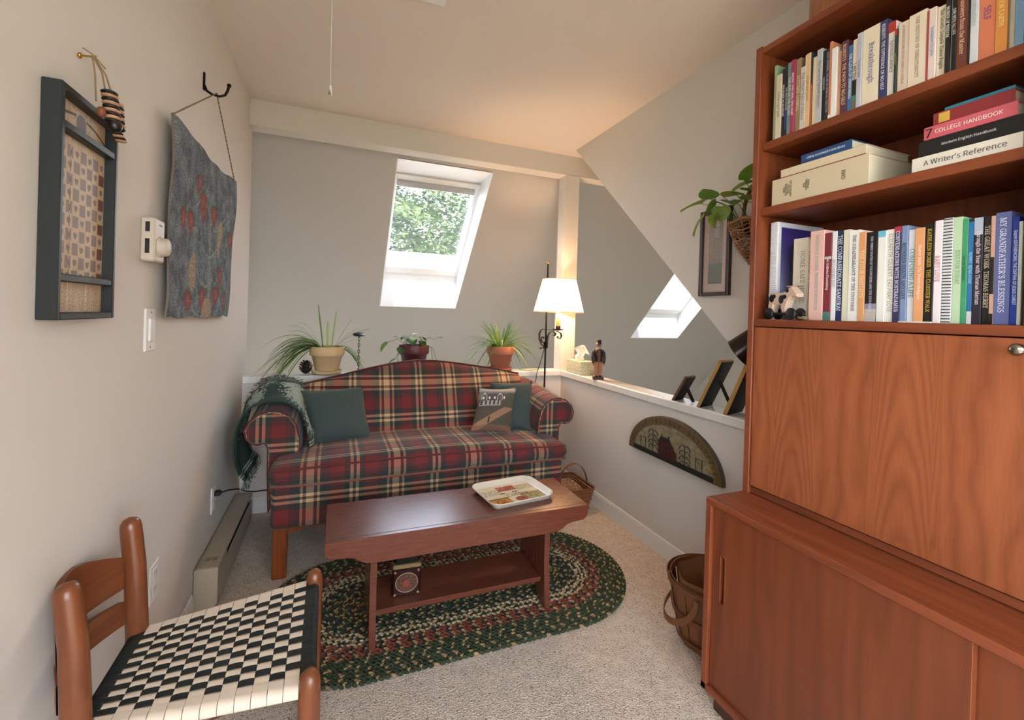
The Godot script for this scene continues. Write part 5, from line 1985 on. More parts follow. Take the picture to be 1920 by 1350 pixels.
	b.lathe([Vector2(0.0, 0.022), Vector2(0.045, 0.018), Vector2(0.052, 0.008), Vector2(0.052, 0.0), Vector2(0.0, 0.0)], 24, Transform3D(Basis(), Vector3(2.148, HL, 1.70)))
	put(s, "base", b, M.black_iron)
	b = mb(s)
	b.lathe([Vector2(0.0, 0.012), Vector2(0.018, 0.010), Vector2(0.022, 0.0), Vector2(0.0, 0.0)], 20, Transform3D(Basis(Vector3(0, 1, 0), Vector3(-1, 0, 0), Vector3(0, 0, 1)), Vector3(2.05, 1.278, 1.838)))
	b.rod(Vector3(2.055, 1.278, 1.838), Vector3(2.06, 1.21, 1.81), 0.004, 6)
	put(s, "knob", b, M.chrome)
	# easel photo frames, seen from behind
	for e in [[Vector3(2.118, HL, 1.185), 0.145, 0.09, 0.012, Color(0.42, 0.27, 0.15), "small wooden photo frame seen from behind on the ledge", 0.5, 0.16], [Vector3(2.118, HL, 1.355), 0.25, 0.12, 0.015, Color(0.72, 0.56, 0.30), "middle gold photo frame with black easel back on the ledge", 0.42, 0.40], [Vector3(2.115, HL, 1.515), 0.25, 0.15, 0.017, Color(0.74, 0.58, 0.32), "gold photo frame nearest the bookcase under the desk lamp", 0.36, 0.2]]:
		s = thing("photo_frame", e[5], "photo frame", e[0], "photo frames on the right ledge")
		s.rotation.y = 0.30
		var lean = Basis(Vector3.RIGHT, e[6])        # top leans towards +z
		b = MB.new()
		var hgt = e[1]
		var wid = e[2]
		var th = e[3]
		var xf = Transform3D(lean, Vector3(0, 0.0, 0.004))
		b.box(Vector3(-0.02 + 0.004, hgt / 2, 0), Vector3(0.008, hgt, th), 0.001, 1, xf)
		b.box(Vector3(-0.02 + wid - 0.004, hgt / 2, 0), Vector3(0.008, hgt, th), 0.001, 1, xf)
		b.box(Vector3(-0.02 + wid / 2, 0.004, 0), Vector3(wid, 0.008, th), 0.001, 1, xf)
		b.box(Vector3(-0.02 + wid / 2, hgt - 0.004, 0), Vector3(wid, 0.008, th), 0.001, 1, xf)
		put(s, "frame", b, paint(e[4], 0.35, 0.4 if e[4].g > 0.4 else 0.0))
		b = MB.new()
		b.box(Vector3(-0.02 + wid / 2, hgt / 2, th * 0.5 + 0.0005), Vector3(wid - 0.006, hgt - 0.006, 0.003), 0.0005, 1, xf)
		put(s, "back_board", b, paint(Color(0.025, 0.025, 0.027), 0.8))
		b = MB.new()
		b.box(Vector3(-0.02 + wid / 2, hgt / 2, -th * 0.3), Vector3(wid - 0.014, hgt - 0.014, 0.002), 0.0, 1, xf)
		put(s, "photo", b, paint(Color(0.5, 0.47, 0.44), 0.3))
		b = MB.new()
		var hinge = xf * Vector3(-0.02 + wid * 0.5, hgt * 0.6, th * 0.5 + 0.004)
		var foot = Vector3(hinge.x, 0.002, hinge.z + hgt * 0.26)
		var dv = (foot - hinge)
		var by = dv.normalized()
		var bz = Vector3.RIGHT.cross(by).normalized()
		b.box(Vector3(0, dv.length() / 2, 0), Vector3(minf(0.03, wid * 0.4), dv.length(), 0.003), 0.001, 1, Transform3D(Basis(Vector3.RIGHT, by, bz), hinge))
		put(s, "easel_leg", b, paint(Color(0.03, 0.03, 0.032), 0.8))
	# tissue box
	s = thing("tissue_box", "pale green patterned tissue box in the corner of the ledge", "tissue box", Vector3(2.150, HL, 0.185))
	var tn = noise(91, 1.0, 3)
	var tt = picture(128, 96, func(x, y):
		var g = tn.get_noise_2d(x * 0.06, y * 0.06)
		var c = Color(0.80, 0.79, 0.68)
		if g > 0.1: c = c.lerp(Color(0.55, 0.64, 0.42), clampf((g - 0.1) * 2.0, 0, 0.6))
		return c)
	b = MB.new()
	b.box(Vector3(0, 0.048, 0), Vector3(0.108, 0.096, 0.205), 0.002)
	put(s, "box", b, textured(tt, 0.6, 8.0, 8.0))
	b = MB.new()
	b.lathe([Vector2(0.036, 0.0), Vector2(0.037, 0.001), Vector2(0.0, 0.0012)], 20, Transform3D(Basis(), Vector3(0, 0.096, 0)))
	put(s, "opening", b, paint(Color(0.7, 0.72, 0.6), 0.6))
	b = MB.new()
	var P = []
	var U = []
	var out = [[-0.022, 0.092, 0.022, 0.092], [-0.026, 0.122, 0.012, 0.12], [-0.012, 0.14, 0.02, 0.142], [-0.034, 0.178, 0.03, 0.165], [0.0, 0.2, 0.018, 0.206]]
	for k in out:
		var row = []
		var ur = []
		for i in 7:
			var u = i / 6.0
			var lx = lerpf(k[0], k[2], u) * 1.5
			row.append(Vector3(lx * 0.75, lerpf(k[1], k[3], u) + 0.003, -lx * -0.62 + 0.008 * sin(u * 9.0 + k[1] * 40.0)))
			ur.append(Vector2(u, k[1]))
		P.append(row)
		U.append(ur)
	b.grid(P, U)
	b.tri(Vector3(0.02, 0.208, 0.018), Vector3(0.016, 0.15, 0.012), Vector3(0.046, 0.14, 0.052), Vector2.ZERO, Vector2.ZERO, Vector2.ZERO)
	var tis = paint(Color(0.92, 0.91, 0.89), 0.9)
	tis.backlight_enabled = true
	tis.backlight = Color(0.6, 0.6, 0.58)
	put(s, "tissue", b, tis)
	# carved figure in a top hat
	s = thing("carved_figure", "carved wooden figure of a bearded man in top hat and brown coat", "figurine", Vector3(2.118, HL, 0.475))
	s.rotation.y = -0.45
	var brown = paint(Color(0.17, 0.095, 0.06), 0.5)
	var flesh = paint(Color(0.62, 0.42, 0.30), 0.6)
	var pale = paint(Color(0.66, 0.45, 0.32), 0.6)
	b = MB.new()
	b.box(Vector3(0, 0.009, 0), Vector3(0.07, 0.018, 0.05), 0.002)
	put(s, "plinth", b, paint(Color(0.13, 0.06, 0.04), 0.5))
	for x in [-0.012, 0.012]:
		b = MB.new()
		b.ball(Vector3(x, 0.023, 0.006), Vector3(0.010, 0.006, 0.018), 10, 6)
		put(s, "shoe", b, M.black)
		b = MB.new()
		b.tube([Vector3(x, 0.024, 0), Vector3(x, 0.06, 0), Vector3(x * 0.95, 0.10, 0), Vector3(x * 0.9, 0.125, 0)], [0.0115, 0.0125, 0.013, 0.013], 10)
		put(s, "trouser_leg", b, pale)
	b = MB.new()
	b.tube([Vector3(0, 0.118, -0.003), Vector3(0, 0.135, -0.002), Vector3(0, 0.16, 0), Vector3(0, 0.19, 0), Vector3(0, 0.205, 0)], [0.026, 0.026, 0.028, 0.027, 0.014], 14)
	put(s, "coat", b, brown)
	b = MB.new()
	b.box(Vector3(0, 0.155, 0.0255), Vector3(0.018, 0.075, 0.006), 0.002)
	var ws = put(s, "waistcoat", b, paint(Color(0.36, 0.20, 0.13), 0.6))
	for k in 4:
		b = MB.new()
		b.ball(Vector3(0, 0.13 + k * 0.014, 0.0292), Vector3(0.0016, 0.0016, 0.0012), 6, 4)
		put(ws, "button", b, M.gold)
	for x in [-1.0, 1.0]:
		b = MB.new()
		b.tube([Vector3(x * 0.022, 0.192, 0), Vector3(x * 0.034, 0.175, 0), Vector3(x * 0.038, 0.14, 0.002), Vector3(x * 0.033, 0.105, 0.008)], [0.009, 0.011, 0.010, 0.0085], 10)
		put(s, "arm", b, brown)
		b = MB.new()
		b.ball(Vector3(x * 0.032, 0.098, 0.010), Vector3(0.006, 0.009, 0.006), 8, 6)
		put(s, "hand", b, flesh)
	b = MB.new()
	b.ball(Vector3(0, 0.219, 0.002), Vector3(0.0135, 0.017, 0.0145), 14, 10)
	b.ball(Vector3(0, 0.219, 0.0165), Vector3(0.003, 0.005, 0.004), 8, 6)
	var hd = put(s, "head", b, flesh)
	for x in [-0.005, 0.005]:
		b = MB.new()
		b.ball(Vector3(x, 0.223, 0.0148), Vector3(0.0016, 0.0012, 0.0012), 6, 4)
		put(hd, "eye", b, M.black)
	b = MB.new()
	b.ball(Vector3(0, 0.203, 0.011), Vector3(0.012, 0.015, 0.008), 12, 8)
	put(s, "beard", b, paint(Color(0.70, 0.58, 0.48), 0.8))
	b = MB.new()
	b.lathe([Vector2(0.0, 0.263), Vector2(0.015, 0.262), Vector2(0.0165, 0.258), Vector2(0.0145, 0.236), Vector2(0.0235, 0.2345), Vector2(0.0235, 0.232), Vector2(0.0, 0.231)], 20)
	put(s, "top_hat", b, paint(Color(0.13, 0.07, 0.045), 0.4))

# flat heart-shaped leaf, stalk end at p, turned by yaw about y and pitched
func heart_leaf(b: MB, p: Vector3, size: float, yaw: float, pitch: float):
	var bas = Basis(Vector3.UP, yaw) * Basis(Vector3.RIGHT, -pitch)
	var P = []
	var U = []
	for i in 9:
		var t = i / 8.0
		var w = size * 0.60 * pow(sin(PI * pow(t * 0.97 + 0.03, 0.62)), 0.8) if t < 1.0 else 0.0
		var row = []
		var ur = []
		for j in 5:
			var s = (j - 2) / 2.0
			var back = -0.10 * size * absf(s) * (1.0 - t)
			var y = 0.10 * size * absf(s) - 0.28 * size * t * t
			row.append(p + bas * Vector3(s * w, y, (t * size + back)))
			ur.append(Vector2(s, t))
		P.append(row)
		U.append(ur)
	b.grid(P, U)

func blade(b: MB, p: Vector3, dir: Vector3, len: float, droop: float, wid: float, n := 10):
	var side = dir.cross(Vector3.UP).normalized()
	var P = []
	var U = []
	for i in n + 1:
		var t = float(i) / n
		var c = p + dir * len * t + Vector3.DOWN * droop * len * t * t
		if c.y < HL + 0.008 and c.z < 0.012 and c.z > -0.14:
			c.y = HL + 0.008
		var w = wid * (0.55 + 0.9 * t) * pow(1.0 - t, 0.55) if t < 1.0 else 0.0
		P.append([c - side * w + Vector3.UP * w * 0.35, c, c + side * w + Vector3.UP * w * 0.35])
		U.append([Vector2(0, t), Vector2(0.5, t), Vector2(1, t)])
	b.grid(P, U)

func flower_pot(s: Node3D, at: Vector3, r: float, h: float, mat: Material, saucer: bool):
	var y0 = 0.022 if saucer else 0.0
	var b = mb(s)
	b.lathe([Vector2(0, y0), Vector2(r * 0.66, y0), Vector2(r * 0.68, y0 + 0.004), Vector2(r * 0.88, h * 0.66), Vector2(r * 0.97, h * 0.67), Vector2(r, h * 0.70), Vector2(r, h - 0.004), Vector2(r * 0.97, h), Vector2(r * 0.90, h - 0.003), Vector2(r * 0.88, h - 0.02)], 32, Transform3D(Basis(), at))
	put(s, "pot", b, mat)
	b = mb(s)
	b.lathe([Vector2(0, h - 0.012), Vector2(r * 0.5, h - 0.010), Vector2(r * 0.89, h - 0.02)], 24, Transform3D(Basis(), at))
	put(s, "soil", b, M.soil)
	if saucer:
		b = mb(s)
		b.lathe([Vector2(0, 0.0), Vector2(r * 0.78, 0.0), Vector2(r * 0.86, 0.006), Vector2(r * 0.90, 0.024), Vector2(r * 0.87, 0.024), Vector2(r * 0.80, 0.008), Vector2(0, 0.006)], 32, Transform3D(Basis(), at))
		put(s, "saucer", b, mat)

# ---------------------------------------------------------------- back ledge
func build_back_ledge():
	var rng := RandomNumberGenerator.new()
	rng.seed = 23
	var at = Vector3(0.455, HL, -0.062)
	var s = thing("spider_plant", "long trailing spider plant in a cream pot on the back ledge", "plant", at)
	flower_pot(s, at, 0.103, 0.175, M.cream_pot, true)
	var top = at + Vector3(0, 0.165, 0)
	# blades as the photograph shows them: fall to the left, a few upright, a short fall on the right
	var ls = []
	for i in 54:
		ls.append([PI + rng.randf_range(-0.8, 0.8), rng.randf_range(0.1, 0.8), rng.randf_range(0.26, 0.46), rng.randf_range(0.7, 1.05)])
	for i in 14:
		ls.append([rng.randf_range(-0.5, 0.5), rng.randf_range(0.1, 0.5), rng.randf_range(0.16, 0.24), rng.randf_range(0.9, 1.3)])
	for q in [[2.2, 1.36, 0.30, 0.05], [1.0, 1.40, 0.26, 0.03], [0.3, 1.15, 0.27, 0.22], [0.05, 0.8, 0.33, 0.35], [0.2, 0.9, 0.27, 0.3], [3.0, 1.2, 0.36, 0.5], [3.4, 1.05, 0.40, 0.55], [-0.1, 0.6, 0.20, 0.3], [3.3, 1.0, 0.33, 0.55], [2.9, 0.8, 0.36, 0.6], [1.6, 1.3, 0.2, 0.1]]:
		ls.append(q)
	var fence = func(a): return a
	for q in ls:
		var b = mb(s)
		var d = Vector3(cos(q[0]) * cos(q[1]), sin(q[1]), -sin(q[0]) * cos(q[1]) * 0.55)
		var L = q[2]
		# keep the tips clear of the wall on the left
		if d.x < 0.0:
			L = minf(L, 0.40 / maxf(0.2, -d.x))
		blade(b, top + Vector3(cos(q[0]) * 0.045, 0, -sin(q[0]) * 0.03), d, L, q[3], 0.0105)
		put(s, "blade", b, M.leaf_pale if rng.randf() < 0.45 else M.leaf)
	# plum pot with pothos
	at = Vector3(1.0, HL, -0.064)
	s = thing("pothos", "small pothos in a plum coloured pot behind the sofa back", "plant", at)
	flower_pot(s, at, 0.100, 0.187, M.plum_pot, false)
	var lv = [[Vector3(-0.085, 0.235, 0.02), 0.055, -2.0, 0.3, 1], [Vector3(-0.05, 0.245, 0.03), 0.06, -1.0, -0.2, 0], [Vector3(-0.03, 0.225, 0.04), 0.065, 0.2, -0.5, 0], [Vector3(0.0, 0.255, 0.0), 0.06, 2.0, 0.2, 2], [Vector3(0.03, 0.235, 0.03), 0.055, 0.9, -0.1, 0], [Vector3(0.055, 0.235, 0.01), 0.05, 1.6, 0.1, 2], [Vector3(-0.18, 0.20, 0.03), 0.075, -2.1, -0.75, 1], [Vector3(0.13, 0.225, 0.02), 0.06, 1.4, 0.45, 1], [Vector3(-0.13, 0.09, 0.04), 0.05, -1.5, -0.4, 1], [Vector3(-0.09, 0.17, 0.05), 0.05, -0.4, -1.0, 0], [Vector3(0.04, 0.21, 0.05), 0.05, 0.4, -0.6, 0], [Vector3(-0.01, 0.24, 0.05), 0.05, -0.3, -0.3, 2]]
	for q in lv:
		var b = mb(s)
		var root = at + Vector3(clampf(q[0].x, -0.05, 0.05), 0.18, 0.01)
		b.tube([root, root.lerp(at + q[0], 0.5) + Vector3(0, 0.035, 0), at + q[0]], 0.0016, 5)
		put(s, "stem", b, M.leaf_dark)
		b = mb(s)
		heart_leaf(b, at + q[0], q[1], q[2], q[3])
		put(s, "leaf", b, [M.leaf_dark, M.leaf, M.leaf_pale][q[4]])
	for q in [[0.105, 0.13], [0.095, 0.07], [-0.10, -0.03]]:
		var b = mb(s)
		b.tube([at + Vector3(q[0] * 0.6, 0.185, 0.03), at + Vector3(q[0] * 1.1, 0.17, 0.05), at + Vector3(q[0] * 1.05 + q[1] * 0.3, 0.07, 0.055), at + Vector3(q[0] + q[1] * 0.5, 0.02, 0.055)], 0.0016, 5)
		put(s, "stem", b, M.leaf_dark)
	# terracotta pot with a bushy spider plant
	at = Vector3(1.626, HL, -0.062)
	s = thing("spider_plant", "bushy spider plant in a terracotta pot on the back ledge", "plant", at)
	flower_pot(s, at, 0.100, 0.178, M.terracotta, true)
	top = at + Vector3(0, 0.168, 0)
	for i in 130:
		var a = rng.randf() * TAU
		var el = rng.randf_range(0.25, 1.35)
		var L = rng.randf_range(0.24, 0.38) * (0.85 if el > 0.9 else 1.0)
		var d = Vector3(cos(a) * cos(el), sin(el), -sin(a) * cos(el) * 0.6)
		var dr = lerpf(0.95, 0.25, el / 1.35) * rng.randf_range(0.7, 1.25)
		if i < 8:
			el = rng.randf_range(0.1, 0.4)
			d = Vector3((1.0 if i % 2 else -1.0) * cos(el) * 0.7, sin(el), 0.15)
			dr = 1.5
			L = 0.2
		var b = mb(s)
		blade(b, top + Vector3(cos(a) * 0.04, 0, -sin(a) * 0.03), d, L, dr, 0.0078, 9)
		put(s, "blade", b, M.leaf if rng.randf() < 0.7 else M.leaf_pale)
	# black disc on a stiff chain stand
	at = Vector3(0.644, HL, -0.06)
	s = thing("candle_stand", "black iron disc on a stiff twisted chain stem behind the sofa", "candle holder", at)
	var b = mb(s)
	b.lathe([Vector2(0, 0.252), Vector2(0.036, 0.252), Vector2(0.040, 0.256), Vector2(0.038, 0.258), Vector2(0.0, 0.256)], 28, Transform3D(Basis(Vector3.RIGHT, 0.25), at + Vector3(0, 0.004, -0.06)))
	put(s, "disc", b, M.black_iron)
	for k in 12:
		b = mb(s)
		var path = []
		for i in 13:
			var a = TAU * i / 12
			var o = Vector3(cos(a) * 0.006, sin(a) * 0.0125, 0) if k % 2 == 0 else Vector3(0, sin(a) * 0.0125, cos(a) * 0.006)
			path.append(at + Vector3(0, 0.018 + k * 0.0205, 0) + o)
		b.tube(path, 0.0019, 5, false)
		put(s, "chain_link", b, M.black_iron)
	b = mb(s)
	b.lathe([Vector2(0, 0.006), Vector2(0.03, 0.005), Vector2(0.034, 0.0), Vector2(0, 0.0)], 24, Transform3D(Basis(), at))
	put(s, "foot", b, M.black_iron)
	# pine cone
	at = Vector3(0.335, HL, -0.045)
	s = thing("pine_cone", "dark brown pine cone on the ledge beside the cream pot", "pine cone", at)
	b = mb(s)
	for k in 60:
		var t = k / 60.0
		var a = k * 2.39996
		var r = 0.030 * sin(PI * (0.12 + 0.8 * t)) + 0.004
		var p = at + Vector3(cos(a) * r, 0.012 + t * 0.075, sin(a) * r)
		b.ball(Vector3.ZERO, Vector3(0.010, 0.003, 0.007), 6, 4, Transform3D(Basis(Vector3.UP, -a) * Basis(Vector3.BACK, 0.5), p))
	b.ball(at + Vector3(0, 0.045, 0), Vector3(0.022, 0.042, 0.022), 10, 8)
	put(s, "scales", b, paint(Color(0.16, 0.11, 0.08), 0.8))
	# folded leaflet on the ledge near the post
	s = thing("leaflet", "pale green folded leaflet lying on the ledge beside the lamp pole", "paper", Vector3(1.86, HL, -0.06))
	s.rotation.y = 0.2
	b = MB.new()
	b.box(Vector3(0, 0.0035, 0), Vector3(0.15, 0.002, 0.085), 0.0005, 0, Transform3D(Basis(Vector3.BACK, 0.012), Vector3.ZERO))
	put(s, "sheet", b, paint(Color(0.66, 0.70, 0.56), 0.6))
	b = MB.new()
	b.box(Vector3(-0.03, 0.0048, 0.0), Vector3(0.09, 0.0012, 0.06), 0.0003, 0)
	put(s, "inner_sheet", b, paint(Color(0.80, 0.80, 0.72), 0.6))

# ---------------------------------------------------------------- floor lamp
func build_lamp():
	var pz = 0.085
	var px = 1.918
	var s = thing("floor_lamp", "black iron floor lamp with a lit cream shade behind the sofa arm", "lamp", Vector3(px, 0, pz))
	var b = mb(s)
	b.rod(Vector3(px, 0.0, pz), Vector3(px, 1.60, pz), 0.0065, 10)
	put(s, "pole", b, M.black_iron)
	b = mb(s)
	b.ball(Vector3(px, 1.608, pz), Vector3(0.010, 0.011, 0.010), 12, 8)
	put(s, "finial", b, M.brass)
	for k in 3:
		b = mb(s)
		var a = k * TAU / 3 + 0.5
		b.tube([Vector3(px, 0.10, pz), Vector3(px + cos(a) * 0.04, 0.085, pz + sin(a) * 0.03), Vector3(px + cos(a) * 0.075, 0.03, pz + sin(a) * 0.06), Vector3(px + cos(a) * 0.09, 0.004, pz + sin(a) * 0.07)], 0.006, 6)
		put(s, "foot", b, M.black_iron)
	var c = Vector3(1.976, 0, 0.16)
	# scrolled iron bracket: flat bar swept in the plane of pole and shade
	var dir = (c - Vector3(px, 0, pz)).normalized()
	var side = Vector3(-dir.z, 0, dir.x)
	var bar = func(pts, w, called):
		var P = []
		var U = []
		for i in pts.size():
			var p = Vector3(px, pts[i].y, pz) + dir * pts[i].x
			P.append([p - side * w, p + side * w])
			U.append([Vector2(0, i), Vector2(1, i)])
		var bb = mb(s)
		bb.grid(P, U)
		var Q = []
		for i in pts.size():
			var d = (pts[mini(i + 1, pts.size() - 1)] - pts[maxi(i - 1, 0)]).normalized()
			var n2 = Vector2(-d.y, d.x) * 0.003
			var p = Vector3(px, pts[i].y + n2.y, pz) + dir * (pts[i].x + n2.x)
			Q.append([p - side * w, p + side * w])
		bb.grid(Q, U, true)
		for e in 2:
			var A = []
			for i in pts.size():
				A.append([P[i][e], Q[i][e]])
			bb.grid(A, U, e == 1)
		put(s, called, bb, M.black_iron)
	var outer = [Vector2(0.0, 0.99), Vector2(-0.03, 1.01), Vector2(-0.05, 1.05), Vector2(-0.052, 1.09), Vector2(-0.04, 1.115), Vector2(-0.02, 1.122), Vector2(0.03, 1.12), Vector2(0.09, 1.112), Vector2(0.115, 1.10), Vector2(0.122, 1.08), Vector2(0.112, 1.062), Vector2(0.097, 1.066), Vector2(0.095, 1.08)]
	bar.call(outer, 0.012, "scroll")
	var inner = [Vector2(0.012, 0.99), Vector2(0.012, 1.04), Vector2(0.018, 1.08), Vector2(0.035, 1.105), Vector2(0.06, 1.108), Vector2(0.075, 1.095), Vector2(0.07, 1.082), Vector2(0.06, 1.084)]
	bar.call(inner, 0.014, "scroll")
	var curl = [Vector2(-0.005, 1.02), Vector2(-0.025, 1.03), Vector2(-0.035, 1.05), Vector2(-0.03, 1.068), Vector2(-0.018, 1.066), Vector2(-0.02, 1.055)]
	bar.call(curl, 0.010, "scroll")
	b = mb(s)
	b.between(Vector3(px - 0.012, 0.985, pz - 0.012), Vector3(px + 0.012, 1.035, pz + 0.012), 0.003)
	b.rod(Vector3(px, 0.99, pz), Vector3(px - 0.04, 0.988, pz + 0.01), 0.004, 6)
	b.ball(Vector3(px - 0.045, 0.988, pz + 0.011), Vector3(0.009, 0.007, 0.007), 10, 6)
	put(s, "clamp", b, M.black_iron)
	b = mb(s)
	b.lathe([Vector2(0, 1.118), Vector2(0.038, 1.124), Vector2(0.042, 1.13), Vector2(0.036, 1.128), Vector2(0.0, 1.122)], 24, Transform3D(Basis(), c))
	b.lathe([Vector2(0.016, 1.12), Vector2(0.018, 1.15), Vector2(0.015, 1.152)], 16, Transform3D(Basis(), c))
	put(s, "drip_pan", b, M.black_iron)
	b = mb(s)
	b.lathe([Vector2(0, 1.125), Vector2(0.0155, 1.126), Vector2(0.0155, 1.235), Vector2(0, 1.237)], 18, Transform3D(Basis(), c))
	put(s, "candle_sleeve", b, paint(Color(0.85, 0.74, 0.52), 0.6))
	b = mb(s)
	b.tube([Vector3(px - 0.004, 1.02, pz + 0.008), Vector3(px - 0.03, 0.93, pz + 0.012), Vector3(px - 0.075, 0.80, pz + 0.02), Vector3(px - 0.08, 0.5, pz - 0.02), Vector3(px - 0.06, 0.01, pz - 0.03)], 0.0028, 6)
	put(s, "cord", b, M.black)
	# shade: thin cloth cone, open above and below
	b = mb(s)
	b.lathe([Vector2(0.178, 1.250), Vector2(0.118, 1.483)], 40, Transform3D(Basis(), c))
	var sh = paint(Color(0.90, 0.84, 0.72), 0.9)
	sh.backlight_enabled = true
	sh.backlight = Color(1.0, 0.94, 0.80)
	var shade = put(s, "shade", b, sh)
	b = mb(shade)
	for e in [[0.178, 1.250], [0.118, 1.483]]:
		var path = []
		for i in 41:
			var a = TAU * i / 40
			path.append(c + Vector3(cos(a) * e[0], e[1], sin(a) * e[0]))
		b.tube(path, 0.0028, 5, false)
	put(shade, "trim", b, paint(Color(0.80, 0.66, 0.50), 0.8))
	b = mb(shade)
	for k in 3:
		var a = k * TAU / 3
		b.rod(c + Vector3(0, 1.46, 0), c + Vector3(cos(a) * 0.122, 1.468, sin(a) * 0.122), 0.0015, 5)
	put(shade, "spider", b, M.brass)
	b = mb(s)
	b.ball(c + Vector3(0, 1.335, 0), Vector3(0.028, 0.034, 0.028), 16, 12)
	b.lathe([Vector2(0.012, 1.237), Vector2(0.013, 1.28), Vector2(0.02, 1.31)], 14, Transform3D(Basis(), c))
	var bm = paint(Color(1, 0.95, 0.85), 0.4)
	bm.emission_enabled = true
	bm.emission = Color(1.0, 0.82, 0.56)
	bm.emission_energy_multiplier = 3.0
	put(s, "bulb", b, bm)
	var l := OmniLight3D.new()
	l.name = "bulb_light"
	l.light_color = Color(1.0, 0.79, 0.60)
	l.light_energy = LAMP
	l.light_size = 0.03
	l.omni_range = 12.0
	l.omni_attenuation = 2.0
	l.shadow_enabled = true
	s.add_child(l)
	l.global_position = c + Vector3(0, 1.335, 0)

# ---------------------------------------------------------------- pillows and throw
func pillow(s: Node3D, called: String, q: Array, thick: float, mat: Material):
	# q: top left, top right, bottom right, bottom left
	var nrm = (q[1] - q[0]).cross(q[3] - q[0]).normalized() * -1.0
	var n = 18
	var b = mb(s)
	for sd in [1.0, -1.0]:
		var P = []
		var U = []
		for i in n + 1:
			var row = []
			var ur = []
			for j in n + 1:
				var u = float(i) / n
				var v = float(j) / n
				var a = u * 2.0 - 1.0
				var c = v * 2.0 - 1.0
				# edges draw in between the corners
				var ua = 0.5 + a * 0.5 * (1.0 - 0.07 * (1.0 - c * c))
				var vc = 0.5 + c * 0.5 * (1.0 - 0.07 * (1.0 - a * a))
				var p = q[0].lerp(q[1], ua).lerp(q[3].lerp(q[2], ua), vc)
				var t = pow(maxf(0.0, (1.0 - a * a) * (1.0 - c * c)), 0.42)
				var wr = 0.004 * sin(a * 9.0 + c * 4.0) * (1.0 - t) + 0.003 * sin(c * 12.0 + a * 3.0) * t
				row.append(p + nrm * sd * (thick * 0.5 * t + wr * t))
				ur.append(Vector2(u, v))
			P.append(row)
			U.append(ur)
		b.grid(P, U, sd > 0)
	put(s, called, b, mat)

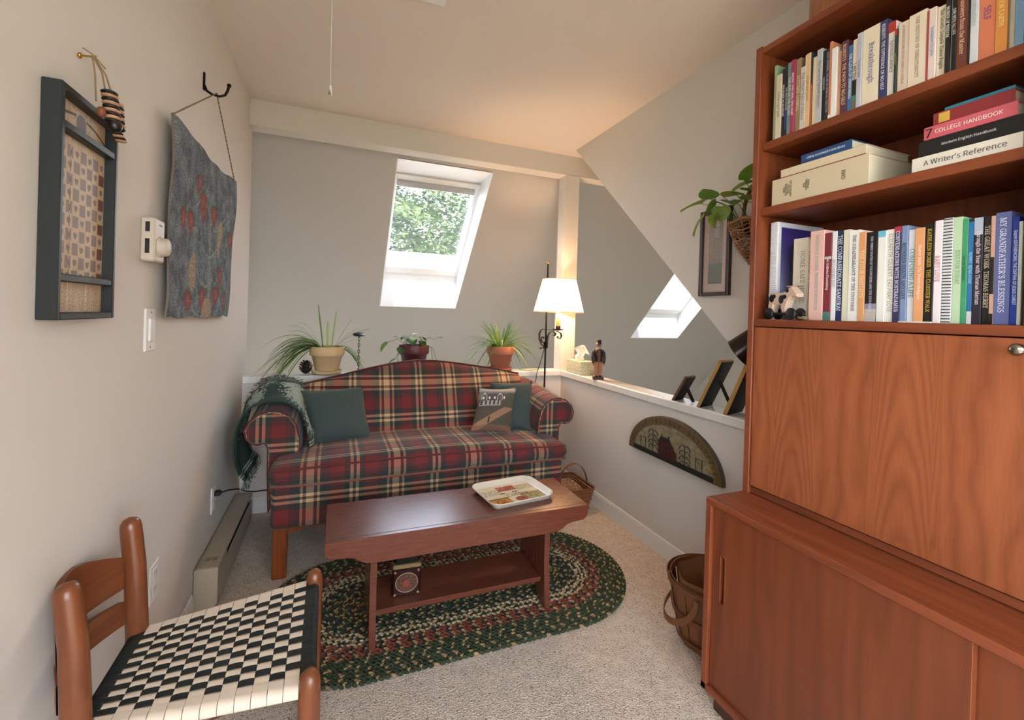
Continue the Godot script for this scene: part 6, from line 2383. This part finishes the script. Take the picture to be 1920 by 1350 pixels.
func build_soft():
	var s = thing("throw_pillow", "dark green square throw pillow at the left end of the sofa", "pillow", Vector3(0.53, 0.52, 0.45), "throw pillows on the sofa")
	pillow(s, "cushion", [Vector3(0.328, 0.787, 0.385), Vector3(0.652, 0.800, 0.375), Vector3(0.70, 0.528, 0.49), Vector3(0.405, 0.530, 0.51)], 0.13, M.green_cloth)
	s = thing("throw_pillow", "dark green throw pillow tucked behind the house pillow", "pillow", Vector3(1.57, 0.52, 0.46), "throw pillows on the sofa")
	pillow(s, "cushion", [Vector3(1.40, 0.800, 0.37), Vector3(1.665, 0.806, 0.43), Vector3(1.60, 0.535, 0.575), Vector3(1.40, 0.535, 0.50)], 0.10, M.green_cloth)
	s = thing("throw_pillow", "small woven pillow picturing a white house and path", "pillow", Vector3(1.37, 0.55, 0.56), "throw pillows on the sofa")
	var n = noise(101, 1.0, 3)
	var pt = picture(192, 224, func(x, y):
		var u = x / 192.0
		var v = y / 224.0
		var g = n.get_noise_2d(x * 0.12, y * 0.25)
		var c = Color(0.36, 0.31, 0.26).lerp(Color(0.24, 0.23, 0.19), clampf(g + 0.5, 0, 1))
		if v < 0.30: c = Color(0.50, 0.49, 0.48).lerp(Color(0.36, 0.36, 0.34), clampf(g + 0.4, 0, 1))
		if v < 0.10: c = Color(0.62, 0.60, 0.56)
		# foliage right of the house
		if u > 0.78 and v > 0.14 and v < 0.42: c = Color(0.20, 0.24, 0.20).lerp(Color(0.34, 0.36, 0.3), clampf(g + 0.4, 0, 1))
		# house
		if v > 0.16 and v < 0.34 and u > 0.08 and u < 0.78: c = Color(0.30, 0.29, 0.30)
		if v > 0.34 and v < 0.46 and u > 0.04 and u < 0.60: c = Color(0.62, 0.59, 0.56)
		if v > 0.34 and v < 0.44 and fposmod(u * 9.0, 1.0) > 0.55 and u < 0.55 and u > 0.06: c = Color(0.22, 0.20, 0.20)
		for gx in [0.14, 0.56]:
			var hw = clampf((v - 0.13) * 0.9, 0.0, 0.075)
			if v > 0.13 and v < 0.34 and absf(u - gx) < hw: c = Color(0.33, 0.32, 0.33) if absf(u - gx) < hw - 0.018 and v > 0.19 else Color(0.70, 0.67, 0.63)
		for wx in [0.12, 0.28, 0.42, 0.68]:
			if absf(u - wx) < 0.022 and v > 0.24 and v < 0.30: c = Color(0.86, 0.84, 0.80)
		# path
		var pd = v - (0.98 - 0.55 * u)
		if absf(pd) < 0.06 + 0.05 * v and v > 0.5: c = Color(0.60, 0.46, 0.36).lerp(Color(0.48, 0.36, 0.28), clampf(g + 0.4, 0, 1))
		if v > 0.90: c = Color(0.50, 0.33, 0.25).lerp(c, 0.4)
		if absf(u - 0.36) < 0.02 and v > 0.72 and v < 0.86: c = Color(0.16, 0.15, 0.15)
		return c * (1.0 + 0.12 * n.get_noise_2d(x * 2.0, y * 2.0)))
	pillow(s, "cushion", [Vector3(1.303, 0.782, 0.475), Vector3(1.530, 0.780, 0.492), Vector3(1.452, 0.548, 0.625), Vector3(1.214, 0.566, 0.605)], 0.085, textured(pt, 0.9))
	# throw over the left arm
	s = thing("throw_blanket", "dark green woven throw with white trees draped over the left sofa arm", "blanket", Vector3(0.24, 0.44, 0.42))
	var prof = [Vector2(0.125, 0.405), Vector2(0.095, 0.44), Vector2(0.078, 0.50), Vector2(0.072, 0.57), Vector2(0.082, 0.64), Vector2(0.105, 0.695), Vector2(0.145, 0.742), Vector2(0.195, 0.762), Vector2(0.25, 0.763), Vector2(0.305, 0.748), Vector2(0.345, 0.712), Vector2(0.375, 0.66), Vector2(0.392, 0.60), Vector2(0.400, 0.555)]
	var dense = []
	for i in prof.size() - 1:
		for k in 3:
			dense.append(prof[i].lerp(prof[i + 1], k / 3.0))
	dense.append(prof[-1])
	var bn = noise(111, 1.0, 3)
	var P = []
	var U = []
	var nz = 21
	for i in nz:
		var t = i / (nz - 1.0)
		var row = []
		var ur = []
		for j in dense.size():
			var w = float(j) / (dense.size() - 1)
			var z = lerpf(0.20, 0.615, t)
			# the inner end runs out to a point towards the front
			z += 0.045 * smoothstep(0.72, 1.0, w) * t - 0.05 * (1.0 - t) * smoothstep(0.7, 1.0, w)
			var q = dense[j]
			var lift = 0.055 * (1.0 - t) * smoothstep(0.55, 0.74, q.y) + 0.022 * sin(t * PI) * smoothstep(0.6, 0.75, q.y)
			var fold = 0.010 * sin(t * 11.0 + w * 5.0) + 0.006 * bn.get_noise_2d(t * 4.0, w * 6.0)
			var out = (q - Vector2(0.24, 0.58)).normalized() * (0.008 + fold)
			row.append(Vector3(q.x + out.x, q.y + out.y + lift, z))
			ur.append(Vector2(t, w))
		P.append(row)
		U.append(ur)
	var wt = picture(256, 384, func(x, y):
		var u = x / 256.0
		var v = y / 384.0
		var g = bn.get_noise_2d(x * 0.09, y * 0.09)
		var f = bn.get_noise_2d(x * 0.9, y * 0.9)
		var c = Color(0.13, 0.215, 0.185)
		var pale = Color(0.60, 0.63, 0.58)
		for q in [[0.62, 0.74, 0.30, 0.10], [0.42, 0.66, 0.16, 0.06], [0.30, 0.50, 0.22, 0.075], [0.70, 0.46, 0.16, 0.06], [0.50, 0.30, 0.20, 0.06], [0.2, 0.82, 0.14, 0.07], [0.8, 0.86, 0.2, 0.06]]:
			if Vector2((u - q[0]) / q[2], (v - q[1]) / q[3]).length() + g * 0.9 < 0.95:
				c = pale.lerp(Color(0.36, 0.44, 0.39), 0.6 if f > 0.15 else 0.0)
		for k in [0.035, 0.055, 0.955, 0.975]:
			if absf(v - k) < 0.005: c = pale
		if u < 0.05 and absf(u - 0.03) < 0.008: c = pale
		return c * (1.0 + 0.25 * f))
	var b = mb(s)
	b.grid(P, U)
	var Q = []
	for i in nz:
		var row = []
		for j in dense.size():
			var nrm = (P[mini(i + 1, nz - 1)][j] - P[maxi(i - 1, 0)][j]).cross(P[i][mini(j + 1, dense.size() - 1)] - P[i][maxi(j - 1, 0)]).normalized()
			row.append(P[i][j] - nrm * 0.007)
		Q.append(row)
	b.grid(Q, U, true)
	for e in [0, nz - 1]:
		b.grid([P[e], Q[e]], [U[e], U[e]], e == 0)
	put(s, "cloth", b, textured(wt, 0.95))
	var m = dense.size() - 1
	for e in [[0, "HOUSE"], [m, "COUNTY"]]:
		var j = 5 if e[0] == 0 else m - 3
		b = mb(s)
		for i in e[1].length():
			var k = 11 + i if e[0] == 0 else 18 - i
			k = clampi(k, 1, nz - 2)
			var p = P[k][j]
			var zx = (P[k + 1][j] - P[k - 1][j]).normalized()
			var py = (P[k][j - 1] - P[k][j + 1]).normalized()
			if e[0] == 0:
				py = -py
			else:
				zx = -zx
				py = py
			var nn = zx.cross(py).normalized()
			b.text(e[1][i], font_sans, 0.016, 0.02, Transform3D(Basis(zx, py, nn), p + (Vector3(-0.002, 0.001, 0) if e[0] == 0 else Vector3(0.003, 0.003, 0))))
		put(s, "lettering", b, paint(Color(0.66, 0.68, 0.62), 0.9))
	# fringes
	var rng := RandomNumberGenerator.new()
	rng.seed = 8
	var fringe = paint(Color(0.30, 0.35, 0.31), 0.95)
	var fr2 = paint(Color(0.56, 0.57, 0.52), 0.95)
	for g in 2:
		b = mb(s)
		for i in 70:
			var t = rng.randf() * (nz - 1.001)
			var i0 = int(t)
			var p = P[i0][0].lerp(P[i0 + 1][0], t - i0)
			b.tube([p, p + Vector3(rng.randf_range(-0.012, 0.012), -0.018, rng.randf_range(-0.01, 0.01)), p + Vector3(rng.randf_range(-0.02, 0.02), -0.04, rng.randf_range(-0.012, 0.012))], 0.0022, 4)
		for i in 60:
			var w = rng.randf_range(0.28, 0.93) * (dense.size() - 1)
			var j0 = int(w)
			var p = P[0][j0].lerp(P[0][j0 + 1], w - j0)
			b.tube([p, p + Vector3(rng.randf_range(-0.02, 0.02), rng.randf_range(0.002, 0.014), -0.012), p + Vector3(rng.randf_range(-0.03, 0.03), rng.randf_range(-0.012, 0.02), -0.03)], 0.0022, 4)
		var fm = put(s, "fringe", b, fringe if g == 0 else fr2)
		fm.set_meta("kind", "stuff")

# ---------------------------------------------------------------- smaller things
func build_small():
	var b
	# melamine tray on the bench
	var s = thing("serving_tray", "white oblong melamine tray with a coffee print on the bench", "tray", Vector3(1.245, 0.43, 1.175))
	s.rotation.y = 0.13
	var W = 0.155
	var D = 0.125
	var P = []
	var U = []
	var rr = func(w, d, r, y):
		var row = []
		for c in [[w - r, d - r, 0.0], [-w + r, d - r, 90.0], [-w + r, -d + r, 180.0], [w - r, -d + r, 270.0]]:
			for i in 7:
				var a = deg_to_rad(c[2] + 15.0 * i)
				row.append(Vector3(c[0] + cos(a) * r, y, c[1] + sin(a) * r))
		row.append(row[0])
		return row
	for k in [[W - 0.022, D - 0.02, 0.02, 0.0], [W - 0.018, D - 0.016, 0.022, 0.001], [W - 0.004, D - 0.004, 0.045, 0.020], [W, D, 0.05, 0.023], [W, D, 0.05, 0.0255], [W - 0.004, D - 0.004, 0.046, 0.024], [W - 0.020, D - 0.018, 0.022, 0.005], [W - 0.024, D - 0.022, 0.02, 0.004]]:
		var row = rr.call(k[0], k[1], k[2], k[3])
		P.append(row)
		var ur = []
		for p in row:
			ur.append(Vector2(p.x, p.z))
		U.append(ur)
	b = MB.new()
	b.grid(P, U)
	for e in [[0, -1.0], [7, 1.0]]:
		var row = P[e[0]]
		for i in row.size() - 1:
			b.tri_out(Vector3(0, row[0].y, 0), row[i], row[i + 1], Vector3(0, e[1], 0), Vector2.ZERO, Vector2.ZERO, Vector2.ZERO)
	put(s, "body", b, paint(Color(0.83, 0.80, 0.74), 0.2))
	var n = noise(121, 1.0, 3)
	var pt = picture(256, 192, func(x, y):
		var u = x / 256.0
		var v = y / 192.0
		var c = Color(0.82, 0.77, 0.66)
		var g = n.get_noise_2d(x * 0.08, y * 0.08)
		if u > 0.32 and u < 0.66 and v > 0.08 and v < 0.32: c = Color(0.55, 0.20, 0.15).lerp(Color(0.80, 0.66, 0.50), clampf(g * 2.0 + (0.3 if v < 0.2 and u < 0.5 else -0.2), 0, 0.8))
		if u < 0.36 and v > 0.62: c = Color(0.74, 0.50, 0.20) if v > 0.68 else Color(0.40, 0.34, 0.24)
		if u < 0.28 and u > 0.1 and v > 0.72 and v < 0.9 and g > 0.0: c = Color(0.50, 0.20, 0.13)
		if u < 0.34 and v > 0.2 and v < 0.46 and g > -0.05: c = c.lerp(Color(0.52, 0.55, 0.46), 0.6)
		if u > 0.60 and v > 0.55 and v < 0.92: c = Color(0.62, 0.58, 0.42).lerp(Color(0.38, 0.38, 0.26), clampf(g * 2.0 + 0.3, 0, 1))
		if Vector2((u - 0.56) / 0.11, (v - 0.80) / 0.11).length() < 1.0: c = Color(0.55, 0.27, 0.20)
		for q in [[0.34, 0.44], [0.58, 0.42], [0.38, 0.92]]:
			if Vector2((u - q[0]) / 0.06, (v - q[1]) / 0.025).length() + g < 0.9: c = Color(0.16, 0.12, 0.10)
		if u > 0.66 and v > 0.12 and v < 0.36 and fposmod(v * 22.0, 1.0) > 0.55 and n.get_noise_2d(x * 0.5, y * 0.1) > -0.1: c = Color(0.30, 0.27, 0.22)
		return c)
	b = MB.new()
	b.quad(Vector3(-W + 0.026, 0.0047, D - 0.024), Vector3(W - 0.026, 0.0047, D - 0.024), Vector3(W - 0.026, 0.0047, -D + 0.024), Vector3(-W + 0.026, 0.0047, -D + 0.024), Vector2(0, 1), Vector2(1, 1), Vector2(1, 0), Vector2(0, 0))
	put(s, "print", b, textured(pt, 0.22))
	b = MB.new()
	b.text("Coffee", font_serif, 0.105, 0.05, Transform3D(Basis(Vector3.RIGHT, Vector3(0, 0, -1), Vector3.UP), Vector3(0.02, 0.0051, 0.012)))
	put(s, "lettering", b, paint(Color(0.14, 0.10, 0.08), 0.4))
	# tin canister on the bench shelf
	s = thing("tea_tin", "dark red square tin with an oval portrait on the bench shelf", "tin", Vector3(0.785, 0.125, 1.215))
	s.rotation.y = -0.06
	b = MB.new()
	b.box(Vector3(0, 0.052, 0), Vector3(0.106, 0.104, 0.085), 0.005)
	put(s, "body", b, paint(Color(0.155, 0.045, 0.04), 0.3, 0.3))
	b = MB.new()
	b.box(Vector3(0, 0.113, 0), Vector3(0.108, 0.016, 0.087), 0.004)
	put(s, "band", b, paint(Color(0.50, 0.42, 0.28), 0.5, 0.2))
	b = MB.new()
	b.box(Vector3(0, 0.142, 0), Vector3(0.107, 0.042, 0.086), 0.012)
	put(s, "lid", b, paint(Color(0.04, 0.03, 0.028), 0.3, 0.4))
	var on = noise(131, 1.0, 3)
	var ot = picture(96, 72, func(x, y):
		var g = on.get_noise_2d(x * 0.12, y * 0.12)
		var c = Color(0.22, 0.12, 0.10).lerp(Color(0.50, 0.36, 0.30), clampf(g + 0.35, 0, 1))
		if Vector2((x - 44) / 16.0, (y - 40) / 14.0).length() < 1.0: c = c.lerp(Color(0.60, 0.24, 0.18), 0.6)
		return c)
	b = MB.new()
	for i in 28:
		var a0 = TAU * i / 28
		var a1 = TAU * (i + 1) / 28
		b.tri(Vector3(0, 0.052, 0.0431), Vector3(cos(a0) * 0.041, 0.052 + sin(a0) * 0.036, 0.0431), Vector3(cos(a1) * 0.041, 0.052 + sin(a1) * 0.036, 0.0431), Vector2(0.5, 0.5), Vector2(0.5 + cos(a0) * 0.5, 0.5 - sin(a0) * 0.5), Vector2(0.5 + cos(a1) * 0.5, 0.5 - sin(a1) * 0.5))
	put(s, "oval_picture", b, textured(ot, 0.3))
	b = MB.new()
	var path = []
	for i in 33:
		var a = TAU * i / 32
		path.append(Vector3(cos(a) * 0.042, 0.052 + sin(a) * 0.037, 0.0432))
	b.tube(path, 0.0009, 5, false)
	for sx in [-1.0, 1.0]:
		for sy in [-1.0, 1.0]:
			path = []
			for i in 15:
				var t = i / 14.0
				path.append(Vector3(sx * (0.046 - 0.006 * cos(t * 9.0) * (1.0 - t) - 0.008 * t * (1.0 - t)), 0.052 + sy * (0.044 - 0.006 * sin(t * 9.0) * (1.0 - t)), 0.0432))
			b.tube(path, 0.0009, 4, false)
	put(s, "scrollwork", b, paint(Color(0.75, 0.62, 0.48), 0.4))
	b = MB.new()
	for x in [-0.046, 0.046]:
		b.rod(Vector3(x, 0.163, 0.036), Vector3(x, 0.163, -0.036), 0.003, 6)
	put(s, "lid_bead", b, M.gold)
	# oblong splint basket at the corner, holding folded cards
	s = thing("splint_basket", "oblong brown basket with a bent handle on the floor beside the sofa", "basket", Vector3(1.95, 0, 0.43))
	var bc = Vector3(1.955, 0, 0.43)
	var hw = 0.105
	var hd = 0.150
	for k in 9:
		b = mb(s)
		var y = 0.012 + k * 0.0145
		var f = 0.80 + 0.20 * k / 8.0
		var ring = []
		for p in rr.call(hw * f, hd * f, 0.03, 0.0):
			ring.append(bc + p + Vector3(0, y, 0))
		var A = []
		var UA = []
		for i in ring.size():
			var wob = 0.0018 * (1.0 if (i + k) % 2 == 0 else -1.0)
			var o = (ring[i] - bc - Vector3(0, y, 0)).normalized() * wob
			A.append([ring[i] + o - Vector3(0, 0.0065, 0), ring[i] + o + Vector3(0, 0.0065, 0)])
			UA.append([Vector2(i, 0), Vector2(i, 1)])
		b.grid(A, UA)
		put(s, "splint", b, M.wicker if k % 2 else paint(Color(0.52, 0.31, 0.16), 0.6))
	b = mb(s)
	var rim = []
	for p in rr.call(hw, hd, 0.03, 0.138):
		rim.append(bc + p)
	b.tube(rim, 0.007, 6, false)
	put(s, "rim", b, paint(Color(0.45, 0.25, 0.13), 0.5))
	b = mb(s)
	b.between(bc + Vector3(-hw * 0.8, 0.002, -hd * 0.8), bc + Vector3(hw * 0.8, 0.008, hd * 0.8), 0.002)
	put(s, "bottom", b, M.wicker)
	b = mb(s)
	path = []
	for i in 25:
		var a = PI * i / 24
		path.append(bc + Vector3(cos(a) * hw, 0.12 + sin(a) * 0.15, 0.04))
	var HP = []
	var HU = []
	for p in path:
		HP.append([p - Vector3(0, 0, 0.009), p + Vector3(0, 0, 0.009)])
		HU.append([Vector2.ZERO, Vector2.RIGHT])
	b.grid(HP, HU)
	var HQ = []
	for i in path.size():
		var o = (path[i] - bc - Vector3(0, 0.12, 0.04)).normalized() * 0.003
		HQ.append([path[i] + o - Vector3(0, 0, 0.009), path[i] + o + Vector3(0, 0, 0.009)])
	b.grid(HQ, HU, true)
	for e in 2:
		var A = []
		for i in path.size():
			A.append([HP[i][e], HQ[i][e]])
		b.grid(A, HU)
	put(s, "handle", b, M.wicker)
	s = thing("printed_cloth", "folded cream cloth with red and black print inside the oblong basket", "cloth", bc + Vector3(0, 0.075, 0))
	var kn = noise(141, 1.0, 2)
	var kt = picture(96, 128, func(x, y):
		var g = kn.get_noise_2d(x * 0.16, y * 0.16)
		var h = kn.get_noise_2d(x * 0.1 + 70.0, y * 0.1)
		var c = Color(0.80, 0.72, 0.60)
		if g > 0.22: c = Color(0.12, 0.11, 0.10)
		elif h > 0.22: c = Color(0.62, 0.28, 0.20)
		elif h < -0.3: c = Color(0.42, 0.40, 0.24)
		return c)
	b = mb(s)
	P = []
	U = []
	for i in 11:
		var row = []
		var ur = []
		for j in 13:
			var u = i / 10.0 - 0.5
			var v = j / 12.0 - 0.5
			row.append(bc + Vector3(u * hw * 1.75, 0.120 + 0.008 * sin(u * 7.0 + v * 5.0) - 0.06 * pow(absf(u) * 2.0, 6), v * hd * 1.75))
			ur.append(Vector2(u + 0.5, v + 0.5))
		P.append(row)
		U.append(ur)
	b.grid(P, U, true)
	b.between(bc + Vector3(-hw * 0.7, 0.01, -hd * 0.7), bc + Vector3(hw * 0.7, 0.095, hd * 0.7), 0.01)
	put(s, "fabric", b, textured(kt, 0.9))
	# round orchard basket by the sideboard
	s = thing("orchard_basket", "round splint wood basket with two drop handles beside the sideboard", "basket", Vector3(1.87, 0, 1.70))
	bc = Vector3(1.868, 0, 1.705)
	var stave = paint(Color(0.47, 0.28, 0.15), 0.55)
	var stave2 = paint(Color(0.40, 0.23, 0.12), 0.55)
	var rad = func(y): return lerpf(0.112, 0.160, pow(y / 0.25, 0.8))
	for k in 22:
		b = mb(s)
		P = []
		U = []
		for i in 8:
			var y = 0.004 + 0.244 * i / 7.0
			var r = rad.call(y) + (0.0015 if k % 2 else -0.0015)
			var row = []
			var ur = []
			for e in [-0.5, 0.0, 0.5]:
				var a = TAU * (k + e * 0.97) / 22
				row.append(bc + Vector3(cos(a) * r, y, sin(a) * r))
				ur.append(Vector2(e * 0.04, y))
			P.append(row)
			U.append(ur)
		b.grid(P, U)
		put(s, "stave", b, stave if k % 3 else stave2)
	for h in [[0.232, 0.024, 0.0045, 0.0], [0.232, 0.024, -0.008, 0.0], [0.125, 0.018, 0.004, 0.0], [0.03, 0.016, 0.004, 0.0]]:
		b = mb(s)
		P = []
		U = []
		for i in 49:
			var a = TAU * i / 48
			var row = []
			var ur = []
			for q in [[-0.5, 0.0], [0.5, 0.0], [0.5, 0.004], [-0.5, 0.004], [-0.5, 0.0]]:
				var y = h[0] + h[1] * q[0]
				var r = rad.call(clampf(y, 0, 0.25)) + h[2] + q[1]
				row.append(bc + Vector3(cos(a) * r, y, sin(a) * r))
				ur.append(Vector2(i * 0.02, y))
			P.append(row)
			U.append(ur)
		b.grid(P, U, false, false)
		put(s, "hoop", b, paint(Color(0.42, 0.245, 0.135), 0.5))
	b = mb(s)
	b.lathe([Vector2(0, 0.004), Vector2(0.112, 0.004), Vector2(0.112, 0.010), Vector2(0, 0.010)], 30, Transform3D(Basis(), bc))
	put(s, "bottom", b, stave2)
	for sd in [-1.0, 1.0]:
		b = mb(s)
		P = []
		U = []
		for i in 25:
			var t = PI * i / 24
			# handle hangs down outside the hoop
			var ang = PI * 0.78 + (0.0 if sd < 0 else PI)
			var spread = cos(t) * 1.15
			var y = 0.225 - sin(t) * 0.145
			var r = rad.call(0.22) + 0.012 + 0.004 * sin(t)
			var p = bc + Vector3(cos(ang + spread) * r, y, -sin(ang + spread) * r)
			var o = (p - bc) * Vector3(1, 0, 1)
			o = o.normalized()
			var wv = Vector3(0, 1, 0) * 0.009 * absf(sin(t)) + Vector3(0, 0.003, 0)
			var tang = Vector3(-o.z, 0, o.x) * 0.008 * absf(cos(t))
			P.append([p - wv - tang, p + wv + tang, p + wv + tang + o * 0.003, p - wv - tang + o * 0.003, p - wv - tang])
			U.append([Vector2(0, i), Vector2(1, i), Vector2(1, i), Vector2(0, i), Vector2(0, i)])
		b.grid(P, U, false, false)
		put(s, "handle", b, M.wicker)
	# paper liner inside the basket
	s = thing("basket_liner", "brown paper bag liner standing inside the round orchard basket", "paper bag", bc + Vector3(0.01, 0.012, 0))
	b = mb(s)
	P = []
	U = []
	for i in 37:
		var a = TAU * i / 36
		var row = []
		var ur = []
		for j in 6:
			var y = 0.012 + j * 0.047
			var r = minf(rad.call(clampf(y, 0, 0.25)) - 0.014, 0.118 + 0.003 * j) + 0.003 * sin(a * 7.0 + j)
			row.append(bc + Vector3(0.012 + cos(a) * r, y + (0.006 * sin(a * 5.0) if j == 5 else 0.0), sin(a) * r))
			ur.append(Vector2(i, j))
		P.append(row)
		U.append(ur)
	b.grid(P, U)
	put(s, "paper", b, paint(Color(0.54, 0.37, 0.22), 0.8))
	# pull cord and ceiling hatch
	s = thing("attic_hatch", "white trimmed ceiling hatch at the top edge of the view", "hatch", Vector3(0.6, HC, 1.65))
	b = mb(s)
	var hx0 = 0.28
	var hx1 = 0.865
	var hz0 = 1.252
	var hz1 = 2.25
	for e in [[hx0, hz0, hx1, hz0 + 0.055], [hx0, hz1 - 0.055, hx1, hz1], [hx0, hz0 + 0.055, hx0 + 0.055, hz1 - 0.055], [hx1 - 0.055, hz0 + 0.055, hx1, hz1 - 0.055]]:
		b = mb(s)
		b.between(Vector3(e[0], HC - 0.016, e[1]), Vector3(e[2], HC, e[3]), 0.004)
		put(s, "trim_board", b, M.trim)
	b = mb(s)
	b.between(Vector3(hx0 + 0.055, HC - 0.006, hz0 + 0.055), Vector3(hx1 - 0.055, HC, hz1 - 0.055), 0.002)
	put(s, "panel", b, M.trim)
	var cz = 1.30
	s = thing("pull_cord", "thin white pull cord with a tapered handle hanging from the ceiling", "pull cord", Vector3(0.461, 1.95, cz))
	b = mb(s)
	b.tube([Vector3(0.458, HC - 0.016, cz), Vector3(0.459, 2.2, cz), Vector3(0.461, 2.0, cz)], 0.0011, 5)
	put(s, "cord", b, M.white_plastic)
	b = mb(s)
	b.lathe([Vector2(0, 1.978), Vector2(0.0062, 1.976), Vector2(0.0066, 1.972), Vector2(0.004, 2.002), Vector2(0.0032, 2.006), Vector2(0, 2.007)], 14, Transform3D(Basis(), Vector3(0.461, 0, cz)))
	put(s, "handle", b, M.white_plastic)
	# round wooden box on top of the bookcase
	s = thing("round_wooden_box", "tan round wooden box standing on top of the bookcase", "box", Vector3(1.93, 2.12, 2.13))
	b = MB.new()
	b.lathe([Vector2(0, 0.0), Vector2(0.128, 0.0), Vector2(0.13, 0.003), Vector2(0.13, 0.19), Vector2(0.0, 0.19)], 40)
	put(s, "body", b, textured(wood(38, Color(0.66, 0.42, 0.26), Color(0.52, 0.31, 0.17), 128, 64, 6.0, 0.0), 0.5, 6.0, 3.0))
	b = MB.new()
	b.lathe([Vector2(0.131, 0.17), Vector2(0.135, 0.171), Vector2(0.135, 0.222), Vector2(0.13, 0.226), Vector2(0, 0.226)], 40)
	put(s, "lid", b, paint(Color(0.60, 0.38, 0.23), 0.5))
